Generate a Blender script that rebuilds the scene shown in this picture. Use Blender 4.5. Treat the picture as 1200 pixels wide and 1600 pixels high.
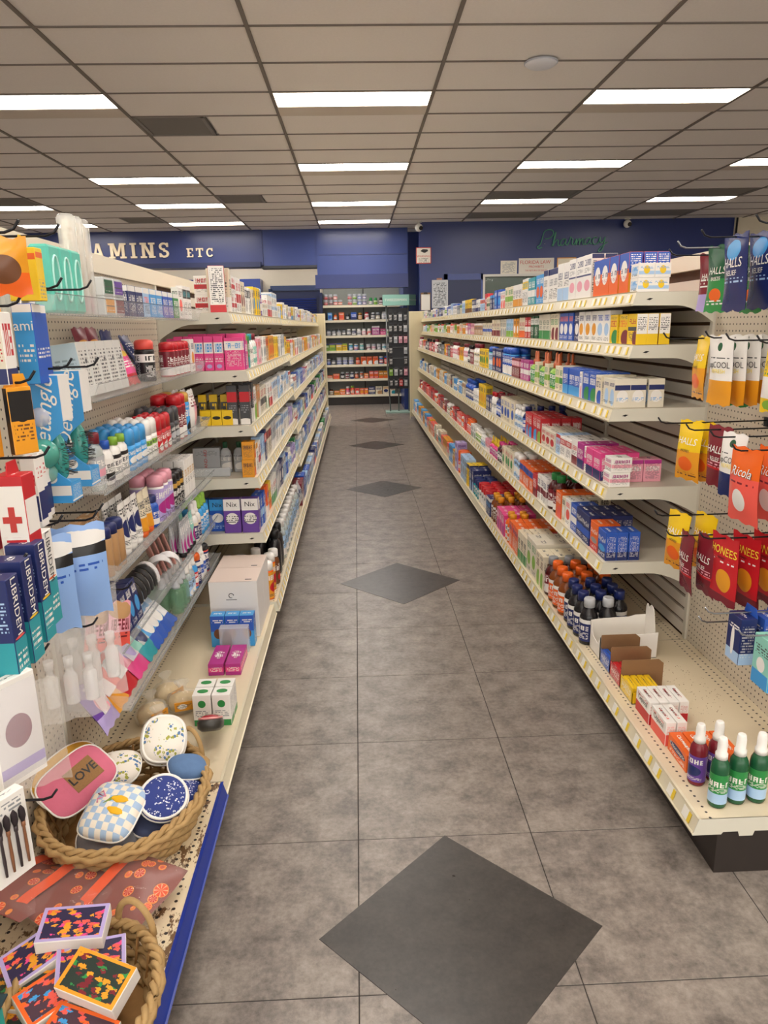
import bpy, bmesh, math, random
from mathutils import Vector, Matrix, Euler
for o in list(bpy.data.objects): bpy.data.objects.remove(o)
scn = bpy.context.scene
COL = scn.collection
PI = math.pi
# ------------------------------------------------------------------ camera
def cam_setup():
    F, pitch, yaw, roll, H = 1127.8, .2517, .0334, -.0197, 1.605
    f = Vector((math.sin(yaw)*math.cos(pitch), math.cos(yaw)*math.cos(pitch), -math.sin(pitch)))
    r = Vector((math.cos(yaw), -math.sin(yaw), 0)); u = r.cross(f)
    r2 = math.cos(roll)*r + math.sin(roll)*u; u2 = -math.sin(roll)*r + math.cos(roll)*u
    c = bpy.data.cameras.new('camera'); o = bpy.data.objects.new('camera', c); COL.objects.link(o)
    c.sensor_fit = 'VERTICAL'; c.sensor_height = 36.0; c.sensor_width = 27.0
    c.lens = F*36.0/1600.0; c.clip_start = .02; c.clip_end = 100
    m = Matrix((r2, u2, -f)).transposed().to_4x4(); m.translation = (0, 0, H)
    o.matrix_world = m
    scn.camera = o
cam_setup()
# ------------------------------------------------------------------ world, exposure
w = bpy.data.worlds.new('world'); scn.world = w; w.use_nodes = True
w.node_tree.nodes['Background'].inputs[0].default_value = (1.0, .96, .9, 1)
w.node_tree.nodes['Background'].inputs[1].default_value = 4.0
scn.view_settings.view_transform = 'Standard'; scn.view_settings.look = 'None'
scn.view_settings.gamma = 1; scn.view_settings.use_curve_mapping = False
scn.view_settings.exposure = -0.18
LAMP = 25.0          # emission of the recessed ceiling lights
CEIL = 3.306
# ------------------------------------------------------------------ colours
def lin(h):
    if isinstance(h, (tuple, list)): return tuple(h[:3]) + (1,)
    h = h.lstrip('#'); v = [int(h[i:i+2], 16)/255 for i in (0, 2, 4)]
    return tuple(x/12.92 if x <= .04045 else ((x+.055)/1.055)**2.4 for x in v) + (1,)
PAL = dict(white='#ece9e4', cream='#e3d8be', ivory='#ddd6c4', red='#c2202a', maroon='#7a1f2c', orange='#e8651c', amber='#e39a25',
    yellow='#edc61f', green='#2c8a45', lime='#86b53c', darkgreen='#1c5636', teal='#2a9aa6', mint='#8fd0c0', sky='#3f9bdc', paleblue='#a9c9ea',
    blue='#2456b8', navy='#1d2a63', purple='#66409a', lavender='#b3a3d6', pink='#e2478c', rose='#e6a0b0', coral='#ec5c50', black='#1c1b1d',
    grey='#8f9296', silver='#b9bcc0', charcoal='#414347', brown='#6e4326', tan='#b78e62', gold='#c79a45', syrup='#4a1214', magenta='#b02c86', rust='#b3592f', ambr='#7a3d10')
CN = dict(paleblue='pale blue', darkgreen='dark green', sky='sky blue', syrup='dark red', ambr='amber brown', ivory='off-white')
def cname(c): return CN.get(c, c)
def C(c): return lin(PAL.get(c, c))
# ------------------------------------------------------------------ materials
MATS = {}
def new_mat(name):
    m = bpy.data.materials.new(name); m.use_nodes = True
    return m, m.node_tree.nodes, m.node_tree.links, m.node_tree.nodes['Principled BSDF']
def mat(c, rough=.5, metal=0., noise=0., nscale=8., spec=.5, bump=0., key=None):
    k = ('plain', c, rough, metal, noise, nscale, spec, bump)
    if k in MATS: return MATS[k]
    m, N, L, b = new_mat('plain_%s' % (key or c))
    b.inputs['Roughness'].default_value = rough; b.inputs['Metallic'].default_value = metal
    b.inputs['Specular IOR Level'].default_value = spec
    col = C(c); b.inputs['Base Color'].default_value = col
    if noise or bump:
        tc = N.new('ShaderNodeTexCoord'); n = N.new('ShaderNodeTexNoise'); n.inputs['Scale'].default_value = nscale; n.inputs['Detail'].default_value = 5
        L.new(tc.outputs['Object'], n.inputs['Vector'])
        if noise:
            mx = N.new('ShaderNodeMix'); mx.data_type = 'RGBA'
            mx.inputs[6].default_value = tuple(x*(1-noise) for x in col[:3]) + (1,)
            mx.inputs[7].default_value = tuple(min(1, x*(1+noise)) for x in col[:3]) + (1,)
            L.new(n.outputs['Fac'], mx.inputs[0]); L.new(mx.outputs[2], b.inputs['Base Color'])
        if bump:
            bp = N.new('ShaderNodeBump'); bp.inputs['Strength'].default_value = bump; bp.inputs['Distance'].default_value = .004
            L.new(n.outputs['Fac'], bp.inputs['Height']); L.new(bp.outputs[0], b.inputs['Normal'])
    MATS[k] = m
    return m
def emis(c, s):
    k = ('em', c, s)
    if k in MATS: return MATS[k]
    m, N, L, b = new_mat('lit_%s' % c)
    b.inputs['Base Color'].default_value = C(c); b.inputs['Emission Color'].default_value = C(c); b.inputs['Emission Strength'].default_value = s
    MATS[k] = m; return m
def clear(c='#ffffff', alpha=.2, rough=.08):
    """thin clear plastic: mostly see-through, with its own gloss"""
    k = ('clear', c, alpha, rough)
    if k in MATS: return MATS[k]
    m, N, L, b = new_mat('clear_plastic')
    b.inputs['Base Color'].default_value = C(c); b.inputs['Roughness'].default_value = rough; b.inputs['Alpha'].default_value = alpha
    b.inputs['Specular IOR Level'].default_value = .8
    MATS[k] = m; return m
class G:
    """tiny node helper for maths on sockets"""
    def __init__(s, nt): s.nt = nt; s.N = nt.nodes; s.L = nt.links
    def m(s, op, *a, clamp=False):
        n = s.N.new('ShaderNodeMath'); n.operation = op; n.use_clamp = clamp
        for i, v in enumerate(a):
            if isinstance(v, (int, float)): n.inputs[i].default_value = v
            else: s.L.new(v, n.inputs[i])
        return n.outputs[0]
    def between(s, x, lo, hi): return s.m('MULTIPLY', s.m('GREATER_THAN', x, lo), s.m('LESS_THAN', x, hi))
    def mix(s, f, a, b):
        n = s.N.new('ShaderNodeMix'); n.data_type = 'RGBA'
        for i, v in ((0, f), (6, a), (7, b)):
            if isinstance(v, (int, float, tuple)): n.inputs[i].default_value = v
            else: s.L.new(v, n.inputs[i])
        return n.outputs[2]
    def wn(s, a, b, c=0.):
        cx = s.N.new('ShaderNodeCombineXYZ')
        for i, v in enumerate((a, b, c)):
            if isinstance(v, (int, float)): cx.inputs[i].default_value = v
            else: s.L.new(v, cx.inputs[i])
        n = s.N.new('ShaderNodeTexWhiteNoise'); n.noise_dimensions = '3D'; s.L.new(cx.outputs[0], n.inputs['Vector'])
        return n.outputs['Value']
def make_print_group():
    """printed packaging: base colour, band, round emblem, bold lettering blocks and rows of small print"""
    g = bpy.data.node_groups.new('PackPrint', 'ShaderNodeTree')
    I = g.interface
    for n, t, d in (('Base', 'C', 0), ('Band', 'C', 0), ('BandLo', 'F', 2), ('BandHi', 'F', 3), ('Accent', 'C', 0), ('Cx', 'F', .5), ('Cy', 'F', .5), ('Rx', 'F', 0.001), ('Ry', 'F', 0.001),
                    ('Text', 'C', 0), ('TextLo', 'F', 2), ('TextHi', 'F', 3), ('TextN', 'F', 24), ('Logo', 'C', 0), ('LogoLo', 'F', 2), ('LogoHi', 'F', 3), ('LogoN', 'F', 6), ('Seed', 'F', 0)):
        s = I.new_socket(n, in_out='INPUT', socket_type='NodeSocketColor' if t == 'C' else 'NodeSocketFloat')
        if t == 'F': s.default_value = d
    I.new_socket('Color', in_out='OUTPUT', socket_type='NodeSocketColor')
    h = G(g); gi = g.nodes.new('NodeGroupInput'); go = g.nodes.new('NodeGroupOutput'); i = gi.outputs
    uv = g.nodes.new('ShaderNodeUVMap'); sp = g.nodes.new('ShaderNodeSeparateXYZ'); g.links.new(uv.outputs[0], sp.inputs[0])
    U, V = sp.outputs[0], sp.outputs[1]
    u = h.m('FRACT', U); fid = h.m('FLOOR', U)
    front = h.m('LESS_THAN', fid, .5); side = h.between(fid, .5, 1.5); notop = h.m('LESS_THAN', fid, 1.5)
    col = i['Base']
    col = h.mix(h.m('MULTIPLY', h.between(V, i['BandLo'], i['BandHi']), notop), col, i['Band'])
    ex = h.m('DIVIDE', h.m('SUBTRACT', u, i['Cx']), i['Rx']); ey = h.m('DIVIDE', h.m('SUBTRACT', V, i['Cy']), i['Ry'])
    el = h.m('LESS_THAN', h.m('ADD', h.m('MULTIPLY', ex, ex), h.m('MULTIPLY', ey, ey)), 1)
    col = h.mix(h.m('MULTIPLY', el, front), col, i['Accent'])
    uin = h.between(u, .1, .9)
    # bold lettering blocks
    lv = h.m('DIVIDE', h.m('SUBTRACT', V, i['LogoLo']), h.m('SUBTRACT', i['LogoHi'], i['LogoLo']))
    lu = h.m('MULTIPLY', u, i['LogoN']); cell = h.m('FLOOR', lu); g_ = h.m('FRACT', lu); sd = i['Seed']
    def rn(k, t): return h.m('GREATER_THAN', h.wn(cell, float(k), sd), t)
    def bar(lo, hi, k, t): return h.m('MULTIPLY', h.between(lv, lo, hi), rn(k, t))
    stem = h.m('MULTIPLY', h.m('LESS_THAN', g_, .27), rn(1, .12)); stem2 = h.m('MULTIPLY', h.between(g_, .5, .76), rn(2, .4))
    ink = h.m('MAXIMUM', h.m('MAXIMUM', stem, stem2), h.m('MAXIMUM', bar(.8, 1.01, 3, .3), h.m('MAXIMUM', bar(.4, .6, 4, .35), bar(-.01, .2, 5, .35))))
    lm = h.m('MULTIPLY', h.m('MULTIPLY', ink, h.m('LESS_THAN', g_, .76)), h.m('MULTIPLY', h.between(lv, 0, 1), uin))
    col = h.mix(h.m('MULTIPLY', lm, notop), col, i['Logo'])
    # small print
    tv = h.m('MULTIPLY', V, i['TextN'])
    row = h.m('FLOOR', tv)
    tm = h.m('MULTIPLY', h.m('GREATER_THAN', h.m('FRACT', tv), .5), h.m('GREATER_THAN', h.wn(h.m('FLOOR', h.m('MULTIPLY', u, 17.0)), row, i['Seed']), .38))
    inr = h.between(V, i['TextLo'], i['TextHi'])
    ins = h.m('MULTIPLY', side, h.between(V, .12, .85))
    tm = h.m('MULTIPLY', h.m('MULTIPLY', tm, uin), h.m('MAXIMUM', h.m('MULTIPLY', inr, front), h.m('MULTIPLY', ins, .6)))
    col = h.mix(tm, col, i['Text'])
    # top flap: a strip of band colour with lettering
    tp = h.m('MULTIPLY', h.m('GREATER_THAN', fid, 1.5), h.m('MULTIPLY', h.between(V, .38, .62), h.between(u, .2, .8)))
    tl = h.m('GREATER_THAN', h.wn(h.m('FLOOR', h.m('MULTIPLY', u, 20.0)), h.m('FLOOR', h.m('MULTIPLY', V, 14.0)), i['Seed']), .5)
    col = h.mix(h.m('MULTIPLY', tp, tl), col, i['Text'])
    g.links.new(col, go.inputs[0])
    return g
PRINT = make_print_group()
PSEED = [0]
def pack(base, band=None, acc=None, logo=None, text=None, rough=.38, seed=None):
    """band=(colour,lo,hi) acc=(colour,cx,cy,rx,ry) logo=(colour,lo,hi,n) text=(colour,lo,hi,lines)"""
    k = ('pack', base, band, acc, logo, text, rough, seed)
    if k in MATS: return MATS[k]
    m, N, L, b = new_mat('printed_%s' % base)
    n = N.new('ShaderNodeGroup'); n.node_tree = PRINT; i = n.inputs
    i['Base'].default_value = C(base)
    PSEED[0] += 1; i['Seed'].default_value = PSEED[0] if seed is None else seed
    if band: i['Band'].default_value = C(band[0]); i['BandLo'].default_value = band[1]; i['BandHi'].default_value = band[2]
    if acc: i['Accent'].default_value = C(acc[0]); i['Cx'].default_value, i['Cy'].default_value, i['Rx'].default_value, i['Ry'].default_value = acc[1:5]
    if logo: i['Logo'].default_value = C(logo[0]); i['LogoLo'].default_value = logo[1]; i['LogoHi'].default_value = logo[2]; i['LogoN'].default_value = logo[3]
    i['Text'].default_value = C('charcoal')
    if text: i['Text'].default_value = C(text[0]); i['TextLo'].default_value = text[1]; i['TextHi'].default_value = text[2]; i['TextN'].default_value = text[3]
    L.new(n.outputs[0], b.inputs['Base Color']); b.inputs['Roughness'].default_value = rough
    MATS[k] = m; return m
def dots_mat(name, base, sx, sy, r, rows=None, dark='#2a2522', rough=.45, stagger=False, worn=0.):
    """sheet metal or hardboard with small punched holes; UV in metres. rows: only at those v positions"""
    k = ('dots', name)
    if k in MATS: return MATS[k]
    m, N, L, b = new_mat(name); h = G(m.node_tree)
    uv = N.new('ShaderNodeUVMap'); sp = N.new('ShaderNodeSeparateXYZ'); L.new(uv.outputs[0], sp.inputs[0]); U, V = sp.outputs[0], sp.outputs[1]
    def cell(x, s):
        return h.m('MULTIPLY', h.m('SUBTRACT', h.m('FRACT', h.m('DIVIDE', x, s)), .5), s)
    if rows:
        d = None
        du = cell(U, sx)
        for v0 in rows:
            dv = h.m('SUBTRACT', V, v0)
            e = h.m('ADD', h.m('MULTIPLY', du, du), h.m('MULTIPLY', dv, dv))
            d = e if d is None else h.m('MINIMUM', d, e)
    else:
        du = cell(U, sx); dv = cell(V, sy)
        d = h.m('ADD', h.m('MULTIPLY', du, du), h.m('MULTIPLY', dv, dv))
    mk = h.m('LESS_THAN', d, r*r)
    n = N.new('ShaderNodeTexNoise'); n.inputs['Scale'].default_value = 3; tc = N.new('ShaderNodeTexCoord'); L.new(tc.outputs['Object'], n.inputs['Vector'])
    c0 = C(base); bc = h.mix(n.outputs['Fac'], tuple(x*.92 for x in c0[:3])+(1,), tuple(min(1, x*1.05) for x in c0[:3])+(1,))
    if worn:
        n2 = N.new('ShaderNodeTexNoise'); n2.inputs['Scale'].default_value = 38; n2.inputs['Detail'].default_value = 8; n2.inputs['Roughness'].default_value = .75
        mp = N.new('ShaderNodeMapping'); mp.inputs['Scale'].default_value = (1, .45, 1); L.new(tc.outputs['Object'], mp.inputs[0]); L.new(mp.outputs[0], n2.inputs['Vector'])
        n3 = N.new('ShaderNodeTexNoise'); n3.inputs['Scale'].default_value = 5; L.new(tc.outputs['Object'], n3.inputs['Vector'])
        wm = h.m('GREATER_THAN', h.m('ADD', n2.outputs['Fac'], h.m('MULTIPLY', n3.outputs['Fac'], .35)), worn)
        bc = h.mix(wm, bc, C('#6f5234'))
    L.new(h.mix(mk, bc, C(dark)), b.inputs['Base Color']); b.inputs['Roughness'].default_value = rough
    MATS[k] = m; return m
# ------------------------------------------------------------------ mesh building
class MB:
    def __init__(s): s.v = []; s.f = []; s.uv = []; s.mi = []; s.sm = []
    def face(s, idx, uv=None, mi=0, smooth=False):
        s.f.append(tuple(idx)); s.uv.append(uv or [(2.02, .02)]*len(idx)); s.mi.append(mi); s.sm.append(smooth)
    def quad(s, a, b, c, d, uv=((0, 0), (1, 0), (1, 1), (0, 1)), mi=0):
        n = len(s.v); s.v += [tuple(a), tuple(b), tuple(c), tuple(d)]; s.face((n, n+1, n+2, n+3), list(uv), mi)
    def box(s, x0, x1, y0, y1, z0, z1, mi=0, M=None, muv=False):
        """front is -y. muv: UV in metres (u along the longer side)"""
        n = len(s.v)
        P = [(x0, y0, z0), (x1, y0, z0), (x1, y1, z0), (x0, y1, z0), (x0, y0, z1), (x1, y0, z1), (x1, y1, z1), (x0, y1, z1)]
        if M: P = [tuple(M @ Vector(p)) for p in P]
        s.v += P
        for q, o in (((0, 1, 5, 4), 0), ((3, 0, 4, 7), 1), ((1, 2, 6, 5), 1), ((2, 3, 7, 6), 0), ((4, 5, 6, 7), 2), ((3, 2, 1, 0), 2)):
            s.face([n+i for i in q], [(o+.001, 0), (o+.999, 0), (o+.999, 1), (o+.001, 1)], mi)
        return s
    def carton(s, w, d, h, ch=.0012, mi=0, side=None, z0=0, cy=0, cx=0):
        """cardboard carton with small chamfers, base at z0, front at -y"""
        X, Y = w/2, d/2; n = len(s.v); ids = {}
        for sx in (-1, 1):
            for sy in (-1, 1):
                for sz in (0, 1):
                    for ax in range(3):
                        p = [sx*X, sy*Y, z0+sz*h]
                        for k in range(3):
                            if k != ax: p[k] += -ch*(sx, sy, 1 if sz else -1)[k]
                        p[0] += cx; p[1] += cy
                        ids[(sx, sy, sz, ax)] = len(s.v); s.v.append(tuple(p))
        def q(keys, o, m): s.face([ids[k] for k in keys], [(o+.001, 0), (o+.999, 0), (o+.999, 1), (o+.001, 1)], m)
        sd = mi if side is None else side
        q([(-1, -1, 0, 1), (1, -1, 0, 1), (1, -1, 1, 1), (-1, -1, 1, 1)], 0, mi)
        q([(1, 1, 0, 1), (-1, 1, 0, 1), (-1, 1, 1, 1), (1, 1, 1, 1)], 0, mi)
        q([(-1, 1, 0, 0), (-1, -1, 0, 0), (-1, -1, 1, 0), (-1, 1, 1, 0)], 0 if side is not None else 1, sd)
        q([(1, -1, 0, 0), (1, 1, 0, 0), (1, 1, 1, 0), (1, -1, 1, 0)], 0 if side is not None else 1, sd)
        q([(-1, -1, 1, 2), (1, -1, 1, 2), (1, 1, 1, 2), (-1, 1, 1, 2)], 2, mi)
        q([(-1, 1, 0, 2), (1, 1, 0, 2), (1, -1, 0, 2), (-1, -1, 0, 2)], 2, mi)
        for sx in (-1, 1):
            for sz in (0, 1):
                for (a, b) in (((sx, -1, sz), (sx, 1, sz)),):
                    k = [ids[a+(0,)], ids[b+(0,)], ids[b+(2,)], ids[a+(2,)]]; s.face(k if (sx > 0) == (sz > 0) else k[::-1], None, mi)
        for sy in (-1, 1):
            for sz in (0, 1):
                k = [ids[(-1, sy, sz, 1)], ids[(1, sy, sz, 1)], ids[(1, sy, sz, 2)], ids[(-1, sy, sz, 2)]]; s.face(k if (sy < 0) == (sz > 0) else k[::-1], None, mi)
        for sx in (-1, 1):
            for sy in (-1, 1):
                k = [ids[(sx, sy, 0, 0)], ids[(sx, sy, 1, 0)], ids[(sx, sy, 1, 1)], ids[(sx, sy, 0, 1)]]; s.face(k if (sx > 0) != (sy > 0) else k[::-1], None, mi)
                for sz in (0, 1):
                    k = [ids[(sx, sy, sz, a)] for a in (0, 1, 2)]; s.face(k if (sx*sy*(1 if sz else -1)) > 0 else k[::-1], None, mi)
        return s
    def lathe(s, prof, seg=14, cx=0, cy=0, ysc=1., mi=0, cap=True, sup=2., flat_top=None):
        """prof [(r,z)]; UV: front half 0..1, back half 1..2; sup>2 squares the section off"""
        n0 = len(s.v); zs = [p[1] for p in prof]; za, zb = min(zs), max(zs)
        for r, z in prof:
            for k in range(seg):
                a = 2*PI*k/seg; ca, sa = math.cos(a), math.sin(a)
                e = 2./sup
                x = math.copysign(abs(ca)**e, ca)*r; y = math.copysign(abs(sa)**e, sa)*r*ysc
                s.v.append((cx+x, cy+y, z))
        for j in range(len(prof)-1):
            for k in range(seg):
                k2 = (k+1) % seg
                a = n0+j*seg+k; b = n0+j*seg+k2; c = b+seg; d = a+seg
                def uu(kk, base):
                    t = ((kk/seg)+.5) % 1.0 if kk < seg else .5
                    t = (kk/seg - .5) % 1.0          # 0..1, front (-y) is angle 270deg -> .25
                    return t
                t0 = ((k/seg) - .5) % 1.0; t1 = t0 + 1./seg
                v0 = (prof[j][1]-za)/max(zb-za, 1e-6); v1 = (prof[j+1][1]-za)/max(zb-za, 1e-6)
                U0, U1 = t0*2, t1*2
                if t0 < .4999: U0, U1 = min(U0, .999), min(U1, .999)
                else: U0, U1 = min(max(U0, 1.001), 1.999), min(U1, 1.999)
                s.face((a, b, c, d), [(U0, v0), (U1, v0), (U1, v1), (U0, v1)], mi, True)
        if cap:
            if prof[0][0] > 1e-5: s.face([n0+k for k in range(seg)][::-1], None, mi)
            if prof[-1][0] > 1e-5: s.face([n0+(len(prof)-1)*seg+k for k in range(seg)], None, mi)
        return s
    def tube(s, pts, r, seg=6, mi=0, closed=False):
        pts = [Vector(p) for p in pts]; n0 = len(s.v); n = len(pts); up = Vector((0, 0, 1)); prev = None
        for i, p in enumerate(pts):
            if closed: t = pts[(i+1) % n]-pts[i-1]
            else: t = pts[min(i+1, n-1)]-pts[max(i-1, 0)]
            t.normalize()
            if prev is None:
                a = t.cross(up);
                if a.length < 1e-3: a = t.cross(Vector((1, 0, 0)))
            else: a = prev - t*prev.dot(t)
            a.normalize(); prev = a; b = t.cross(a)
            rr = r[i] if isinstance(r, (list, tuple)) else r
            for k in range(seg):
                q = p + a*rr*math.cos(2*PI*k/seg) + b*rr*math.sin(2*PI*k/seg); s.v.append(tuple(q))
        m = n if closed else n-1
        for i in range(m):
            j = (i+1) % n
            for k in range(seg):
                k2 = (k+1) % seg
                s.face((n0+i*seg+k, n0+i*seg+k2, n0+j*seg+k2, n0+j*seg+k), None, mi, True)
        if not closed:
            s.face([n0+k for k in range(seg)][::-1], None, mi); s.face([n0+(n-1)*seg+k for k in range(seg)], None, mi)
        return s
    def prism(s, poly, axis, a, b, mi=0, muv=False):
        """extrude a 2-D polygon. axis 'x': poly is (y,z); 'y': (x,z); 'z': (x,y)"""
        def P(p, t): return (t, p[0], p[1]) if axis == 'x' else (p[0], t, p[1]) if axis == 'y' else (p[0], p[1], t)
        n = len(s.v); k = len(poly)
        s.v += [P(p, a) for p in poly] + [P(p, b) for p in poly]
        L = 0
        for i in range(k):
            j = (i+1) % k; d = math.dist(poly[i], poly[j])
            uv = [(a, L), (a, L+d), (b, L+d), (b, L)] if muv else None
            s.face((n+i, n+j, n+k+j, n+k+i), uv, mi); L += d
        s.face([n+i for i in range(k)][::-1], None, mi); s.face([n+k+i for i in range(k)], None, mi)
        return s
    def grid(s, fn, nu, nv, mi=0, smooth=True, uvf=None):
        n = len(s.v)
        for j in range(nv+1):
            for i in range(nu+1): s.v.append(tuple(fn(i/nu, j/nv)))
        for j in range(nv):
            for i in range(nu):
                a = n+j*(nu+1)+i
                uv = [(min(x*.998+.001, .999), y) for x, y in ((i/nu, j/nv), ((i+1)/nu, j/nv), ((i+1)/nu, (j+1)/nv), (i/nu, (j+1)/nv))]
                if uvf: uv = [uvf(*q) for q in uv]
                s.face((a, a+1, a+nu+2, a+nu+1), uv, mi, smooth)
        return s
    def mesh(s, name, mats, off=(0, 0, 0), fix=True):
        me = bpy.data.meshes.new(name)
        v = s.v if tuple(off) == (0, 0, 0) else [(p[0]-off[0], p[1]-off[1], p[2]-off[2]) for p in s.v]
        me.from_pydata(v, [], s.f)
        ul = me.uv_layers.new(name='UVMap'); flat = [c for f in s.uv for p in f for c in p]; ul.data.foreach_set('uv', flat)
        me.polygons.foreach_set('material_index', s.mi); me.polygons.foreach_set('use_smooth', s.sm)
        for m in (mats if isinstance(mats, (list, tuple)) else [mats]): me.materials.append(m)
        if fix:
            bm = bmesh.new(); bm.from_mesh(me); bmesh.ops.recalc_face_normals(bm, faces=bm.faces[:]); bm.to_mesh(me); bm.free()
        me.update(); return me
    def build(s, name, mats, parent=None, loc=None, fix=True):
        """one mesh object; vertices are in world metres, the origin goes to the parent's or to loc"""
        off = tuple(parent['_o']) if parent is not None and '_o' in parent else (loc or (0, 0, 0))
        o = bpy.data.objects.new(name, s.mesh(name, mats, off, fix)); COL.objects.link(o)
        if parent is not None: o.parent = parent; o['_o'] = off
        else: o.location = off; o['_o'] = off
        return o
def link(name, me, parent=None, loc=(0, 0, 0), rot=(0, 0, 0), scale=None):
    o = bpy.data.objects.new(name, me); COL.objects.link(o); o.location = loc; o.rotation_euler = rot
    if scale: o.scale = scale
    if parent is not None: o.parent = parent
    return o
def empty(name, loc, rz=0):
    o = bpy.data.objects.new(name, None); COL.objects.link(o); o.empty_display_size = .05
    o.location = loc; o.rotation_euler = (0, 0, rz); o['_o'] = tuple(loc); return o
USED = {}
def tag(o, label, cat, group=None):
    o['label'] = label; o['category'] = cat
    if group: o['group'] = group
    return o
def structure(o): o['kind'] = 'structure'; return o
def stuff(o): o['kind'] = 'stuff'; return o
TXT = {}
def text_mesh(t, size=.02, shear=0., ex=0.0, bold=0.0, res=2, sx=1.):
    k = (t, size, shear, ex, bold, sx)
    if k in TXT: return TXT[k]
    c = bpy.data.curves.new('lettering', 'FONT'); c.body = t; c.size = size; c.shear = shear; c.extrude = ex; c.offset = bold; c.resolution_u = res
    c.align_x = 'CENTER'; c.align_y = 'CENTER'
    o = bpy.data.objects.new('tmp_text', c)
    me = bpy.data.meshes.new_from_object(o); me.name = 'lettering'
    bpy.data.objects.remove(o); bpy.data.curves.remove(c)
    if sx != 1.: me.transform(Matrix.Diagonal((sx, 1, 1, 1)))
    TXT[k] = me; return me
def lettering(t, size, material, parent, loc, rot=(PI/2, 0, 0), name='lettering', **kw):
    """raised or printed lettering lying on a face (text reads along local x, up local z by default)"""
    me = text_mesh(t, size, **kw)
    if not me.materials: me.materials.append(material)
    elif me.materials[0] != material:
        me = me.copy(); me.materials.clear(); me.materials.append(material)
    o = link(name, me, parent, loc, rot); return o
# ================================================================== SETTING
def floor_mat(name, c, var, scale, rough):
    m, N, L, b = new_mat(name); tc = N.new('ShaderNodeTexCoord'); g = N.new('ShaderNodeNewGeometry')
    n = N.new('ShaderNodeTexNoise'); n.inputs['Scale'].default_value = scale; n.inputs['Detail'].default_value = 9; n.inputs['Roughness'].default_value = .62
    mp = N.new('ShaderNodeMapping'); mp.inputs['Scale'].default_value = (1, 1, 1); L.new(g.outputs['Position'], mp.inputs[0]); L.new(mp.outputs[0], n.inputs['Vector'])
    r = N.new('ShaderNodeValToRGB'); r.color_ramp.elements[0].position = .38; r.color_ramp.elements[1].position = .66
    a, z = lin(c[0]), lin(c[1]); r.color_ramp.elements[0].color = a; r.color_ramp.elements[1].color = z
    nf = N.new('ShaderNodeTexNoise'); nf.inputs['Scale'].default_value = scale*6; nf.inputs['Detail'].default_value = 6; nf.inputs['Roughness'].default_value = .7; L.new(mp.outputs[0], nf.inputs['Vector'])
    hh = G(m.node_tree); L.new(hh.m('ADD', hh.m('MULTIPLY', n.outputs['Fac'], .6), hh.m('MULTIPLY', nf.outputs['Fac'], .42)), r.inputs[0]); L.new(r.outputs[0], b.inputs['Base Color'])
    n2 = N.new('ShaderNodeTexNoise'); n2.inputs['Scale'].default_value = 30; n2.inputs['Detail'].default_value = 4; L.new(g.outputs['Position'], n2.inputs['Vector'])
    h = G(m.node_tree); L.new(h.m('MULTIPLY_ADD', n2.outputs['Fac'], var, rough), b.inputs['Roughness'])
    bp = N.new('ShaderNodeBump'); bp.inputs['Strength'].default_value = .12; bp.inputs['Distance'].default_value = .002
    L.new(n2.outputs['Fac'], bp.inputs['Height']); L.new(bp.outputs[0], b.inputs['Normal'])
    return m
FLOOR = floor_mat('grey_stone_vinyl', ('#5e5752', '#9d938a'), .22, 9., .22)
FLOORD = floor_mat('dark_slate_vinyl', ('#302d2b', '#45413d'), .2, 12.0, .22)
JOINT = mat('#332f2d', .8)
# floor slab with recessed joints, tiles proud of it in the aisle
fl = MB(); fl.box(-9.2, 9.7, -6.2, 16.4, -.12, -.002); floor = structure(fl.build('floor', FLOOR))
TS = .5615; SX0 = -.037; SY0 = 1.436
t0 = MB()
def tile_mesh(w, d, ch, h):
    b = MB(); X, Y = w/2, d/2
    b.v = [(-X, -Y, 0), (X, -Y, 0), (X, Y, 0), (-X, Y, 0), (-X+ch, -Y+ch, h), (X-ch, -Y+ch, h), (X-ch, Y-ch, h), (-X+ch, Y-ch, h)]
    for q in ((0, 1, 5, 4), (1, 2, 6, 5), (2, 3, 7, 6), (3, 0, 4, 7), (4, 5, 6, 7)): b.face(q)
    return b
jm = MB(); jm.box(SX0-2*TS, SX0+3*TS, SY0-4*TS, 16.2, -.01, -.0008); o = jm.build('joint_bed', JOINT, floor)
tm = tile_mesh(TS-.0028, TS-.0028, .001, .0012).mesh('floor_tile', FLOOR)
for i in range(-2, 3):
    for j in range(-4, 26):
        link('floor_tile', tm, floor, (SX0+(i+.5)*TS, SY0+(j+.5)*TS, -.0008))
dm = tile_mesh(TS-.012, TS-.012, .001, .0012).mesh('diamond_tile', FLOORD)
for k in range(5):
    o = link('diamond_tile', dm, floor, (.243, 1.612+2.795*k, .0006), (0, 0, PI/4)); o['label'] = 'dark slate diamond floor tile'
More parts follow.
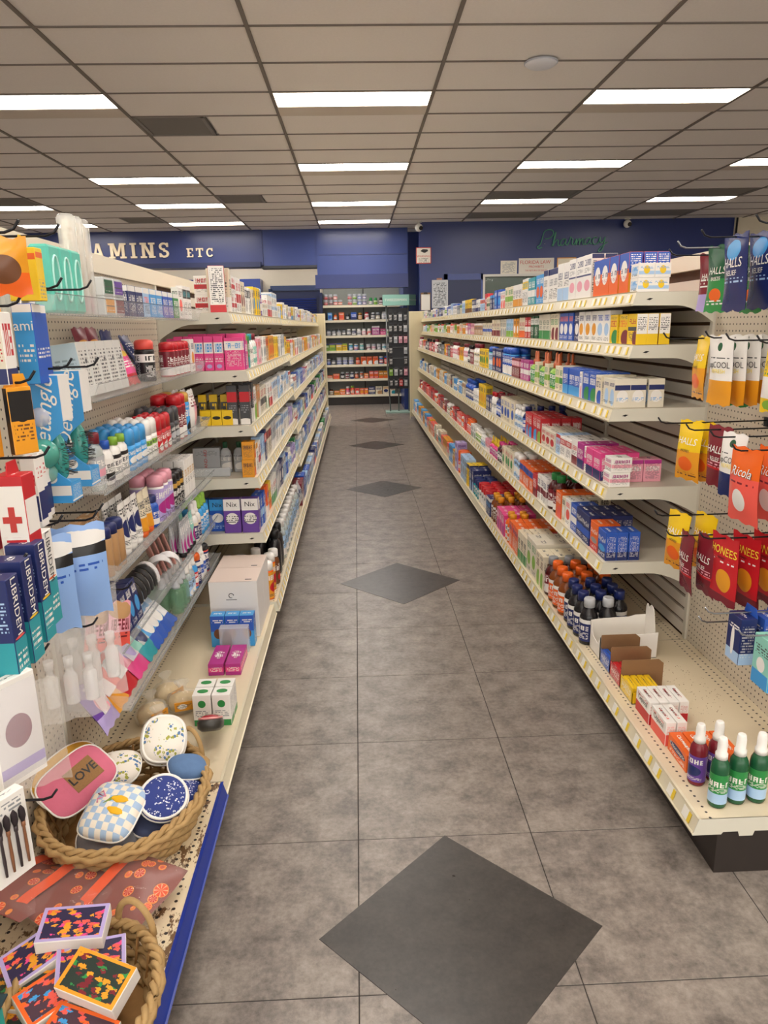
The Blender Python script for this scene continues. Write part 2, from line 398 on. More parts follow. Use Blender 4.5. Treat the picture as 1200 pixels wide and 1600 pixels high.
# ceiling
CT = mat('#e9e3dd', .85, noise=.05, nscale=60, bump=.15)
BAR = mat('#736a62', .6)
GX = lambda l: -1.8012+1.2192*l
GY = lambda k: 4.7827+.6096*k
LIGHTS = [(1, 2), (1, 6), (1, 10), (1, 13), (3, 2), (3, 6), (3, 10), (5, 6), (5, 10), (-1, 2), (-1, 7), (-1, 10), (-1, 13), (-3, 10), (-3, 13), (5, 2), (-3, 6), (-3, 2),
          (1, 16), (-1, 16), (-3, 16), (1, -2), (1, -6), (1, -10), (1, -14), (3, -2), (3, -6), (3, -10), (-1, -2), (-1, -6), (-1, -10), (-3, -4), (5, -4), (5, -9), (-3, -9), (-3, -14), (3, -14), (-1, -14), (5, -14)]  # lights beyond bulkhead and soffit are added, unseen, to brighten alcove and rear
VENTS = {(0, 3): (0, .5), (0, 9): (0, .5), (-2, 12): (.5, 1), (3, 9): (0, 1), (3, 12): (0, 1), (5, 12): (0, 1), (5, 9): (.0, 1), (-3, 9): (0, 1)}
lset = set(LIGHTS)
c = MB(); c.box(-9.2, 9.7, -6.2, 16.4, CEIL+.14, CEIL+.3); ceiling = structure(c.build('ceiling', CT))
K0 = -1
TW, TD = 1.2192-.024, .6096-.006
tme = MB(); tme.box(-TW/2, TW/2, -TD/2, TD/2, 0, .012); tme = tme.mesh('ceiling_tile', CT)
LCOL, RCOL, KMAX = -5, 8, 15
for l in range(LCOL, RCOL+1):
    for k in range(K0, KMAX):
        if (l, k) in lset or (l, k) in VENTS: continue
        link('ceiling_tile', tme, ceiling, (GX(l)+.6096, GY(k)+.3048, CEIL+.006))
# the rest of the ceiling, behind the camera and at the sides, one sheet with openings for its lights
rest = MB(); tb = MB()
for l in range(-6, 10):
    for k in range(-18, 19):
        if K0 <= k < KMAX and LCOL <= l <= RCOL: continue
        if (l, k) in lset: continue
        x, y = GX(l), GY(k); rest.quad((x, y, CEIL+.006), (x, y+.6096, CEIL+.006), (x+1.2192, y+.6096, CEIL+.006), (x+1.2192, y, CEIL+.006))
o = stuff(rest.build('ceiling_tile_field', CT, ceiling, fix=False)); o['label'] = 'rest of the tiled ceiling out of view'
for l in range(LCOL, RCOL+2):
    b = MB(); b.box(GX(l)-.012, GX(l)+.012, GY(K0), GY(KMAX), CEIL-.004, CEIL+.012); b.build('ceiling_grid_bar', BAR, ceiling)
for k in range(K0, KMAX+1):
    b = MB(); b.box(GX(LCOL), GX(RCOL+1), GY(k)-.006, GY(k)+.006, CEIL-.002, CEIL+.012); b.build('ceiling_grid_bar', BAR, ceiling)
# recessed ceiling lights
LW = mat('#e9e4da', .5); LE = emis('#fff7ee', LAMP)
X, Y = .592, .292; hs = MB()
for (x0, x1, y0, y1) in ((-.6096, .6096, -.3048, -Y), (-.6096, .6096, .055, .3048), (-.6096, -X, -Y, .055), (X, .6096, -Y, .055)): hs.box(x0, x1, y0, y1, -.003, .012)
hs.box(-X, X, -Y, .055, .05, .06)
hsm = hs.mesh('light_housing', mat('#cfc3b4', .5))
lp = MB(); lp.box(-X, X, -Y, .055, .004, .012); lpm = lp.mesh('light_lens', LE)
ORD = ['first', 'second', 'third', 'fourth', 'fifth', 'sixth', 'seventh', 'eighth', 'ninth', 'tenth', 'eleventh', 'twelfth']
def light_label(l, k):
    col = {-3: 'far left column', -1: 'left column beside the vents', 1: 'centre column over the aisle', 3: 'column right of the aisle', 5: 'far right column'}[l]
    if k < 0: return 'recessed ceiling light behind the viewpoint, %s, row %s' % (col.split(' beside')[0], ORD[(-k)//2 - 1] if (-k)//2 <= 8 else 'last')
    ks = sorted(q for (a, q) in LIGHTS if a == l and q >= 0)
    return 'recessed ceiling light, %s from the front in the %s' % (ORD[ks.index(k)], col)
for l, k in LIGHTS:
    r = empty('ceiling_light', (GX(l)+.6096, GY(k)+.3048, CEIL)); tag(r, light_label(l, k), 'ceiling light', 'recessed ceiling lights')
    link('housing', hsm, r); link('lens', lpm, r)
VM = mat('#77726d', .5); VD = mat('#4f4c49', .7)
for i, ((l, k), (a, b_)) in enumerate(VENTS.items()):
    x0, x1 = GX(l)+a*1.2192+.013, GX(l)+b_*1.2192-.013; y0, y1 = GY(k)+.007, GY(k+1)-.007
    r = empty('ceiling_vent', ((x0+x1)/2, (y0+y1)/2, CEIL))
    tag(r, ['grey square ceiling vent between the nearest left and centre lights', 'grey square ceiling vent between second and third rows, left', 'small grey ceiling vent near far left lights',
            'grey return grille just before the third light right of aisle', 'grey grille near the blue wall right of aisle', 'grey grille near the blue wall, far right column',
            'grey grille before the rear far right light', 'grey grille before the third far left light'][i], 'ceiling vent', 'ceiling vents')
    b = MB(); b.box(x0, x1, y0, y1, CEIL+.02, CEIL+.03); b.build('backing', VD, r)
    b = MB()
    for q in ((x0, x1, y0, y0+.03), (x0, x1, y1-.03, y1), (x0, x0+.03, y0, y1), (x1-.03, x1, y0, y1)): b.box(*q, CEIL-.002, CEIL+.02)
    b.build('frame', VM, r)
    n = 9
    for j in range(n):
        yy = y0+.05+(y1-y0-.1)*j/(n-1); b = MB(); b.prism([(yy-.018, CEIL+.018), (yy+.018, CEIL+.002), (yy+.02, CEIL+.004), (yy-.016, CEIL+.02)], 'x', x0+.03, x1-.03); b.build('louvre', VM, r)
    if b_-a < 1:
        xx0, xx1 = (x1+.026, GX(l)+1.2192) if a == 0 else (GX(l), x0-.026)
        b = MB(); b.box(xx0, xx1-.012 if a == 0 else xx1, GY(k)+.003, GY(k+1)-.003, CEIL+.006, CEIL+.018); b.build('ceiling_tile', CT, ceiling)
# access point disc on the ceiling
r = empty('ceiling_access_point', (1.295, 5.40, CEIL)); tag(r, 'round white plastic disc fixed under the ceiling tiles', 'detector')
b = MB(); b.lathe([(.112, CEIL-.012), (.112, CEIL-.004), (.10, CEIL)], 32, 1.295, 5.40); b.build('base', mat('#b9bcc8', .5), r)
b = MB(); b.lathe([(.0, CEIL-.04), (.05, CEIL-.038), (.085, CEIL-.03), (.104, CEIL-.018), (.108, CEIL-.011)], 32, 1.295, 5.40); b.build('cover', mat('#d9dae0', .35), r)
# ---- walls
def wallmat(name, c, rough, noise=.06, bump=.12, sc=3.):
    return mat(c, rough, noise=noise, nscale=sc, bump=bump, key=name)
BLUE = wallmat('blue', '#26346c', .32); BLUE2 = wallmat('blue2', '#304384', .27); CREAM = wallmat('cream', '#d9cfba', .6); NAVYW = wallmat('navy', '#18234c', .4)
def wbox(name, q, m, parent=None):
    b = MB(); b.box(*q); o = b.build(name, m, parent)
    if parent is None: structure(o)
    return o
YR = 13.1; YL = 13.75; YF = 15.8
wbox('wall_left', (-9.2, -9.0, -6.2, 16.4, 0, CEIL+.14), CREAM)
wbox('wall_right', (9.5, 9.7, -6.2, 16.4, 0, CEIL+.14), CREAM)
wbox('wall_far', (-9.0, 1.14, YF, YF+.2, 0, CEIL+.14), CREAM)
# unseen storefront behind the viewpoint; its mullioned openings are added to let daylight in
wf = wbox('wall_front', (-9.0, 9.5, -6.2, -6.05, 0, .5), CREAM)
for x0, x1, z0, z1 in [(-9.0, 9.5, 2.7, CEIL+.14)] + [(x-.08, x+.08, .5, 2.7) for x in (-9, -6, -3, 0, 3, 6, 9.4)]: wbox('mullion', (x0, x1, -6.2, -6.05, z0, z1), CREAM, wf)
# pharmacy wall on the right: blue, with door frame, clipboard and a service window
wr = wbox('wall_pharmacy', (1.14, 2.235, YR, YR+.2, 0, CEIL+.14), BLUE)
wbox('wall_panel', (2.235, 4.6, YR, YR+.2, 0, 1.0), BLUE, wr); wbox('wall_panel', (2.235, 4.6, YR, YR+.2, 2.445, CEIL+.14), BLUE, wr); wbox('wall_panel', (4.6, 6.6, YR, YR+.2, 0, CEIL+.14), BLUE, wr)
wc = wbox('wall_cream', (6.6, 9.5, YR-.02, YR+.2, 0, CEIL+.14), CREAM)
b = MB(); b.tube([(6.62, YR-.06, 3.3), (6.61, YR-.07, 2.9), (6.64, YR-.06, 2.4), (6.62, YR-.05, 1.9)], .018, 6); o = b.build('cable', mat('black', .5)); tag(o, 'black cable running down the end of the blue wall', 'cable')
wbox('wall_pilaster', (.93, 1.3, 14.4, YF, 0, CEIL+.14), BLUE2)
# window in the pharmacy wall
wn = MB()
for q in ((2.235, 4.6, YR-.03, YR+.06, 2.405, 2.445), (2.235, 4.6, YR-.03, YR+.06, 1.0, 1.05), (2.235, 2.275, YR-.03, YR+.06, 1.05, 2.405), (4.56, 4.6, YR-.03, YR+.06, 1.05, 2.405), (3.4, 3.43, YR-.02, YR+.05, 1.05, 2.405)): wn.box(*q)
w1 = structure(wn.build('window_1', mat('#cfccc4', .4)))
b = MB(); b.box(2.275, 4.56, YR+.02, YR+.026, 1.05, 2.405); b.build('pane', clear('#9fb0a8', .25, .03), w1)
dr = MB(); dr.box(1.62, 2.2, YR-.025, YR, 0, 2.36); d1 = structure(dr.build('door_1', NAVYW))
tr = MB()
for q in ((1.56, 1.62, 0, 2.46), (2.2, 2.235, 0, 2.46)): tr.box(q[0], q[1], YR-.035, YR, q[2], q[3])
tr.box(1.56, 2.235, YR-.035, YR, 2.36, 2.46); structure(tr.build('trim_1', BLUE2))
# dispensary behind the window: shelf with greenish packs seen through the glass
wbox('wall_dispensary', (1.14, 9.5, YF, YF+.2, 0, CEIL+.14), mat('#6b7268', .8))
# left soffit with the sign
wl = wbox('wall_soffit', (-9.0, -1.62, YL, YL+.35, 2.71, CEIL+.14), BLUE)
wbox('soffit_panel', (-1.62, -.62, YL+.03, YL+.3, 2.70, CEIL+.14), BLUE2, wl)
wbox('soffit_ledge', (-9.0, -1.66, YL-.09, YL+.36, 2.68, 2.765), NAVYW, wl)
wbox('soffit_dark_strip', (-1.66, -.62, YL+.02, YL+.32, 2.655, 2.70), mat('#3a3c44', .6), wl)  # solid dark grey strip along the lower edge of the soffit panel
# blue headers over the rear wall units
wbox('rear_header', (-3.7, -1.9, YF-.42, YF, 2.34, 2.585), BLUE2, wl)
wbox('rear_unit_side', (-1.95, -1.9, YF-.42, YF, 0, 2.34), BLUE2, wl)
b = MB(); b.box(-1.74, -.72, YF-.06, YF, 0, 2.36); o = structure(b.build('door_2', NAVYW))
for j in range(9):
    z = 2.20-.045*j; b = MB(); b.prism([(YF-.085, z-.028), (YF-.06, z), (YF-.06, z-.034)], 'x', -1.62, -.8); b.build('louvre', mat('#1b2c70', .35), o)
b = MB(); b.box(-1.78, -1.7, YF-.09, YF, 0, 2.4); b.box(-1.74, -.72, YF-.09, YF, 2.36, 2.46); o = structure(b.build('trim_2', mat('#3a4a6e', .5)))
# centre recess: blue panel, header box and shelf alcove
wcn = wbox('wall_recess', (-.66, .98, YL, YL+.12, 2.50, CEIL+.14), BLUE2)
wbox('recess_header', (-.70, .98, YL-.05, YL+.2, 2.29, 2.525), BLUE, wcn)
wbox('recess_side', (-.72, -.66, YF-.5, YF, 0, 2.29), NAVYW, wcn)
for q in ((-.62, .96, YL-.008, YL, 2.86, 2.875), (.0, .2, YL-.012, YL, 2.86, 2.868)): wbox('panel_seam', q, BLUE, wcn)
# ================================================================== SHELVING
CREAMM = '#ddd2b6'
SHELFM = mat('#d8d0bf', .42, noise=.04, nscale=4); BRK = mat('#d6d3c4', .4, noise=.05, nscale=9); STRIPM = mat('#ddd4ba', .35); KICK = mat('#2c2522', .45, noise=.1, nscale=10)
DECKM = dots_mat('punched_deck', '#dbcdb0', .0254, 0, .0042, rows=(.03, .062, .475), rough=.38)
DECKW = dots_mat('worn_punched_deck', '#e3d3b2', .0254, 0, .0045, rows=(.03, .062, .415, .45), rough=.5, worn=.735)
PEGM = dots_mat('pegboard', '#cfc4b0', .0254, .0254, .0036, rough=.6)
PEGY = dots_mat('pegboard_cream', '#e2d6b0', .0254, .0254, .005, rough=.6, dark='#4a4234')
GROOVE = mat('#4a2c12', .7, noise=.25, nscale=40); SLATM = mat('#d9d1c3', .5, noise=.04, nscale=5); UPR = mat('#cfcabb', .4)
SIDE = {'R': (1.475, -1), 'L': (-.95, 1)}
def SXF(s, d): return SIDE[s][0] + SIDE[s][1]*d
tag_cache = {}
def tag_mesh(s, w=.05, hh=.032):
    if (s, w) in tag_cache: return tag_cache[(s, w)]
    o = SIDE[s][1]; b = MB()
    # strip runs from (0,0) to (o*.014,-.05); the tag lies on it
    n = Vector((o*.05, 0, .014)).normalized(); t = Vector((o*.014, 0, -.05)).normalized(); p0 = t*.010+n*.0012
    def pt(a, y, k): q = p0+t*a+n*k; return (q.x, y, q.z)
    for (y0, y1, mi, k) in ((-w/2, w/2, 0, .0015), (-w/2 if s == 'R' else w/2-.015, -w/2+.015 if s == 'R' else w/2, 1, .0025)):
        n0 = len(b.v); b.v += [pt(0, y0, 0), pt(hh, y0, 0), pt(hh, y1, 0), pt(0, y1, 0), pt(0, y0, k), pt(hh, y0, k), pt(hh, y1, k), pt(0, y1, k)]
        for q in ((0, 1, 2, 3), (4, 5, 6, 7), (0, 1, 5, 4), (1, 2, 6, 5), (2, 3, 7, 6), (3, 0, 4, 7)): b.face([n0+i for i in q], None, mi)
    me = b.mesh('price_tag', [mat('#efece2', .5), mat('#e9c93c', .5)]); tag_cache[(s, w)] = me; return me
def strip(b, s, xf, y0, y1, z):
    o = SIDE[s][1]
    b.prism([(xf, z), (xf+o*.014, z-.05), (xf+o*.012, z-.054), (xf-o*.004, z-.004)], 'y', y0, y1)
    b.prism([(xf, z), (xf+o*.004, z+.003), (xf-o*.006, z+.001), (xf-o*.006, z-.004)], 'y', y0, y1)
    b.prism([(xf+o*.013, z-.046), (xf+o*.018, z-.047), (xf+o*.016, z-.054), (xf+o*.012, z-.054)], 'y', y0, y1)
def bracket(b, s, xf, y, z, depth, t=.003):
    o = SIDE[s][1]; xb = SXF(s, 0)
    pts = [(xb, z-.001), (xf, z-.001), (xf+o*.014, z-.052)]
    for i in range(9):
        a = i/8; x = xf+(xb-xf)*(.5+.5*a); dz = .055+.075*(1-math.cos(a*PI/2)); pts.append((x, z-dz))
    b.prism(pts, 'y', y, y+t)
SHW = ['top', 'second', 'third', 'fourth', 'fifth', 'bottom']
def bay(s, y0, y1, shelves, back, idx, name, label, tags='each', base=(.19, .51), basefront=None, deck=None, kick=True, rail=True, seed=0, skip_base=False, last=False):
    rnd = random.Random(seed+idx*7); xb, o = SIDE[s]
    r = empty('gondola_bay', (xb, y0, 0)); tag(r, label, 'shelving bay', 'gondola bays on the %s of the aisle' % ('right' if s == 'R' else 'left'))
    TOP = 1.86
    # spine and back panel
    b = MB(); xa, xc = sorted((xb-o*.012, xb-o*.05)); b.box(xa, xc, y0, y1, .1, TOP-.03); core = b.build('back_panel', GROOVE if back[0] == 's' else PEGM, r)
    if back == 'peg':
        b = MB(); A, B_ = (y0+.0265, y1-.002)
        x = xb; b.box(*sorted((xb, xb-o*.006)), A, B_, base[0]-.03, TOP-.045)
        b.v += [(xb+o*.0006, A, base[0]), (xb+o*.0006, B_, base[0]), (xb+o*.0006, B_, TOP-.045), (xb+o*.0006, A, TOP-.045)]; n = len(b.v)-4
        b.face((n, n+1, n+2, n+3), [(A, base[0]), (B_, base[0]), (B_, TOP-.045), (A, TOP-.045)])
        b.build('pegboard', PEGM, core, fix=False)
    else:
        z = base[0]+.01; joined = MB(); p = .0635
        sm = None
        while z+p-.010 < TOP-.04:
            if back == 'slat':
                if sm is None:
                    q = MB(); a, c_ = sorted((0, -o*.012)); q.box(a, c_, .0265, y1-y0-.002, 0, p-.0145); sm = q.mesh('slat', SLATM)
                link('slat', sm, core, (0, 0, z))
            else: joined.box(*sorted((xb, xb-o*.012)), y0+.0265, y1-.002, z, z+p-.0145)
            z += p
        if joined.v: stuff(joined.build('slats', SLATM, core))
    b = MB(); b.box(*sorted((xb-o*.012, xb+o*.010)), y0+.0004, y0+.026, 0, TOP); b.build('upright', UPR, r)
    if last: b = MB(); b.box(*sorted((xb-o*.012, xb+o*.010)), y1-.014, y1-.0004, 0, TOP); b.build('upright', UPR, r)
    if rail:
        b = MB(); b.box(*sorted((xb-o*.05, xb+o*.014)), y0, y1, TOP-.045, TOP+.02); b.build('top_rail', mat('#e3d8c2', .5), r)
    for (z, dep) in shelves:
        xf = SXF(s, dep); b = MB()
        a, c_ = sorted((xf, xb)); b.box(a, c_, y0+.003, y1-.003, z-.022, z-.0005)
        n = len(b.v); b.v += [(xb, y0+.003, z), (xf, y0+.003, z), (xf, y1-.003, z), (xb, y1-.003, z)]; b.face((n, n+1, n+2, n+3), [(y0, 0), (y0, dep), (y1, dep), (y1, 0)])
        sh = b.build('shelf', SHELFM, r, fix=False)
        b = MB(); strip(b, s, xf, y0+.003, y1-.003, z); b.build('price_strip', STRIPM, sh)
        for yy in (y0+.001, y1-.004):
            b = MB(); bracket(b, s, xf, yy, z, dep); b.build('bracket', BRK, sh)
        xs = xf-o*.055; b = MB(); b.prism([(xs-.014, z-.030), (xs, z-.024), (xs+.014, z-.026), (xs, z-.033)], 'y', y0+.0004, y0+.002); b.build('bracket_slot', mat('black', .8), sh)
        if tags == 'each':
            y = y0+.06
            while y < y1-.05:
                link('price_tag', tag_mesh(s), sh, (xf-xb, y-y0, z)); y += rnd.choice((.075, .085, .10, .12, .15))
        else:
            tm_ = tag_mesh(s); q = MB(); y = y0+.06
            while y < y1-.05:
                n = len(q.v); q.v += [(v.co.x+xf, v.co.y+y, v.co.z+z) for v in tm_.vertices]
                for p_ in tm_.polygons: q.face([n+i for i in p_.vertices], None, p_.material_index)
                y += rnd.choice((.085, .10, .12, .15))
            stuff(q.build('price_tags', list(tm_.materials), sh, fix=False))
    # base deck and kick plate
    if not skip_base:
        bz, bd = base; xf = SXF(s, bd); b = MB(); a, c_ = sorted((xf, xb)); b.box(a, c_, y0+.0036, y1-.001, bz-.045, bz-.0005)
        sh = b.build('base_shelf', BRK, r)
        b = MB(); b.v += [(xb, y0+.001, bz), (xf, y0+.001, bz), (xf, y1-.001, bz), (xb, y1-.001, bz)]; b.face((0, 1, 2, 3), [(y0, 0), (y0, bd), (y1, bd), (y1, 0)]); b.build('deck_sheet', deck or DECKM, sh, fix=False)
        b = MB(); strip(b, s, xf, y0+.001, y1-.001, bz); b.build('price_strip', basefront or STRIPM, sh)
        b = MB(); bracket_end = [(xb, bz), (xf, bz), (xf+o*.016, bz-.054), (xf-o*.07, bz-.054), (xf-o*.075, bz-.046), (xf-o*.12, bz-.046), (xf-o*.125, bz-.062), (xf-o*.165, bz-.062), (xf-o*.17, bz-.046), (xb, bz-.05)]
        b.prism(bracket_end, 'y', y0+.0004, y0+.0034); b.build('end_bracket', BRK, sh)
        if tags == 'each' and basefront is None:
            y = y0+.06
            while y < y1-.05: link('price_tag', tag_mesh(s), sh, (xf-xb, y-y0, bz)); y += rnd.choice((.075, .085, .10, .11))
        xk = SXF(s, bd-.06); b = MB(); b.box(*sorted((xk, xb)), y0+.002, y1-.002, .002, bz-.046); b.build('kick_plate', KICK, r)
    return r
RZ = [(1.72, .335), (1.51, .335), (1.25, .405), (.91, .405), (.57, .405)]
RY0 = 1.785; BW = 1.2192
RY = [RY0+BW*i for i in range(10)]
bay('R', RY[0], RY[1], [], 'peg', 0, '', 'right-hand pegboard bay with hanging candy bags, nearest the camera')
for i in range(1, 9):
    bay('R', RY[i], RY[i+1], RZ, 'slat' if i < 4 else 'sjoin', i, '', 'right-hand shelving bay with five shelves, %s from the camera' % ORD[i], tags='each' if i < 3 else 'join', last=(i == 8))
# left run
LYA, LYB, LYC = .80, 2.06, 3.60
bay('L', LYA, LYB, [], 'peg', 0, '', 'left-hand pegboard bay with hanging packs and blue-edged base shelf', basefront=mat('#1c3796', .35, noise=.1, nscale=30), deck=DECKW, base=(.19, .48))
bay('L', LYB, LYC, [], 'peg', 1, '', 'left-hand pegboard bay with clear trays and cream base shelf', base=(.19, .475), tags='none')
LZ = [(1.685, .345), (1.41, .41), (1.14, .42), (.875, .43), (.585, .44)]
LZ2 = [(1.68, .345), (1.36, .40), (1.08, .42), (.80, .43), (.52, .44)]
LY = [LYC+1.2192*i for i in range(8)]
for i in range(7):
    bay('L', LY[i], LY[i+1], LZ if i < 2 else LZ2, 'slat' if i < 1 else 'sjoin', i+2, '', 'left-hand shelving bay with five shelves, %s from the camera' % ORD[i+2], tags='each' if i < 2 else 'join', base=(.205, .49), last=(i == 6))
# pegboard end panels at the far ends of both runs
def endpanel(name, x0, x1, y, z0, z1, label):
    r = empty(name, ((x0+x1)/2, y, 0)); tag(r, label, 'end panel')
    b = MB(); b.box(x0, x1, y, y+.02, z0, z1)
    n = len(b.v); b.v += [(x0, y-.0008, z0), (x1, y-.0008, z0), (x1, y-.0008, z1), (x0, y-.0008, z1)]; b.face((n, n+1, n+2, n+3), [(x0, z0), (x1, z0), (x1, z1), (x0, z1)])
    b.build('pegboard', PEGY, r, fix=False)
    b = MB(); b.box(x0-.012, x0, y-.004, y+.024, 0, z1); b.box(x1, x1+.012, y-.004, y+.024, 0, z1); b.box(x0-.012, x1+.012, y-.004, y+.024, z1, z1+.015); b.build('frame', mat('#e0d6b8', .5), r)
endpanel('end_panel', -.96, -.50, LY[7]+.03, .05, 1.81, 'cream pegboard panel closing the far end of the left shelves')
endpanel('end_panel', .935, 1.50, RY[9]+.03, .05, 1.83, 'cream pegboard panel closing the far end of the right shelves')
# ================================================================== GOODS
PROTO = {}
def proto(name, parts, size, cat):
    """parts: list of (part name, mesh, parent index or None, location); the first is the thing itself"""
    return dict(name=name, parts=parts, size=size, cat=cat)
def place(p, loc, rz, label, group=None, tilt=(0, 0)):
    root = None; objs = []
    for nm, me, par, l in p['parts']:
        o = bpy.data.objects.new(p['name'] if root is None else nm, me); COL.objects.link(o)
        if root is None:
            o.location = loc; o.rotation_euler = Euler((tilt[0], tilt[1], rz), 'XYZ'); root = o
        else: o.parent = objs[par or 0]; o.location = l
        objs.append(o)
    tag(root, label, p['cat'], group); return root
def cm(*a): return [x/100 for x in a]
STY = {}
def design(rnd, c1, c2, c3, style=None, ln=5):
    st = rnd.randrange(6) if style is None else style
    tc = 'charcoal' if c1 in ('white', 'cream', 'ivory', 'yellow', 'amber', 'paleblue', 'mint', 'rose', 'lavender', 'silver', 'lime') else 'white'
    lc = c3
    if st == 0: return dict(base=c1, band=(c2, .0, .35), logo=(lc, .58, .76, ln), text=(tc, .4, .54, 26))
    if st == 1: return dict(base=c1, band=(c2, .62, .9), logo=(c1 if c3 == c2 else c3, .68, .84, ln), text=(tc, .12, .5, 22))
    if st == 2: return dict(base=c1, acc=(c2, .5, .42, .36, .2), logo=(lc, .70, .88, ln), text=(tc, .06, .18, 30))
    if st == 3: return dict(base=c1, band=(c2, .3, .55), logo=(lc, .64, .86, ln), text=(tc, .06, .26, 24))
    if st == 4: return dict(base=c1, acc=(c2, .75, .2, .5, .28), logo=(lc, .58, .8, ln), text=(tc, .84, .94, 30))
    return dict(base=c1, band=(c2, .82, 1.1), logo=(lc, .5, .7, ln), text=(tc, .1, .42, 22))
def p_box(w, h, d, c1, c2, c3, style=None, noun='carton', cat='carton'):
    k = ('box', w, h, d, c1, c2, c3, style)
    if k not in PROTO:
        rnd = random.Random(str(k)); b = MB(); W, H, D = cm(w, h, d); b.carton(W, D, H)
        PROTO[k] = proto('medicine_carton', [('box', b.mesh('medicine_carton', pack(**design(rnd, c1, c2, c3, style, max(5, round(w*.75)))), fix=False), None, (0, 0, 0))], (W, H, D), cat)
    return PROTO[k]
def p_bot(r, h, c1, cap, lab, kind='bot', lc='white', seg=14, ysc=1., style=None):
    """round and oval bottles: bot pill bottle, syr syrup bottle, can aerosol, jar, flat shampoo, stick deodorant, drop dropper, spray pump"""
    k = (kind, r, h, c1, cap, lab, lc, ysc, style)
    if k in PROTO: return PROTO[k]
    rnd = random.Random(str(k)); R, H = cm(r, h); b = MB(); cb = MB(); lb = MB(); sup = 2.
    cm_ = mat(cap, .35); bm_ = mat(c1, .25) if c1 not in ('clearc', 'clearg') else clear('#dfe8e4' if c1 == 'clearc' else '#7fae8a', .45, .1)
    nm = {'bot': 'pill_bottle', 'syr': 'syrup_bottle', 'can': 'spray_can', 'jar': 'jar', 'flat': 'lotion_bottle', 'stick': 'deodorant_stick', 'drop': 'dropper_bottle', 'spray': 'pump_spray_bottle'}[kind]
    l0, l1 = .14, .6
    if kind == 'bot':
        b.lathe([(R*.92, 0), (R, .03*H), (R, .66*H), (R*.9, .73*H), (R*.66, .78*H), (R*.66, .82*H)], seg); cb.lathe([(R*.78, .79*H), (R*.8, .81*H), (R*.8, .98*H), (R*.72, H)], seg); l0, l1 = .1, .62
    elif kind == 'syr':
        b.lathe([(R*.9, 0), (R, .02*H), (R, .6*H), (R*.86, .68*H), (R*.55, .76*H), (R*.46, .8*H), (R*.46, .84*H)], seg); cb.lathe([(R*.62, .81*H), (R*.62, .97*H), (R*.55, H)], seg); l0, l1 = .08, .56
    elif kind == 'can':
        b.lathe([(R*.95, 0), (R, .012*H), (R, .74*H), (R*.9, .775*H)], seg); cb.lathe([(R*.97, .765*H), (R*.97, .93*H), (R*.8, .98*H), (R*.4, H)], seg); l0, l1 = .03, .72
    elif kind == 'jar':
        b.lathe([(R*.93, 0), (R, .05*H), (R, .62*H), (R*.88, .68*H)], seg); cb.lathe([(R*.97, .66*H), (R*.99, .69*H), (R*.99, .96*H), (R*.93, H)], seg); l0, l1 = .1, .58
    elif kind == 'flat':
        ysc = .55; b.lathe([(R*.94, 0), (R, .03*H), (R*.98, .5*H), (R*.9, .7*H), (R*.5, .79*H), (R*.32, .81*H), (R*.32, .84*H)], seg, ysc=ysc, sup=2.4); cb.lathe([(R*.42, .81*H), (R*.42, .98*H), (R*.36, H)], seg); l0, l1 = .1, .6
    elif kind == 'stick':
        ysc = .55; b.lathe([(R*.96, 0), (R, .03*H), (R, .6*H)], seg, ysc=ysc, sup=2.6); cb.lathe([(R*.98, .6*H), (R*.98, .86*H), (R*.85, .95*H), (R*.45, H)], seg, ysc=ysc, sup=2.6); l0, l1 = .06, .52
    elif kind == 'drop':
        b.lathe([(R*.92, 0), (R, .03*H), (R, .48*H), (R*.6, .55*H), (R*.45, .58*H)], seg); cb.lathe([(R*.5, .57*H), (R*.5, .72*H), (R*.22, .75*H), (R*.22, .95*H), (R*.12, H)], seg); l0, l1 = .06, .44
    elif kind == 'spray':
        b.lathe([(R*.9, 0), (R, .03*H), (R, .56*H), (R*.93, .62*H), (R*.7, .68*H), (R*.52, .7*H), (R*.52, .72*H)], seg); cb.lathe([(R*.66, .7*H), (R*.66, .77*H), (R*.52, .79*H), (R*.52, .92*H), (R*.44, .985*H), (R*.36, H)], seg); l0, l1 = .07, .5
    lb.lathe([(R*1.012, l0*H), (R*1.012, l1*H)], seg, ysc=ysc, cap=False, sup=2.4 if kind == 'flat' else 2.6 if kind == 'stick' else 2.)
    parts = [(nm, b.mesh(nm, bm_), None, (0, 0, 0)), ('cap', cb.mesh('cap', cm_), 0, (0, 0, 0))]
    if lab: parts.append(('label', lb.mesh('label', pack(**design(rnd, lab, lc if lc != lab else c1 if c1 in PAL else 'white', 'charcoal' if lab in ('white', 'cream', 'yellow', 'paleblue') else 'white', style)), fix=False), 0, (0, 0, 0)))
    PROTO[k] = proto(nm, parts, (2*R, H, 2*R*ysc), 'spray can' if kind == 'can' else 'jar' if kind == 'jar' else 'deodorant' if kind == 'stick' else 'bottle'); return PROTO[k]
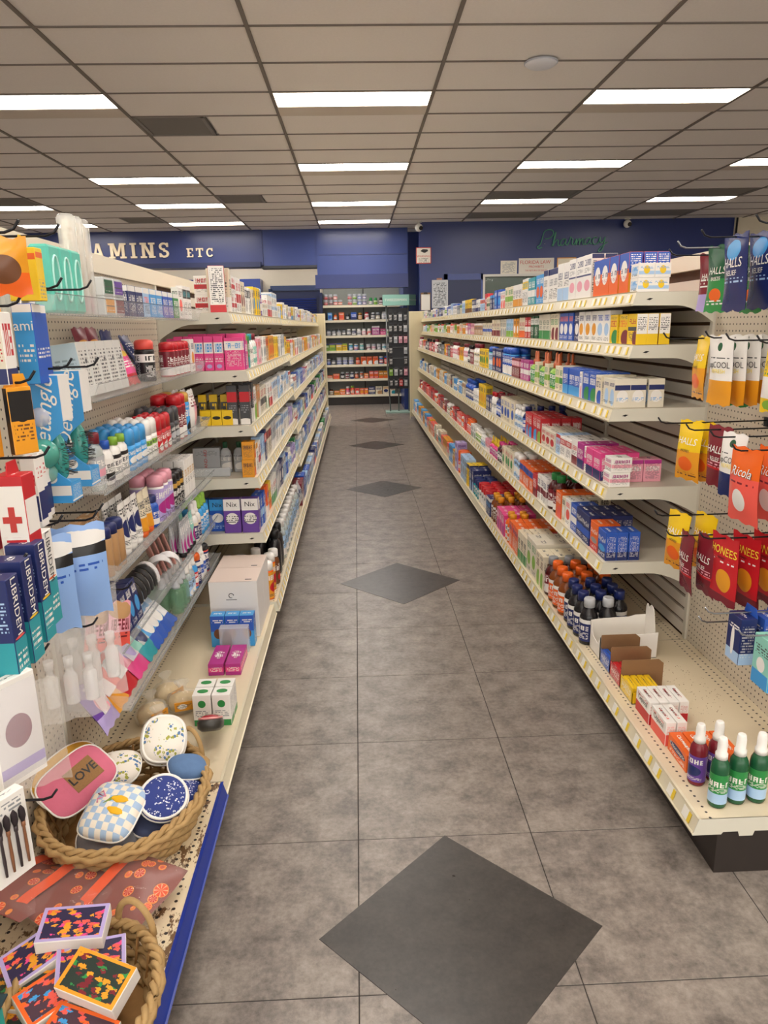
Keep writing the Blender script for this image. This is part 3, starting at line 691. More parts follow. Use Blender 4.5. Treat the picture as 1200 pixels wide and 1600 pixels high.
def p_tube(w, h, c1, cap, c2, style=None, seg=12):
    k = ('tube', w, h, c1, cap, c2, style)
    if k in PROTO: return PROTO[k]
    W, H = cm(w, h); rnd = random.Random(str(k)); b = MB(); R = W*.36; zc = .14*H
    def fn(u, v):
        a = 2*PI*u; f = v; rx = R*(1-f)+W/2*f; ry = R*(1-f)**.7+.0012*f
        return (-rx*math.cos(a)*-1 if False else rx*math.sin(a-PI/2+PI/2), -ry*math.cos(a), zc+(H-zc)*v)
    b.grid(fn, seg, 5, uvf=lambda x, y: (((x+.25) % 1.0)*2 if ((x+.25) % 1.0) < .5 else 1.0+((x+.25) % 1.0-.5)*2*.98, y))
    cb = MB(); cb.lathe([(R*.86, 0), (R*.9, .01), (R*.9, zc), (R*.5, zc+.002)], seg)
    PROTO[k] = proto('squeeze_tube', [('squeeze_tube', b.mesh('squeeze_tube', pack(**design(rnd, c1, c2, 'charcoal' if c1 in ('white', 'cream', 'ivory') else 'white', style))), None, (0, 0, 0)), ('cap', cb.mesh('cap', mat(cap, .35)), 0, (0, 0, 0))], (W, H, R*2), 'tube'); return PROTO[k]
def pillow_front(W, H, T, crimp=.06, wave=.006, seed=0):
    ph = random.Random(seed).random()*6
    def y(x, z):
        u = min(max(x/W+.5, 0), 1); v = min(max(z/H, 0), 1); ex = 1-abs(2*u-1)**3; vv = (v-crimp)/(1-2*crimp)
        ev = max(0, 1-abs(2*vv-1)**2.6) if 0 < vv < 1 else 0
        return -(T/2*ex*ev+.0008)*(1+.18*math.sin(9*u+ph)*math.sin(7*v+ph*2)) + wave*math.sin(3.1*v+ph)
    return y
def pillow(W, H, T, seg=(8, 10), crimp=.06, wave=.006, seed=0):
    rnd = random.Random(seed); ph = rnd.random()*6
    b = MB()
    for sg in (-1, 1):
        def fn(u, v):
            x = (u-.5)*W; ex = 1-abs(2*u-1)**3; vv = (v-crimp)/(1-2*crimp); ev = max(0, 1-abs(2*min(max(vv, 0), 1)-1)**2.6) if 0 < vv < 1 else 0
            t = T/2*ex*ev + .0008
            t *= 1+.18*math.sin(9*u+ph)*math.sin(7*v+ph*2)
            x *= 1-.05*ev
            return (x, sg*t+wave*math.sin(3.1*v+ph)*(1 if v < 2 else 0), v*H + (.004*math.sin(14*u+ph) if v in (0, 1) else 0))
        b.grid(fn, *seg, uvf=(lambda x, y: (x, y)) if sg < 0 else (lambda x, y: (1.001+.998*(1-x), y)))
    return b
def p_pouch(w, h, t, design_kw, name='pouch', cat='pouch', key=None, rough=.28, extra=()):
    k = ('pouch', w, h, t, str(design_kw), key)
    if k in PROTO: return PROTO[k]
    W, H, T = cm(w, h, t); b = pillow(W, H, T, seed=str(k)); me = b.mesh(name, pack(rough=rough, **design_kw), fix=False)
    PROTO[k] = proto(name, [(name, me, None, (0, 0, 0))], (W, H, T), cat); return PROTO[k]
WHT = mat('#f2efe8', .5, key='print_white'); NVY = mat('navy', .4); BLK = mat('black', .45)
def lcarton(w, h, d, m, name='lozenge_carton', texts=(), side=None, cat='carton', ch=.0012):
    """carton with its own lettering as a part; texts: (string, size, material, x, z, face, kw)"""
    W, H, D = cm(w, h, d); b = MB(); b.carton(W, D, H, ch, side=1 if side else None); ms = [m, side] if side else [m]
    parts = [(name, b.mesh(name, ms, fix=False), None, (0, 0, 0))]; p = proto(name, parts, (W, H, D), cat); p['texts'] = [(t, s, mm, x/100, z/100, f, kw) for t, s, mm, x, z, f, kw in texts]
    return p
def put(p, loc, rz, label, group=None, tilt=(0, 0)):
    o = place(p, loc, rz, label, group, tilt); W, H, D = p['size']
    for t, s, mm, x, z, f, kw in p.get('texts', ()):
        e = .0009; k = dict(kw); sp = k.pop('spin', 0)
        if f == 'front': l, r = (x, -D/2-e, z), (PI/2, 0, 0)
        elif f == 'right': l, r = (W/2+e, x, z), (PI/2, 0, PI/2)
        elif f == 'left': l, r = (-W/2-e, x, z), (PI/2, 0, -PI/2)
        elif f == 'top': l, r = (x, z, H+e), (0, 0, 0)
        m = Euler(r).to_matrix() @ Matrix.Rotation(sp, 3, 'Z')
        lettering(t, s, mm, o, l, m.to_euler(), **k)
    return o
# ---- putting goods on shelves
SHX = {}
for i, (z, d) in enumerate(RZ): SHX[('R', i)] = (z, d)
SHX[('R', 5)] = (.19, .51)
for i, (z, d) in enumerate(LZ): SHX[('L', i)] = (z, d)
SHX[('L', 5)] = (.205, .49)
for i, (z, d) in enumerate(LZ2): SHX[('M', i)] = (z, d)
SHX[('M', 5)] = (.205, .49)
LABELS = {}
def uniq(label, key):
    """one label for one run of look-alikes; a second run that would read the same is told apart by its order"""
    base = label; n = 1
    while label in LABELS and LABELS[label] != key:
        n += 1; label = base + ', %s such row from the front' % (ORD[n-1] if n <= 12 else 'last')
    LABELS[label] = key; return label
RUNID = [0]
def sizeword(p):
    w, h, d = p['size']; return 'tall' if h > .17 else 'slim' if h > 2.4*w else 'small' if h < .075 else 'squat' if w > h*1.05 else ''
def bayname(s, y):
    if s == 'R': return '%s right-hand bay' % ORD[max(0, min(8, int((y-RY0)/BW)))]
    return '%s left-hand bay' % ORD[min(8, 2+int((y-LYC)/1.2192))] if y > LYC else 'second left-hand bay' if y > LYB else 'first left-hand bay'
def entry(kind, *a, **k): return (kind, a, k)
NUMW = ['one', 'two', 'three', 'four', 'five', 'six', 'seven', 'eight', 'nine']
CART = {('R', 0): 'cold_remedy_carton', ('R', 1): 'nasal_care_carton', ('R', 2): 'digestive_remedy_carton', ('R', 3): 'antacid_carton', ('R', 4): 'cough_remedy_carton', ('R', 5): 'syrup_carton',
        ('L', 0): 'bandage_carton', ('L', 1): 'skin_care_carton', ('L', 2): 'dressing_carton', ('L', 3): 'first_aid_carton', ('L', 4): 'treatment_carton', ('L', 5): 'household_carton',
        ('M', 0): 'bandage_carton', ('M', 1): 'skin_care_carton', ('M', 2): 'dressing_carton', ('M', 3): 'first_aid_carton', ('M', 4): 'treatment_carton', ('M', 5): 'household_carton'}  # kind names are assigned per shelf, not by what each carton holds
RUNS = {}
def lay(s, sh, y, items, yend=99, seed=0):
    """items: (proto, n facings, rows deep, stack, description, gap, setback)"""
    rnd = random.Random('%s%s%s' % (s, sh, seed))
    side = 'R' if s == 'R' else 'L'; z, dep = SHX[(s, sh)]; xb, o = SIDE[side]; rz = -PI/2 if side == 'R' else PI/2
    for (p, n, rows, st, desc, gap, back) in items:
        w, h, d = p['size']; RUNID[0] += 1
        if y+w > yend: break
        if p['name'] == 'medicine_carton': p = dict(p); p['name'] = CART[(s, sh)]
        bay_ = max(0, min(8, int((y-RY0)/BW))) if side == 'R' else min(8, 2+int((y-LYC)/1.2192))
        where = '%s shelf, %s bay %s' % (SHW[sh], 'right' if side == 'R' else 'left', NUMW[bay_])
        k = (desc, where); RUNS[k] = RUNS.get(k, 0)+1
        head = desc if RUNS[k] == 1 else '%s (%s run)' % (desc, ORD[RUNS[k]-1])
        grp = '%s on %s' % (head, where)
        tot = min(n, int((yend-y)/w))*rows*st
        for i in range(n):
            if y+w > yend: break
            for r in range(rows):
                for q in range(st):
                    jit = rnd.uniform(-.004, .004); x = xb+o*(dep-.012-back-d/2-r*(d+.003)) + o*jit
                    if o*(x-xb) < d/2+.004: continue
                    bits = []
                    if n > 1: bits.append('%s along' % ORD[i])
                    if rows > 1: bits.append('front' if r == 0 else '%s back' % ORD[r])
                    if st > 1: bits.append(('lower', 'upper')[q])
                    tail = ([' '.join(bits)] if bits else []) + [where]; lab = ', '.join([head] + tail)
                    for cut in (' and ', ' with '):
                        if len(lab.split()) > 16 and cut in head: lab = ', '.join([head.split(' with ')[0]+' with'+head.split(' with ')[1].split(' and ')[0] if False else head.rsplit(cut, 1)[0] + (' (%s run)' % ORD[RUNS[k]-1] if RUNS[k] > 1 else '')] + tail)
                    (put if 'texts' in p else place)(p, (x, y+w/2, z+.0006+q*(h+.0006)), rz+rnd.uniform(-.025, .025)*(0 if st > 1 or rows > 1 else 1), uniq(lab, (RUNID[0], i, r, q)), grp if tot > 1 else None)
            y += w+.0022+rnd.uniform(0, .0015)
        y += gap
    return y
def BX(w, h, d, c1, c2, c3, n=1, rows=1, st=1, style=None, desc=None, gap=.006, back=0.):
    p = p_box(w, h, d, c1, c2, c3, style)
    if not desc:
        sw = sizeword(p); desc = ('%s %s carton with %s print' % (sw, cname(c1), cname(c2 if c2 != c1 else c3))).strip()
    return (p, n, rows, st, desc, gap, back)
def BT(kind, r, h, c1, cap, lab, n=1, rows=1, desc=None, gap=.006, lc='white', back=0., st=1):
    p = p_bot(r, h, c1, cap, lab, kind, lc)
    if not desc:
        nn = {'bot': 'pill bottle', 'syr': 'syrup bottle', 'can': 'spray can', 'jar': 'jar', 'flat': 'lotion bottle', 'stick': 'deodorant stick', 'drop': 'dropper bottle', 'spray': 'pump spray bottle'}[kind]
        bn = {'clearc': 'clear', 'clearg': 'clear green'}.get(c1, cname(c1)); desc = '%s %s with %s cap' % (bn, nn, cname(cap)) + (' and %s label' % cname(lab) if lab and lab != c1 else '')
    return (p, n, rows, st, desc, gap, back)
def TB(w, h, c1, cap, c2, n=1, rows=1, desc=None, gap=.006, back=0.):
    p = p_tube(w, h, c1, cap, c2); return (p, n, rows, 1, desc or '%s squeeze tube with %s cap and %s print' % (cname(c1), cname(cap), cname(c2)), gap, back)
def PC(w, h, t, c1, c2, c3, n=1, rows=1, desc=None, gap=.006, back=0.):
    p = p_pouch(w, h, t, dict(base=c1, band=(c2, .1, .35), logo=(c3, .6, .75, 5), text=('white', .4, .55, 20))); return (p, n, rows, 1, desc or '%s pouch with %s print' % (cname(c1), cname(c2)), gap, back)
def filler(s, sh, y, yend, mix, seed=0, rows=1, hmax=15.):
    """stock the rest of a shelf from a list of makers drawn in turn"""
    rnd = random.Random('fill%s%s%s' % (s, sh, seed)); last = None
    while y < yend-.05:
        m = rnd.choice(mix)
        if m is last and len(mix) > 2: continue
        last = m; k, *a = m; n = rnd.choice((2, 2, 3, 3, 4)); g = rnd.choice((.004, .008, .015))
        if k == 'box':
            w, h, d, c1, c2, c3 = a
            y = lay(s, sh, y, [BX(w, min(h, hmax), d, c1, c2, c3, n, rows, 1, gap=g, style=rnd.randrange(6))], yend, seed)
        elif k == 'tube': y = lay(s, sh, y, [TB(*a, n=n, gap=g)], yend, seed)
        elif k == 'pouch': y = lay(s, sh, y, [PC(*a, n=n, gap=g)], yend, seed)
        else:
            r, h, c1, cap, lab = a; y = lay(s, sh, y, [BT(k, r, min(h, hmax), c1, cap, lab, n, rows, gap=g)], yend, seed)
        if y > yend-.1: break
def CX(w, h, d, front, side, n, rows, desc, gap=.006, st=1, back=0., name='cold_remedy_carton'):
    p = lcarton(w, h, d, front, name, [], side); return (p, n, rows, st, desc, gap, back)
# ------------------------------------------------------------------ right side, top shelf
EFF = pack('orange', band=('blue', .6, 1.1), acc=('white', .5, .56, .34, .26), logo=('navy', .5, .62, 5), text=('red', .36, .44, 30)); EFFS = pack('amber', band=('blue', .5, 1.1), text=('white', .6, .95, 20))
TWH = pack('white', band=('navy', .52, .56), acc=('rose', .5, .3, .36, .13), logo=('navy', .76, .9, 7), text=('grey', .6, .72, 34)); TWS = pack('white', band=('navy', .9, 1.1), text=('charcoal', .1, .85, 26))
y = lay('R', 0, 3.035, [
    CX(8.5, 5.6, 6.6, pack('white', acc=('paleblue', .5, .45, .4, .3), logo=('sky', .5, .8, 6), text=('charcoal', .1, .3, 12)), pack('white', acc=('yellow', .5, .55, .2, .3), band=('paleblue', .2, .45), text=('sky', .6, .8, 12)), 1, 2, 'white and yellow tablet carton', .012, 2),
    CX(11, 16.5, 5.6, EFF, EFFS, 1, 3, 'blue and yellow upright carton', .01),
    CX(11.5, 16.5, 5.6, EFF, EFFS, 3, 2, 'blue and orange upright carton', .02),
    CX(12.5, 20.5, 6, TWH, TWS, 3, 2, 'tall white carton with navy stripe', .006),
    BX(10.5, 20, 7, 'white', 'paleblue', 'navy', 2, 1, 1, 0, 'tall white and pale blue sinus carton'),
    BX(10, 19, 7, 'white', 'navy', 'grey', 3, 1, 1, 5, 'tall white nasal-spray carton with navy top'),
    BX(10, 17.5, 7, 'sky', 'orange', 'white', 2, 1, 1, 2, 'sky blue carton with orange emblem'),
    BX(9, 17, 6, 'teal', 'white', 'white', 2, 1, 1, 3), BX(9, 17.5, 6, 'white', 'yellow', 'teal', 2, 1, 1, 1),
    BX(9, 15, 6, 'white', 'amber', 'navy', 3, 1, 1, 0), BX(9, 15, 6, 'cream', 'lime', 'green', 3, 1, 1, 3), BX(9, 13, 5, 'white', 'coral', 'red', 2, 1, 1, 4),
    BX(12, 15, 6, 'blue', 'sky', 'white', 2, 1, 1, 2), BX(9, 12, 5, 'navy', 'sky', 'white', 2), BX(8, 11, 5, 'cream', 'darkgreen', 'navy', 2), BX(10, 14.5, 5, 'red', 'red', 'white', 1),
    BX(8, 11, 5, 'paleblue', 'orange', 'navy', 3), BX(7, 11, 4, 'white', 'navy', 'navy', 3), BX(8, 12, 5, 'navy', 'white', 'white', 3),
    BX(11, 13, 5, 'yellow', 'brown', 'black', 4, 1, 1, 0)])
MIX_A = [('box', 8, 12, 5, 'white', 'blue', 'navy'), ('box', 7, 10, 4, 'cream', 'green', 'darkgreen'), ('box', 9, 13, 5, 'paleblue', 'white', 'blue'), ('box', 7, 11, 4, 'white', 'red', 'red'),
         ('box', 8, 9, 4, 'grey', 'navy', 'white'), ('bot', 2.8, 11, 'white', 'white', 'lime'), ('box', 7, 12, 4, 'ivory', 'brown', 'charcoal'), ('box', 6.5, 10, 4, 'blue', 'white', 'white'), ('box', 8, 11, 5, 'charcoal', 'white', 'white')]
filler('R', 0, y, RY[9]-.05, MIX_A, hmax=14)
# second shelf
y = lay('R', 1, 3.02, [
    CX(9.5, 12.5, 4.6, pack('yellow', band=('charcoal', .45, .58), acc=('maroon', .85, .2, .3, .25), logo=('red', .68, .84, 5), text=('charcoal', .1, .4, 20)), pack('white', band=('yellow', -.1, .35), text=('charcoal', .45, .9, 18)), 1, 3, 'yellow carton with white sides', .002, name='nasal_care_carton'),
    BX(10, 12.5, 5, 'yellow', 'maroon', 'orange', 1, 2, 1, 4, 'yellow pain-relief carton with maroon corner', gap=.012),
    BX(9, 12.5, 5, 'yellow', 'green', 'red', 1, 2, 1, 4, 'yellow pain-relief carton with green corner', gap=.006),
    BX(9, 14.5, 5.5, 'white', 'paleblue', 'blue', 2, 1, 1, 2, 'white nasal-strip carton with blue emblem', back=.0),
    BX(9, 14.6, 5.5, 'white', 'amber', 'navy', 3, 1, 1, 2, 'white carton with amber diamond emblem'),
    BX(8.5, 14.6, 5.5, 'navy', 'white', 'white', 1, 1, 1, 2, 'navy saline carton with barcode panel'),
    BX(9, 14.6, 5.5, 'blue', 'white', 'orange', 3, 1, 1, 2, 'blue saline carton with white shield emblem'),
    BX(9, 14.6, 5, 'cream', 'maroon', 'green', 2, 1, 1, 4), BX(9, 14.6, 5, 'ivory', 'green', 'darkgreen', 3, 1, 1, 0, 'off-white and green remedy carton'),
    BX(9, 14, 5, 'darkgreen', 'white', 'white', 2, 1, 1, 1), BX(8, 13.5, 5, 'red', 'white', 'white', 2), BX(9, 13.5, 5, 'cream', 'orange', 'red', 2, 1, 1, 0),
    BX(8, 13, 5, 'amber', 'white', 'brown', 2), BX(8, 13, 5, 'paleblue', 'lime', 'teal', 3), BX(8, 13, 5, 'ivory', 'grey', 'charcoal', 3), BX(8, 13, 4, 'cream', 'maroon', 'maroon', 4),
    BX(9, 10.5, 4, 'cream', 'blue', 'navy', 5, 1, 1, 3), BX(9, 10.5, 4, 'tan', 'white', 'navy', 5, 1, 1, 5), BX(8, 10.5, 4, 'rose', 'cream', 'maroon', 3), BX(9, 10.5, 4, 'magenta', 'white', 'white', 2)])
MIX_B = [('box', 7, 10, 4, 'lime', 'white', 'darkgreen'), ('bot', 3, 12, 'white', 'darkgreen', 'lime'), ('box', 7, 10, 4, 'amber', 'white', 'navy'), ('box', 7, 10, 4, 'paleblue', 'blue', 'navy'), ('box', 7, 11, 4, 'rose', 'white', 'maroon'),
         ('box', 8, 11, 4, 'cream', 'coral', 'red'), ('bot', 2.8, 11, 'white', 'coral', 'rose'), ('box', 7, 9, 4, 'white', 'teal', 'teal')]
filler('R', 1, y, RY[9]-.05, MIX_B, hmax=13)
# third shelf
y = lay('R', 2, 3.03, [
    CX(7.2, 12, 6.8, pack('ivory', acc=('paleblue', .6, .35, .34, .3), logo=('navy', .74, .86, 6), text=('charcoal', .1, .2, 20)), pack('ivory', band=('navy', .62, .8), acc=('white', .5, .4, .36, .22), text=('sky', .24, .36, 20)), 2, 3, 'off-white carton picturing a capped bottle', .012, name='digestive_remedy_carton'),
    BX(7.5, 12.5, 5, 'cream', 'blue', 'navy', 1, 3, 1, 4, 'cream carton between blue antacid boxes'),
    BX(9.5, 13, 5, 'blue', 'green', 'white', 2, 3, 1, 4, 'bright blue antacid carton with green foot'),
    BX(3.5, 12.5, 5, 'white', 'rose', 'blue', 1, 2, 1, 4, 'narrow white carton among the blue antacid boxes'),
    BX(9.5, 13, 5, 'blue', 'sky', 'white', 3, 2, 1, 0, 'bright blue antacid carton with sky blue foot'),
    BX(6, 13, 5, 'cream', 'green', 'green', 1, 2, 1, 3, 'cream carton with green stripe before the green bottles')])
for q in range(3):
    y = lay('R', 2, y, [BX(7.5, 13, 5.5, 'cream', 'lime', 'green', 1, 2, 1, 3, 'cream herbal carton between green sprays, %s' % ORD[q]), BT('drop', 3.4, 19, 'lime', 'rust', 'green', 2, 2, 'rust-capped green bottle, %s pair' % ORD[q])])
y = lay('R', 2, y, [BX(8, 12.5, 5, 'magenta', 'white', 'white', 3, 1, 1, 3), BX(8, 12.5, 5, 'maroon', 'rose', 'white', 3, 1, 1, 1), BT('can', 3.4, 19, 'sky', 'blue', 'blue', 5, 2, 'blue ridged mouthwash bottle with blue cap'),
    BX(12, 17, 6, 'navy', 'orange', 'white', 3, 1, 1, 2), BT('can', 3.2, 18, 'teal', 'blue', 'paleblue', 3), BX(10, 15, 6, 'yellow', 'green', 'navy', 4, 1, 1, 2), BT('flat', 5.5, 18.5, 'white', 'maroon', 'cream', 3), BX(9, 13, 5, 'maroon', 'white', 'white', 2)])
MIX_C = [('box', 8, 13, 5, 'amber', 'yellow', 'navy'), ('syr', 3, 16, 'black', 'black', 'charcoal'), ('box', 7, 12, 4, 'red', 'white', 'white'), ('bot', 3, 13, 'syrup', 'white', 'maroon'), ('box', 8, 12, 4, 'yellow', 'red', 'maroon'), ('flat', 4.5, 17, 'white', 'maroon', 'rose'), ('box', 7, 12, 4, 'charcoal', 'silver', 'white')]
filler('R', 2, y, RY[9]-.05, MIX_C, hmax=17)
# fourth shelf
y = lay('R', 3, 3.02, [
    BX(8.5, 6.3, 9, 'white', 'rose', 'magenta', 1, 1, 2, 3, 'white carton with pink stripe', gap=.002),
    BX(8, 10, 8, 'rose', 'magenta', 'white', 1, 2, 1, 5, 'pink-edged carton at shelf end', gap=.006, back=.10)])
y = lay('R', 3, 3.15, [
    BX(10, 12.5, 5.5, 'pink', 'navy', 'white', 2, 3, 1, 0, 'pink and navy antacid carton, nearer pair', gap=.002), BX(4, 12, 5, 'white', 'pink', 'pink', 1, 2, 1, 3, 'narrow white chewables carton between pink boxes'),
    BX(10, 12.5, 5.5, 'magenta', 'navy', 'white', 1, 3, 1, 0, 'magenta and navy antacid carton'), BX(9.5, 12.5, 5.5, 'white', 'maroon', 'red', 1, 3, 1, 0, 'white and dark red heartburn carton', gap=.004),
    BX(9.5, 11, 5.5, 'white', 'red', 'red', 2, 3, 1, 1, 'white heartburn carton with red band', gap=.002), BX(9, 11, 5.5, 'paleblue', 'red', 'red', 1, 3, 1, 5, 'pale blue laxative carton with red top'), BX(10, 10.5, 5.5, 'ivory', 'red', 'red', 3, 3, 1, 2, 'off-white laxative carton with red ring', gap=.012),
    BX(10, 14.5, 6, 'red', 'lime', 'white', 1, 4, 1, 4, 'red antacid carton with lime emblem', gap=.004), BX(10, 14.5, 6, 'red', 'sky', 'white', 3, 3, 1, 4, 'red antacid carton with sky blue emblem', gap=.01),
    BT('syr', 3.6, 17, 'navy', 'navy', 'blue', 1, 4, 'navy antacid bottle beside red cartons'), BT('flat', 4, 16, 'white', 'white', 'paleblue', 3, 2), BX(11, 17, 8, 'cream', 'blue', 'blue', 4, 2, 1, 2, 'large cream laxative carton with blue emblem'),
    BT('syr', 3.6, 17, 'navy', 'maroon', 'blue', 3, 2), BT('flat', 4, 17, 'white', 'red', 'white', 2, 2), BX(8, 12, 5, 'navy', 'cream', 'white', 3), BX(11, 19, 6, 'yellow', 'amber', 'charcoal', 3, 1, 1, 2), BT('jar', 4, 12, 'white', 'white', 'silver', 4),
    BT('syr', 3.6, 18, 'blue', 'blue', 'navy', 6, 2)])
MIX_D = [('bot', 3, 12, 'white', 'white', 'grey'), ('box', 8, 13, 5, 'cream', 'grey', 'charcoal'), ('syr', 3.2, 16, 'blue', 'navy', 'white'), ('box', 7, 12, 4, 'sky', 'white', 'navy'), ('box', 7, 14, 4, 'charcoal', 'orange', 'white'), ('box', 7, 13, 4, 'amber', 'white', 'charcoal'), ('box', 8, 13, 5, 'ivory', 'tan', 'brown')]
filler('R', 3, y, RY[9]-.05, MIX_D, hmax=17)
# fifth shelf
def LT(w, h, d, m, txt, size, n, rows, desc, gap=.004, zf=.68, **kw):
    p = lcarton(w, h, d, m, 'cough_remedy_carton', [(txt, size, WHT, 0, h*zf, 'front', kw), (txt, size*.55, WHT, 0, 0, 'top', kw)]); return (p, n, rows, 1, desc, gap, 0.)
NQ = pack('blue', band=('navy', .0, .3), acc=('sky', .5, .36, .4, .12), text=('white', .08, .22, 20)); DQ = pack('orange', band=('red', .0, .25), acc=('grey', .5, .36, .4, .1), text=('white', .08, .2, 20)); NQ2 = pack('navy', band=('blue', .25, .5), text=('white', .08, .2, 20))
def named(sh_items): return sh_items
y = lay('R', 4, 3.03, [
    LT(10.5, 13, 5, NQ, 'NyQuil', .032, 1, 3, 'blue night cold-relief carton at shelf end', shear=.2),
    LT(10.5, 13.5, 5, DQ, 'DayQuil', .028, 1, 2, 'orange day cold-relief carton among blue ones', .006, shear=.2),
    LT(10.5, 14.5, 5, NQ2, 'NyQuil', .032, 2, 4, 'navy night cold-relief carton', .002, shear=.2),
    BX(10, 14, 6, 'blue', 'white', 'white', 1, 2, 1, 3, 'blue cold-relief carton with white stripe'), BX(9, 14, 5, 'white', 'coral', 'coral', 1, 2, 1, 2, 'white carton with coral emblem'),
    BX(6, 13.5, 6, 'cream', 'white', 'black', 1, 4, 1, 2, 'cream carton in a row with black emblem', gap=.004), BX(10, 14.5, 6, 'orange', 'coral', 'white', 1, 3, 1, 4, 'orange cough carton beside cream cartons', gap=.02),
    BT('syr', 4.2, 21, 'syrup', 'green', 'maroon', 2, 2, 'dark cherry syrup bottle with green cap'), BX(7, 15, 5, 'white', 'maroon', 'navy', 3, 2, 1, 3, 'white and maroon syrup carton'), BX(9, 14, 6, 'red', 'maroon', 'white', 1, 3, 1, 0),
    BX(9.5, 14.5, 6, 'orange', 'blue', 'navy', 4, 3, 1, 1, 'orange cough carton with blue band and yellow top'), BT('can', 3.2, 17, 'silver', 'white', 'paleblue', 3, 2), BX(9, 15, 7, 'cream', 'green', 'red', 4, 2, 1, 2, 'cream herbal carton with green emblem'),
    BT('syr', 3.4, 15, 'syrup', 'pink', 'charcoal', 3, 2), BT('drop', 3, 15, 'pink', 'yellow', 'magenta', 5, 2), BX(6, 10, 5, 'rose', 'white', 'coral', 3, 1), BT('bot', 3, 9, 'white', 'white', 'paleblue', 4, 2), BT('bot', 3.4, 11, 'cream', 'white', 'lime', 4, 2),
    BX(8, 12, 6, 'white', 'darkgreen', 'black', 3), BT('bot', 4, 14, 'orange', 'orange', 'coral', 3)])
MIX_E = [('box', 8, 14, 5, 'red', 'coral', 'white'), ('bot', 3.2, 12, 'clearc', 'white', 'cream'), ('box', 8, 12, 5, 'coral', 'white', 'white'), ('syr', 3, 14, 'ambr', 'white', 'orange'), ('box', 7, 13, 4, 'maroon', 'red', 'white'), ('bot', 3, 11, 'orange', 'white', 'white')]
filler('R', 4, y, RY[9]-.05, MIX_E, hmax=15)
# bottom shelf beyond the pegboard bay
y = lay('R', 5, 2.97, [
    BT('syr', 4.0, 21.5, 'black', 'silver', 'navy', 1, 2, 'dark syrup bottle with silver cap', gap=.002), BT('syr', 4.0, 21.5, 'black', 'navy', 'navy', 3, 3, 'dark syrup bottle with navy cap', gap=.004),
    BT('syr', 4.4, 21.5, 'ambr', 'orange', 'orange', 3, 3, 'amber syrup bottle with orange cap', gap=.004), BT('syr', 4.2, 21, 'syrup', 'grey', 'maroon', 1, 3, 'red syrup bottle with grey cap'),
    BX(7.5, 19, 7, 'cream', 'lime', 'brown', 2, 4, 1, 4, 'cream syrup carton with leaf green emblem'), BX(10.5, 21, 11, 'ivory', 'lime', 'green', 2, 2, 1, 2, 'large pale green-striped carton'),
    BX(7, 18, 6, 'cream', 'green', 'black', 3, 3, 1, 0, 'cream and green syrup carton'), BX(8.5, 17, 8, 'orange', 'coral', 'navy', 3, 3, 1, 1, 'orange drink-mix carton'), BT('syr', 3.8, 19, 'orange', 'amber', 'white', 2, 2),
    BX(9, 15, 7, 'pink', 'magenta', 'white', 3, 3, 1, 4, 'pink childrens syrup carton'), BT('syr', 3.8, 20, 'ambr', 'amber', 'brown', 3, 3, 'amber bottle with yellow cap'), BX(8, 14, 7, 'navy', 'white', 'sky', 2, 2),
    BT('jar', 4.5, 16, 'white', 'red', 'white', 4, 3, 'white tub with red lid'), BT('jar', 4.5, 15, 'teal', 'navy', 'teal', 3, 2), BX(9, 19, 8, 'navy', 'paleblue', 'white', 2, 2), BX(8, 20, 8, 'yellow', 'navy', 'navy', 2, 2),
    BX(12, 22, 9, 'paleblue', 'grey', 'charcoal', 3, 1), BT('jar', 5.5, 22, 'orange', 'orange', 'coral', 2, 1), BX(16, 14, 10, 'lavender', 'white', 'purple', 1, 1, 2)])
MIX_F = [('box', 9, 17, 7, 'amber', 'cream', 'brown'), ('box', 9, 19, 7, 'cream', 'teal', 'navy'), ('box', 10, 18, 7, 'sky', 'white', 'navy'), ('box', 9, 16, 7, 'coral', 'cream', 'white'), ('bot', 4, 15, 'white', 'white', 'orange')]
filler('R', 5, y, RY[9]-.05, MIX_F, hmax=22)
# ------------------------------------------------------------------ left side
MIX_L1 = [('box', 8, 12, 5, 'white', 'red', 'charcoal'), ('box', 8, 13, 5, 'cream', 'grey', 'charcoal'), ('box', 8, 12, 5, 'yellow', 'sky', 'navy'), ('box', 8, 14, 5, 'white', 'lavender', 'maroon'), ('box', 8, 10, 5, 'white', 'paleblue', 'grey')]
MIX_L2 = [('box', 8, 15, 5, 'white', 'paleblue', 'navy'), ('box', 8, 14, 5, 'paleblue', 'white', 'blue'), ('box', 7, 14, 5, 'silver', 'navy', 'white'), ('box', 8, 13, 4, 'white', 'red', 'red'), ('box', 9, 14, 5, 'blue', 'paleblue', 'white'), ('bot', 3.2, 14, 'white', 'white', 'paleblue'), ('box', 8, 12, 5, 'lavender', 'white', 'navy')]
MIX_L3 = MIX_L2 + [('box', 9, 15, 6, 'green', 'white', 'white'), ('box', 9, 14, 6, 'ivory', 'green', 'darkgreen'), ('box', 8, 15, 6, 'navy', 'coral', 'white')]
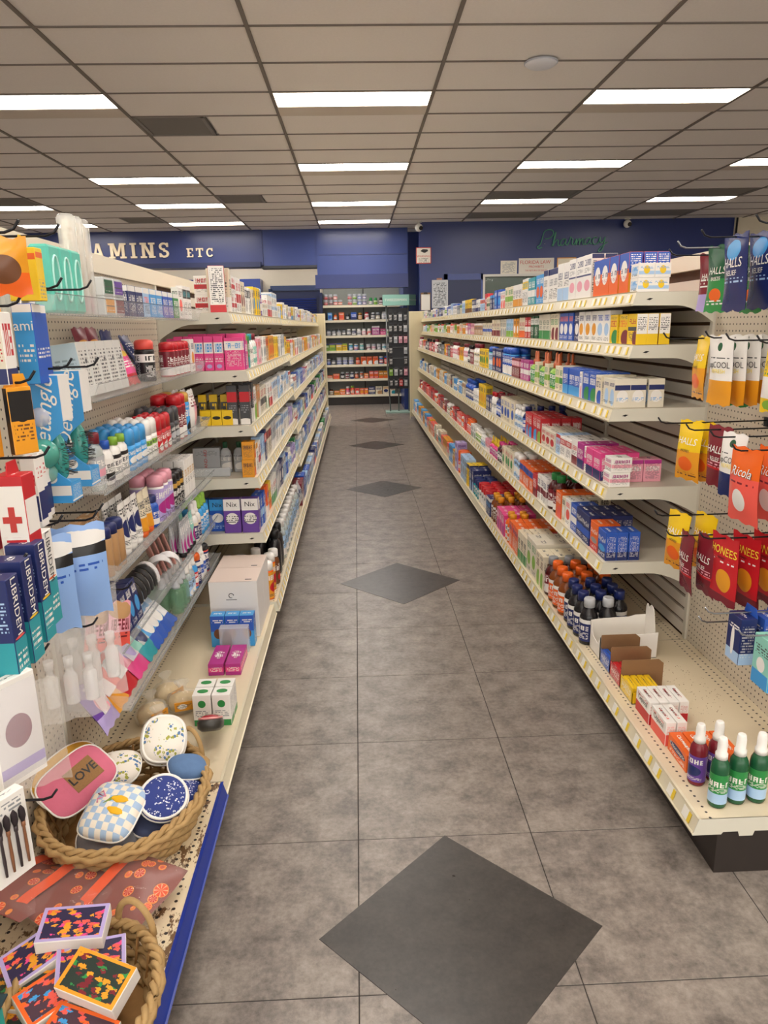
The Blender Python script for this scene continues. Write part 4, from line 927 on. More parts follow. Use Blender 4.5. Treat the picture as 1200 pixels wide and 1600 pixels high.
y = lay('L', 0, 3.745, [
    BX(5, 21, 11, 'cream', 'white', 'charcoal', 1, 1, 1, 0, 'tall cream carton behind the red one'), BX(7, 9, 9, 'white', 'red', 'red', 2, 2, 2, 3, 'white bandage carton with red lettering', gap=.006),
    BX(7, 18, 8, 'white', 'red', 'red', 2, 1, 1, 3, 'upright white bandage carton with red lettering'), BX(6, 17, 8, 'cream', 'maroon', 'charcoal', 2), BX(7, 15, 7, 'white', 'charcoal', 'charcoal', 3), BX(8, 15, 7, 'cream', 'grey', 'maroon', 2),
    BX(9, 17, 6, 'yellow', 'sky', 'navy', 3, 1, 1, 2, 'yellow massage carton with sky blue emblem'), BT('can', 3.6, 18, 'purple', 'paleblue', 'purple', 2), BX(8, 9, 6, 'white', 'cream', 'grey', 3), BX(9, 15, 6, 'white', 'red', 'red', 3, 1, 1, 0), BX(12, 9, 9, 'white', 'paleblue', 'grey', 3, 1, 2)])
filler('L', 0, y, LY[2]-.02, MIX_L1, hmax=15)
y = lay('L', 1, 3.63, [])
MIX_L1b = [('box', 8, 14, 5, 'amber', 'yellow', 'brown'), ('box', 8, 15, 5, 'white', 'grey', 'charcoal'), ('box', 8, 13, 5, 'yellow', 'amber', 'navy'), ('box', 8, 15, 5, 'white', 'coral', 'charcoal'), ('box', 7, 15, 4, 'silver', 'white', 'navy')]
y = lay('L', 1, 3.64, [
    BX(4.3, 15.5, 9, 'pink', 'white', 'sky', 1, 5, 1, 1, 'pink hair-removal carton with white panel', gap=.002),
    BX(4.3, 17.5, 9, 'magenta', 'pink', 'white', 1, 3, 1, 5, 'taller magenta hair-removal carton'), BX(5, 17, 5, 'pink', 'lime', 'white', 1, 2), BX(5, 16, 5, 'green', 'teal', 'white', 1, 2),
    BT('flat', 3.6, 17, 'white', 'teal', 'white', 2, 1, 'white lotion bottle with teal cap'), BT('flat', 3.6, 17, 'white', 'maroon', 'mint', 2), BX(8, 14, 5, 'rose', 'white', 'coral', 2, 1, 1, 2), BX(7, 15, 5, 'white', 'grey', 'maroon', 3),
    BX(8, 15, 5, 'tan', 'orange', 'maroon', 2), BX(8, 15, 5, 'amber', 'orange', 'brown', 3), BX(8, 14, 5, 'yellow', 'amber', 'charcoal', 3, 1, 1, 2)])
filler('L', 1, y, LY[2]-.02, MIX_L1b, hmax=16)
y = lay('L', 2, 3.75, [
    BX(5.5, 20, 4.5, 'charcoal', 'white', 'red', 1, 2, 1, 0, 'slim charcoal carton with red panel and white foot', gap=.01),
    BX(6, 17, 5, 'white', 'lime', 'maroon', 2), BX(6, 17, 5, 'tan', 'white', 'orange', 2), BX(8, 15, 6, 'ivory', 'charcoal', 'red', 3, 1, 1, 3, 'off-white dressing carton with red lettering'), BX(6, 15, 5, 'white', 'green', 'darkgreen', 2), BX(7, 15, 5, 'white', 'red', 'red', 3, 1, 1, 0)])
filler('L', 2, y, LY[2]-.02, MIX_L2, hmax=16)
y = lay('L', 3, 3.62, [
    BX(7, 9, 6, 'amber', 'orange', 'brown', 1, 1, 2, 4, 'amber ear-care carton stacked two high', gap=.004), BX(7, 16, 5, 'white', 'amber', 'charcoal', 1, 1, 1, 5, 'white carton with amber top'),
    BX(6, 15, 5, 'white', 'red', 'red', 2, 1, 1, 3, 'white bandage carton with vertical red lettering'), BX(8, 16, 5, 'paleblue', 'white', 'blue', 2), BX(8, 17, 6, 'navy', 'coral', 'white', 1), BX(7, 17, 5, 'ivory', 'maroon', 'red', 3), BX(9, 17, 6, 'silver', 'white', 'navy', 3)])
filler('L', 3, y, LY[2]-.02, MIX_L2, hmax=17)
y = lay('L', 4, 3.64, [
    BX(5, 17.5, 9, 'purple', 'white', 'charcoal', 1, 1, 1, 1, 'purple lice-treatment carton', gap=.001)])
y = lay('L', 4, 3.72, [BX(7, 17, 5, 'blue', 'paleblue', 'white', 2), BX(7, 17, 5, 'orange', 'white', 'blue', 2), BX(7, 16, 5, 'yellow', 'orange', 'navy', 2), BX(8, 16, 5, 'white', 'green', 'red', 3), BX(8, 18, 6, 'silver', 'white', 'navy', 3), BX(9, 17, 7, 'navy', 'white', 'white', 2), BX(9, 18, 6, 'paleblue', 'white', 'navy', 2)])
filler('L', 4, y, LY[2]-.02, MIX_L3, hmax=18)
y = lay('L', 5, 4.02, [
    BT('flat', 7, 26, 'black', 'black', None, 2, 2, 'large black bottle', gap=.01), BT('flat', 6, 25, 'clearc', 'white', 'paleblue', 9, 2, 'clear alcohol bottle with white cap'), PC(14, 22, 7, 'silver', 'white', 'navy', 2, 1, 'clear plastic bag of cotton balls'),
    BX(9, 18, 8, 'maroon', 'white', 'white', 3, 1), BX(9, 19, 8, 'blue', 'navy', 'white', 2)])
filler('L', 5, y, LY[2]-.02, MIX_L3, hmax=21)
for i in range(6):
    filler('M', i, LY[2]+.02, LY[7]-.02, (MIX_L1, MIX_L1b, MIX_L2, MIX_L3, MIX_L2, MIX_L3)[i], seed=i, hmax=(14, 15, 17, 17, 17, 20)[i])
# ================================================================== NEAR RIGHT: BASE SHELF AND HOOKS
def single(p, loc, rz, label, group=None, tilt=(0, 0)): return place(p, loc, rz, label, group, tilt)
ZB = .1906
gp = p_bot(2.7, 22.5, 'darkgreen', 'white', 'green', 'spray', 'paleblue', 20, style=0)
pp = p_bot(2.7, 20.5, 'maroon', 'white', 'purple', 'spray', 'navy', 20, style=2)
for i, (x, y_) in enumerate(((1.048, 1.852), (1.112, 1.866), (1.176, 1.868))): single(gp, (x, y_, ZB), -PI/2+.9, 'green throat spray bottle with white pump, %s the shelf edge' % ('nearest', 'second from', 'third from')[i], 'green throat sprays')
for i, (x, y_) in enumerate(((1.036, 1.962), (1.100, 1.972))): single(pp, (x, y_, ZB), -PI/2+.4, 'purple throat spray bottle with white pump, %s' % ('beside orange cartons', 'behind the other purple one')[i], 'purple throat sprays')
ORG = mat('#f3a04e', .5)
oc = lcarton(14, 6.3, 4.2, pack('orange', acc=('navy', .5, .6, .42, .22), text=('white', .1, .3, 16)), texts=[('Chloraseptic', .021, WHT, 0, 3.8, 'front', {}), ('Chloraseptic', .019, WHT, 0, 0, 'top', {})])
for i in range(4): put(oc, (1.045+i*.0455, 2.078, ZB), -PI/2, 'orange lozenge carton with navy oval, %s from the shelf edge' % ORD[i], 'orange lozenge cartons')
cc = lcarton(12.4, 9, 3.4, pack('white', band=('coral', -.1, .48), text=('coral', .8, .92, 16)), texts=[('Cepacol', .028, BLK, 0, 6.6, 'front', {'sx': .9}), ('Cepacol', .017, BLK, -1, 0, 'top', {})])
cr = lcarton(12.4, 9, 3.4, pack('white', band=('red', -.1, .48), text=('red', .8, .92, 16)), texts=[('Cepacol', .028, BLK, 0, 6.6, 'front', {'sx': .9}), ('Cepacol', .017, BLK, -1, 0, 'top', {})])
for i in range(2): put(cc, (1.036+i*.038, 2.222, ZB), -PI/2, 'white and orange lozenge carton in front pair, %s' % ('aisle side', 'inner side'), 'lozenge cartons, orange foot') if False else put(cc, (1.036+i*.038, 2.222, ZB), -PI/2, 'white lozenge carton with orange foot, %s one of the pair' % ('aisle-side', 'inner')[i], 'white lozenge cartons')
for i in range(4): put(cr, (1.033+i*.0365, 2.358, ZB), -PI/2, 'white lozenge carton with red foot, %s of four from the aisle' % ORD[i], 'white lozenge cartons')
# counter-display trays of lozenge sticks
KRAFT = mat('#8a6644', .8, noise=.08, nscale=30)
def tray(y0, w, colr, n, label, txt):
    X0 = 1.012; d = .168
    r = empty('display_tray', (X0+d/2, y0+w/2, ZB)); tag(r, label, 'display tray', 'cardboard lozenge trays')
    m = pack(colr, band=('white', -.1, .06), text=('white', .1, .25, 20)); b = MB(); h = .062
    b.box(X0, X0+d, y0, y0+w, ZB, ZB+.0025); b.build('tray_floor', KRAFT, r)
    b = MB(); b.box(X0, X0+.0025, y0, y0+w, ZB, ZB+h); b.build('front_wall', m, r)
    b = MB(); b.box(X0, X0+d, y0, y0+.0025, ZB, ZB+h*.75); b.build('side_wall', m, r)
    b = MB(); b.box(X0, X0+d, y0+w-.0025, y0+w, ZB, ZB+h*.75)
    b.prism([(X0, ZB+h*.75), (X0+d, ZB+h*.75), (X0+d, ZB+.105), (X0+d-.02, ZB+.122), (X0+.004, ZB+.122), (X0, ZB+.118)], 'y', y0+w-.0025, y0+w); b.build('back_flap', KRAFT, r)
    lettering(txt, .032, WHT, r, (-d/2-.0009, 0, .035), (PI/2, 0, -PI/2), shear=.2)
    sm = MB(); sm.carton(w-.016, .024, .058, .003); 
    sk = proto('lozenge_stick', [('lozenge_stick', sm.mesh('lozenge_stick', pack(colr, band=('white', .35, .7), logo=(colr, .4, .64, 5)), fix=False), None, (0, 0, 0))], (w-.016, .058, .024), 'lozenges')
    for i in range(n): place(sk, (X0+.018+i*.0265, y0+w/2, ZB+.004), -PI/2, '%s lozenge pack in its cardboard tray, %s from the aisle' % (cname(colr), ORD[i]), '%s lozenge packs' % cname(colr))
tray(2.447, .126, 'yellow', 4, 'yellow cardboard tray of lozenge packs with brown flap', 'HALLS')
tray(2.577, .117, 'red', 5, 'red cardboard tray of lozenge packs with brown flap', 'HALLS')
tray(2.70, .115, 'blue', 1, 'nearly empty blue cardboard tray with brown flap', 'HALLS')
# torn white carton
r = empty('open_shipping_box', (1.14, 2.91, ZB)); tag(r, 'torn open white cardboard box behind the lozenge trays', 'box')
WC = mat('#e6e1d8', .7, noise=.03, nscale=20); x0, x1, y0, y1 = 1.013, 1.262, 2.828, 2.962; t = .003
b = MB(); b.box(x0, x1, y0, y1, ZB, ZB+t); b.build('floor_panel', WC, r)
b = MB(); b.prism([(x0, ZB), (x1, ZB), (x1+.002, ZB+.118), (x1-.06, ZB+.112), (x0+.1, ZB+.108), (x0, ZB+.106)], 'y', y0, y0+t); o = b.build('near_wall', pack('white', text=('charcoal', .3, .7, 16)), r)
b = MB(); b.prism([(x0, ZB), (x1, ZB), (x1, ZB+.15), (x1-.05, ZB+.148), (x1-.08, ZB+.14), (x0+.06, ZB+.136), (x0, ZB+.13)], 'y', y1-t, y1); b.build('far_wall', WC, r)
b = MB(); b.prism([(y0, ZB), (y1, ZB), (y1, ZB+.13), (y1-.04, ZB+.07), (y0+.03, ZB+.06), (y0, ZB+.106)], 'x', x0, x0+t); b.build('aisle_wall', WC, r)
b = MB(); b.prism([(y0+.02, ZB), (y1, ZB), (y1, ZB+.19), (y1-.012, ZB+.205), (y1-.03, ZB+.19), (y1-.05, ZB+.212), (y1-.072, ZB+.208), (y1-.085, ZB+.19), (y0+.02, ZB+.09)], 'x', x1-t, x1); b.build('torn_wall', WC, r)
b = MB(); b.box(x1-.0005, x1+.0004, y1-.075, y1-.012, ZB+.165, ZB+.172); b.build('red_stripe', mat('red', .5), r)
# price flags, loose crumbs of dirt on the deck
rnd = random.Random(5); b = MB()
for i in range(150):
    a = rnd.random()*6.3; q = rnd.random()**.6*.16; x, y_ = 1.27+math.cos(a)*q*.7, 2.55+math.sin(a)*q*1.6; s = rnd.uniform(.0006, .002); b.box(x, x+s, y_, y_+s*1.4, ZB-.0004, ZB+s*.5)
o = stuff(b.build('crumbs', mat('brown', .9), loc=(1.27, 2.55, .19))); tag(o, 'brown crumbs scattered on the empty cream base shelf', 'crumbs')
# ---- candy bags on hooks
HK = mat('#26262a', .35, .7); HKS = mat('#8d8f93', .3, .9)
def hook(side, y, z, L, label, steel=False, sag=0.):
    xb, o = SIDE[side]; b = MB(); s = o
    pts = [(xb, y, z), (xb+s*L*.55, y, z-.002), (xb+s*(L-.03), y, z-.002-sag), (xb+s*(L-.012), y, z+.004), (xb+s*L, y, z+.02)]
    r = empty('peg_hook', (xb, y, z)); tag(r, label, 'hook', 'peg hooks on the %s' % ('right' if side == 'R' else 'left'))
    b.tube(pts, .0028, 6); b.build('prong', HKS if steel else HK, r)
    b = MB(); b.box(*sorted((xb+o*.0008, xb+o*.005)), y-.014, y+.014, z-.022, z+.012); b.build('back_plate', HKS if steel else HK, r)
BAGT = {}; BAGM = {}
def candy(kind):
    if kind in BAGT: return BAGT[kind]
    Wm, Ym, Bm, Gm = WHT, mat('#f4dc3a', .5), BLK, mat('#17402a', .4)
    T = dict(
        purple=(12, 20, 2.2, dict(base='maroon', band=('lavender', -.1, .3), text=('white', .42, .56, 18)), [('HALLS', 0.0282, Wm, 0, .6, dict(shear=.2))]),
        green=(13.5, 21.5, 2.4, dict(base='darkgreen', band=('green', .0, .5), acc=('orange', .5, .26, .26, .1), text=('white', .1, .18, 22)), [('HALLS', 0.0332, Wm, 0, .62, dict(shear=.2)), ('BREEZE', 0.0166, Wm, 0, .5, {})]),
        blue=(16, 22.5, 2.6, dict(base='navy', acc=('sky', .5, .8, .3, .13), text=('paleblue', .36, .44, 20)), [('HALLS', 0.0398, Wm, 0, .63, dict(shear=.2)), ('RELIEF', 0.0216, Wm, 0, .5, {})]),
        honey=(13.5, 21.5, 2.8, dict(base='amber', band=('yellow', .5, 1.1), acc=('orange', .5, .28, .3, .12), text=('brown', .06, .13, 20)), [('HALLS', 0.0349, Wm, 0, .66, dict(shear=.2)), ('HONEY', 0.0149, Bm, 0, .5, {})]),
        maroon=(13.5, 21, 2.4, dict(base='maroon', band=('red', .3, .34), text=('rose', .34, .44, 20)), [('HALLS', 0.0349, Wm, 0, .62, dict(shear=.2)), ('RELIEF', 0.0199, Wm, 0, .47, {})]),
        white=(13, 22.5, 2.2, dict(base='white', band=('amber', -.1, .36), acc=('darkgreen', .5, .84, .1, .06), text=('charcoal', .66, .69, 20)), [('upCOOL', 0.0282, Bm, 0, .58, {}), ('REFRESH', 0.0183, Ym, 0, .49, {})]),
        whiteblue=(13, 21, 2.2, dict(base='white', band=('navy', -.1, .38), acc=('darkgreen', .5, .84, .12, .06), text=('charcoal', .66, .69, 20)), [('upCOOL', 0.0282, Bm, 0, .58, {}), ('REFRESH', 0.0183, Ym, 0, .49, {})]),
        ricola=(16, 23, 2.8, dict(base='coral', band=('orange', .62, 1.1), acc=('white', .45, .3, .24, .15), text=('maroon', .5, .56, 20)), [('Ricola', 0.0432, Bm, 0, .68, dict(shear=.3)), ('Ricola', 0.0415, Wm, 0, .685, dict(shear=.3))]),
        ricolay=(14, 21, 2.6, dict(base='yellow', band=('white', .2, .5), acc=('lime', .5, .1, .4, .08), text=('green', .52, .6, 18)), [('Ricola', 0.0382, Bm, 0, .7, dict(shear=.3))]),
        honees=(15, 23, 2.8, dict(base='red', band=('maroon', -.1, .12), acc=('amber', .58, .35, .26, .17), text=('white', .6, .66, 22)), [('HONEES', 0.0367, Ym, 0, .78, {}), ('HONEY', 0.0133, Bm, 0, .68, {})]))[kind]
    w, h, t, d, tx = T; W, H, Tk = cm(w, h, t); b = pillow(W, H, Tk, (8, 12), seed=kind); nm = 'candy_bag'
    p = proto(nm, [(nm, b.mesh(nm, pack(rough=.25, **d), fix=False), None, (0, 0, 0))], (W, H, Tk), 'candy bag'); p['texts'] = [(s, z, m_, x, zz*H, 'bag', k) for s, z, m_, x, zz, k in tx]
    BAGT[kind] = p; return p
def hang(kind, x, y, ztop, label, rz=0., group=None, tl=0.):
    p = candy(kind); W, H, T = p['size']; o = place(p, (x, y, ztop-H), -PI/2+rz, label, group, (tl, 0))
    surf = pillow_front(W, H, T, seed=kind)
    for i, (s, z, m_, xx, zz, f, k) in enumerate(p['texts']):
        key = (kind, i)
        if key not in BAGM:
            me = text_mesh(s, z, **k).copy(); me.materials.clear(); me.materials.append(m_)
            for v in me.vertices: x_, z_ = v.co.x+xx, v.co.y+zz; v.co = (x_, surf(x_, z_)-.0011-.0003*i, z_)
            BAGM[key] = me
        link('lettering', BAGM[key], o)
    return o
hang('purple', 1.27, 2.66, 1.835, 'purple candy bag, leftmost of the top hanging row', .25); hook('R', 2.66, 1.83, .36, 'black hook holding the purple candy bag')
hang('green', 1.22, 2.50, 1.845, 'green candy bag between purple and blue bags, top row', .1); hook('R', 2.50, 1.84, .40, 'steel hook holding the green candy bag', True)
hang('blue', 1.17, 2.29, 1.855, 'navy blue candy bag, front one of the top row pair', -.05, 'navy candy bags'); hang('blue', 1.24, 2.27, 1.86, 'navy blue candy bag just behind the front navy one', -.05, 'navy candy bags'); hook('R', 2.29, 1.85, .42, 'black hook holding the navy candy bags')
hang('purple', 1.20, 2.02, 1.86, 'purple candy bag at the right edge of the top row', -.1); hook('R', 2.02, 1.855, .40, 'black hook at the top right, nearest')
hang('green', 1.31, 2.44, 1.84, 'second green candy bag behind the navy bags')
hang('honey', 1.22, 2.56, 1.55, 'slim yellow honey candy bag, left of the middle row', -.15, 'yellow candy bags'); hang('honey', 1.29, 2.57, 1.55, 'yellow honey candy bag behind the slim one, middle row', -.1, 'yellow candy bags'); hook('R', 2.56, 1.545, .40, 'black hook holding yellow bags in the middle row')
hang('green', 1.30, 2.47, 1.53, 'green candy bag between yellow and white bags, middle row', .3)
for i in range(4): hang('white', 1.195+.045*i, 2.375, 1.555, 'white and yellow pouch, %s on the middle row hook' % ('front', 'second', 'third', 'rearmost')[i], .12, 'white and yellow pouches')
hook('R', 2.375, 1.55, .34, 'black hook holding the white pouches'); hook('R', 2.2, 1.545, .36, 'black hook between white pouches and yellow bag')
hang('ricolay', 1.22, 2.08, 1.545, 'yellow herb candy bag at the right edge, middle row', 0.); hook('R', 2.08, 1.54, .33, 'black hook holding the yellow herb candy bag')
hang('honey', 1.20, 2.55, 1.255, 'yellow honey candy bag, front one of the third row', .2, 'yellow honey bags, third row'); hang('honey', 1.25, 2.545, 1.25, 'yellow honey candy bag behind, third row', .15, 'yellow honey bags, third row'); hook('R', 2.55, 1.25, .40, 'black hook holding yellow bags in the third row')
hang('maroon', 1.22, 2.37, 1.26, 'dark red candy bag beside yellow, third row', .1); hook('R', 2.37, 1.25, .38, 'black hook holding the dark red candy bag, third row')
hang('whiteblue', 1.20, 2.24, 1.255, 'white and navy pouch beside dark red bag, third row', .1); hook('R', 2.24, 1.245, .36, 'black hook holding the white and navy pouch')
hang('ricola', 1.17, 2.10, 1.23, 'coral and orange herb candy bag, front, third row', .05, 'coral herb candy bags'); hang('ricola', 1.25, 2.09, 1.23, 'coral herb candy bag behind the front one', .05, 'coral herb candy bags'); hook('R', 2.10, 1.225, .36, 'black hook holding the coral herb candy bags')
hang('honey', 1.17, 2.52, .925, 'yellow honey candy bag, front one of the lowest bag row', .15, 'yellow honey bags, lowest row'); hang('honey', 1.26, 2.50, .92, 'yellow honey candy bag behind, lowest bag row', .1, 'yellow honey bags, lowest row'); hook('R', 2.52, .915, .40, 'black hook holding yellow bags in the lowest bag row')
hang('maroon', 1.16, 2.41, .875, 'dark red candy bag twisted edge-on, left, lowest row', -.12, 'twisted dark red bags'); hang('maroon', 1.19, 2.33, .89, 'dark red candy bag twisted edge-on, right, lowest row', -.02, 'twisted dark red bags'); hook('R', 2.41, .87, .40, 'black hook holding the twisted dark red bags')
for i in range(3): hang('honees', 1.185+.07*i, 2.205, .925, 'red honey drop bag, %s of three, lowest row' % ('front', 'middle', 'rear')[i], .08, 'red honey drop bags')
hook('R', 2.205, .92, .38, 'black hook holding the red honey drop bags')
hang('maroon', 1.30, 2.29, .86, 'dark red candy bag half hidden behind the honey drops', .5)
# hanging boxes low on the pegboard
def hbox(w, h, d, m, texts, label, x, y, ztop, side=None, rz=0, group=None, hname='hanging_carton', tabc='blue', sidename='R', cat='carton'):
    p = lcarton(w, h, d, m, hname, texts, side, cat); W, H, D = p['size']
    o = put(p, (x, y, ztop-H), (-PI/2 if sidename == 'R' else PI/2)+rz, label, group)
    tb = MB(); tb.prism([(-W/2, H), (W/2, H), (W/2*.7, H+.03), (-W/2*.7, H+.03)], 'y', D/2-.001, D/2); t_ = tb.mesh('hang_tab', mat(tabc, .4)); link('hang_tab', t_, o); return o
hbox(8, 15.5, 5, pack('navy', band=('paleblue', -.1, .25), acc=('white', .45, .45, .13, .32), text=('white', .72, .82, 16)), [], 'navy thermometer carton hanging low on the pegboard, front', 1.2, 2.085, .70, group='navy hanging cartons')
hbox(8, 15.5, 5, pack('blue', band=('navy', .4, .7), text=('white', .72, .82, 16)), [], 'blue carton hanging behind the navy thermometer carton', 1.27, 2.08, .70, group='navy hanging cartons')
hbox(9, 16, 5, pack('mint', band=('sky', -.1, .3), acc=('white', .5, .45, .25, .15), text=('charcoal', .65, .85, 18)), [], 'mint green carton hanging at the right edge of pegboard', 1.22, 1.955, .68, tabc='mint')
hook('R', 2.085, .71, .40, 'steel hook above the navy thermometer carton', True); hook('R', 1.955, .69, .36, 'steel hook above the mint green carton', True); hook('R', 2.2, .63, .36, 'bare steel hook above the empty base shelf', True)
# lettering on the cold-remedy cartons at the end of the fifth shelf, and a few more readable packs
# ================================================================== FAR END
# wall unit in the recess
FZ = [2.04, 1.745, 1.435, 1.13, .84, .545, .215]; FX0, FX1 = -.655, .97; FYF = YF-.36
r = empty('wall_shelf_unit', ((FX0+FX1)/2, YF-.2, 0)); tag(r, 'cream seven-shelf wall unit of vitamins in the blue recess', 'shelving unit')
b = MB(); b.box(FX0, FX1, YF-.03, YF-.002, .05, 2.7)
n = len(b.v); b.v += [(FX0, YF-.031, .05), (FX1, YF-.031, .05), (FX1, YF-.031, 2.7), (FX0, YF-.031, 2.7)]; b.face((n, n+1, n+2, n+3), [(FX0, .05), (FX1, .05), (FX1, 2.7), (FX0, 2.7)]); b.build('back_panel', dots_mat('peg_far', '#8f938c', .0254, .0254, .005), r, fix=False)
for x in (.165,): b = MB(); b.box(x, x+.025, YF-.04, YF-.02, 0, 2.7); b.build('upright', mat('#4a4a48', .5), r)
for z in FZ:
    b = MB(); b.box(FX0, FX1, FYF, YF-.031, z-.03, z); sh = b.build('shelf', SHELFM, r)
    b = MB(); b.prism([(FYF, z+.002), (FYF-.012, z-.045), (FYF-.009, z-.047), (FYF+.003, z)], 'x', FX0, FX1); b.build('price_strip', STRIPM, sh)
b = MB(); b.box(FX0, FX1, FYF+.04, YF-.03, 0, FZ[-1]-.04); b.build('kick_plate', KICK, r)
FK = [0]
def far_row(k, items):
    """items: (x, proto, stack, description)"""
    for (x, p, st, d) in items:
        for q in range(st):
            FK[0] += 1; place(p, (x, FYF+.03+p['size'][2]/2, FZ[k]+.0008+q*(p['size'][1]+.0006)), 0, uniq('%s, %s shelf of the far wall unit' % (d + (' (%s)' % ('lower', 'upper')[q] if st > 1 else ''), (['top', 'second', 'third', 'fourth', 'fifth', 'sixth', 'bottom'][k])), FK[0]), 'goods on the far wall unit')
def J(c1, cap, lab, r_=4.2, h=11): return p_bot(r_, h, c1, cap, lab, 'jar', 'white', 12)
def B(c1, cap, lab, r_=3.8, h=14): return p_bot(r_, h, c1, cap, lab, 'bot', 'white', 12)
def X_(w, h, c1, c2, c3): return p_box(w, h, 6, c1, c2, c3)
far_row(0, [(-.60+.1*i, J('clearc', 'silver', c), 2 if i in (0, 1, 2, 5, 6, 7, 8) and i != 3 else 1, d) for i, (c, d) in enumerate([('red', 'red gummy jar, first'), ('maroon', 'dark red gummy jar'), ('coral', 'coral gummy jar'), ('orange', 'orange gummy jar'), ('rose', 'pale pink gummy jar'), ('red', 'red gummy jar near middle'), ('lime', 'lime gummy jar'), ('blue', 'blue gummy jar'), ('purple', 'purple gummy jar')]) if i != 4] + [(.33, B('green', 'green', 'white'), 1, 'green bottle left of pair'), (.43, B('green', 'green', 'lime'), 1, 'green bottle with lime label'), (.54, B('syrup', 'black', 'white'), 1, 'dark bottle with white label'), (.64, B('ambr', 'black', 'rose'), 1, 'amber bottle with pink label')])
far_row(1, [(-.52, X_(9, 15, 'sky', 'blue', 'white'), 1, 'sky blue box'), (-.41, B('orange', 'brown', 'orange', 3.6, 13), 1, 'small orange bottle'), (-.28, X_(11, 15, 'orange', 'coral', 'white'), 1, 'orange box'), (-.16, B('black', 'charcoal', 'charcoal', 3.6, 13), 1, 'small black bottle'), (-.03, X_(12, 15, 'blue', 'navy', 'white'), 1, 'blue box'), (.1, B('ambr', 'gold', 'gold', 4.5, 14), 1, 'amber bottle with gold label'), (.24, B('white', 'red', 'red', 4.8, 15), 1, 'white bottle with red label'), (.37, B('charcoal', 'silver', 'white', 4.5, 14), 1, 'charcoal bottle left of pair'), (.47, B('charcoal', 'silver', 'cream', 4.5, 14), 1, 'charcoal bottle with cream label'), (.6, B('silver', 'white', 'silver', 5, 15), 1, 'silver bottle')])
far_row(2, [(-.56+.105*i, B('grey' if i < 6 else 'white', 'charcoal' if i < 4 else 'white', c, 4.4, 13), 1, '%s vitamin bottle, %s along' % (cname(c), ORD[i])) for i, c in enumerate(['silver', 'grey', 'white', 'charcoal', 'silver', 'navy', 'silver', 'rose', 'coral'])] + [(.42, X_(16, 18, 'magenta', 'white', 'white'), 1, 'large magenta box'), (.57, X_(11, 12, 'pink', 'maroon', 'white'), 1, 'pink box'), (.68, B('white', 'white', 'lime', 4, 11), 1, 'small white bottle')])
far_row(3, [(-.60, X_(8, 14, 'lime', 'navy', 'white'), 1, 'lime and navy box'), (-.49, X_(12, 15, 'lime', 'purple', 'yellow'), 1, 'lime and purple box'), (-.355, X_(12, 15, 'yellow', 'blue', 'white'), 1, 'yellow and blue box'), (-.235, X_(10, 14, 'yellow', 'lime', 'navy'), 1, 'yellow and lime box'), (-.11, B('teal', 'white', 'sky', 4.4, 14), 1, 'teal bottle'), (0., B('sky', 'white', 'rose', 4.4, 13), 1, 'sky blue bottle with pink label'), (.12, B('mint', 'white', 'teal', 4.6, 14), 1, 'mint bottle')] + [(.26+.11*i, J('white', 'silver', c, 4.6, 12), 1, '%s tub, %s along' % (cname(c), ORD[i])) for i, c in enumerate(['maroon', 'rose', 'navy', 'teal', 'navy'])])
far_row(4, [(-.58, B('navy', 'white', 'blue', 4, 12), 1, 'small navy bottle'), (-.48, J('grey', 'charcoal', 'charcoal', 4.8, 14), 1, 'charcoal tub')] + [(-.36+.125*i, J('white', 'silver', 'blue', 5.2, 15), 1, 'white and blue tub, %s along' % ORD[i]) for i in range(3)] + [(.03, B('coral', 'orange', 'orange', 4.2, 14), 1, 'orange bottle')] + [(.15+.125*i, X_(11, 16, 'orange', 'white', 'red'), 1, 'orange box with white band, %s along' % ORD[i]) for i in range(3)] + [(.52, B('sky', 'white', 'red', 4.6, 16), 1, 'sky blue bottle with red label'), (.63, B('red', 'blue', 'coral', 4.6, 16), 1, 'red bottle with blue cap')])
far_row(5, [(-.57, X_(12, 8, 'orange', 'cream', 'white'), 1, 'low orange and cream box'), (-.43, X_(13, 11, 'orange', 'coral', 'white'), 1, 'low orange box')] + [(-.30+.1*i, B(a, 'silver', c, 4, 14), 1, '%s bottle with %s label' % (cname(a), cname(c))) for i, (a, c) in enumerate([('black', 'charcoal'), ('maroon', 'white'), ('navy', 'white'), ('ambr', 'orange'), ('orange', 'brown')])] + [(.2, X_(9, 11, 'orange', 'amber', 'white'), 1, 'small orange and amber box')] + [(.31+.1*i, X_(9, 15, 'coral' if i < 2 else 'amber', 'orange', 'white'), 1, '%s upright box, %s along' % ('coral' if i < 2 else 'amber', ORD[i])) for i in range(4)])
far_row(6, [(-.55, B('ambr', 'black', 'cream', 4.5, 13), 1, 'amber bottle with cream label'), (-.43, X_(11, 9, 'amber', 'orange', 'white'), 1, 'low amber box'), (-.31, X_(11, 12, 'orange', 'amber', 'white'), 1, 'orange and amber box'), (-.2, B('coral', 'white', 'pink', 4.4, 17), 1, 'coral bottle with pink label'), (-.1, B('coral', 'lime', 'orange', 4.4, 18), 1, 'coral bottle with lime cap'), (0., X_(9, 13, 'coral', 'white', 'red'), 1, 'coral box')] + [(.1+.09*i, X_(8, 13, 'orange', 'amber', 'white'), 1, 'orange upright box, %s along' % ORD[i]) for i in range(2)] + [(.31, X_(13, 16, 'navy', 'cream', 'white'), 1, 'navy and cream box'), (.46, X_(13, 16, 'cream', 'tan', 'navy'), 1, 'cream box'), (.61, X_(13, 16, 'cream', 'navy', 'amber'), 1, 'cream and navy box'), (.75, X_(10, 15, 'cream', 'teal', 'brown'), 1, 'cream and teal box')])
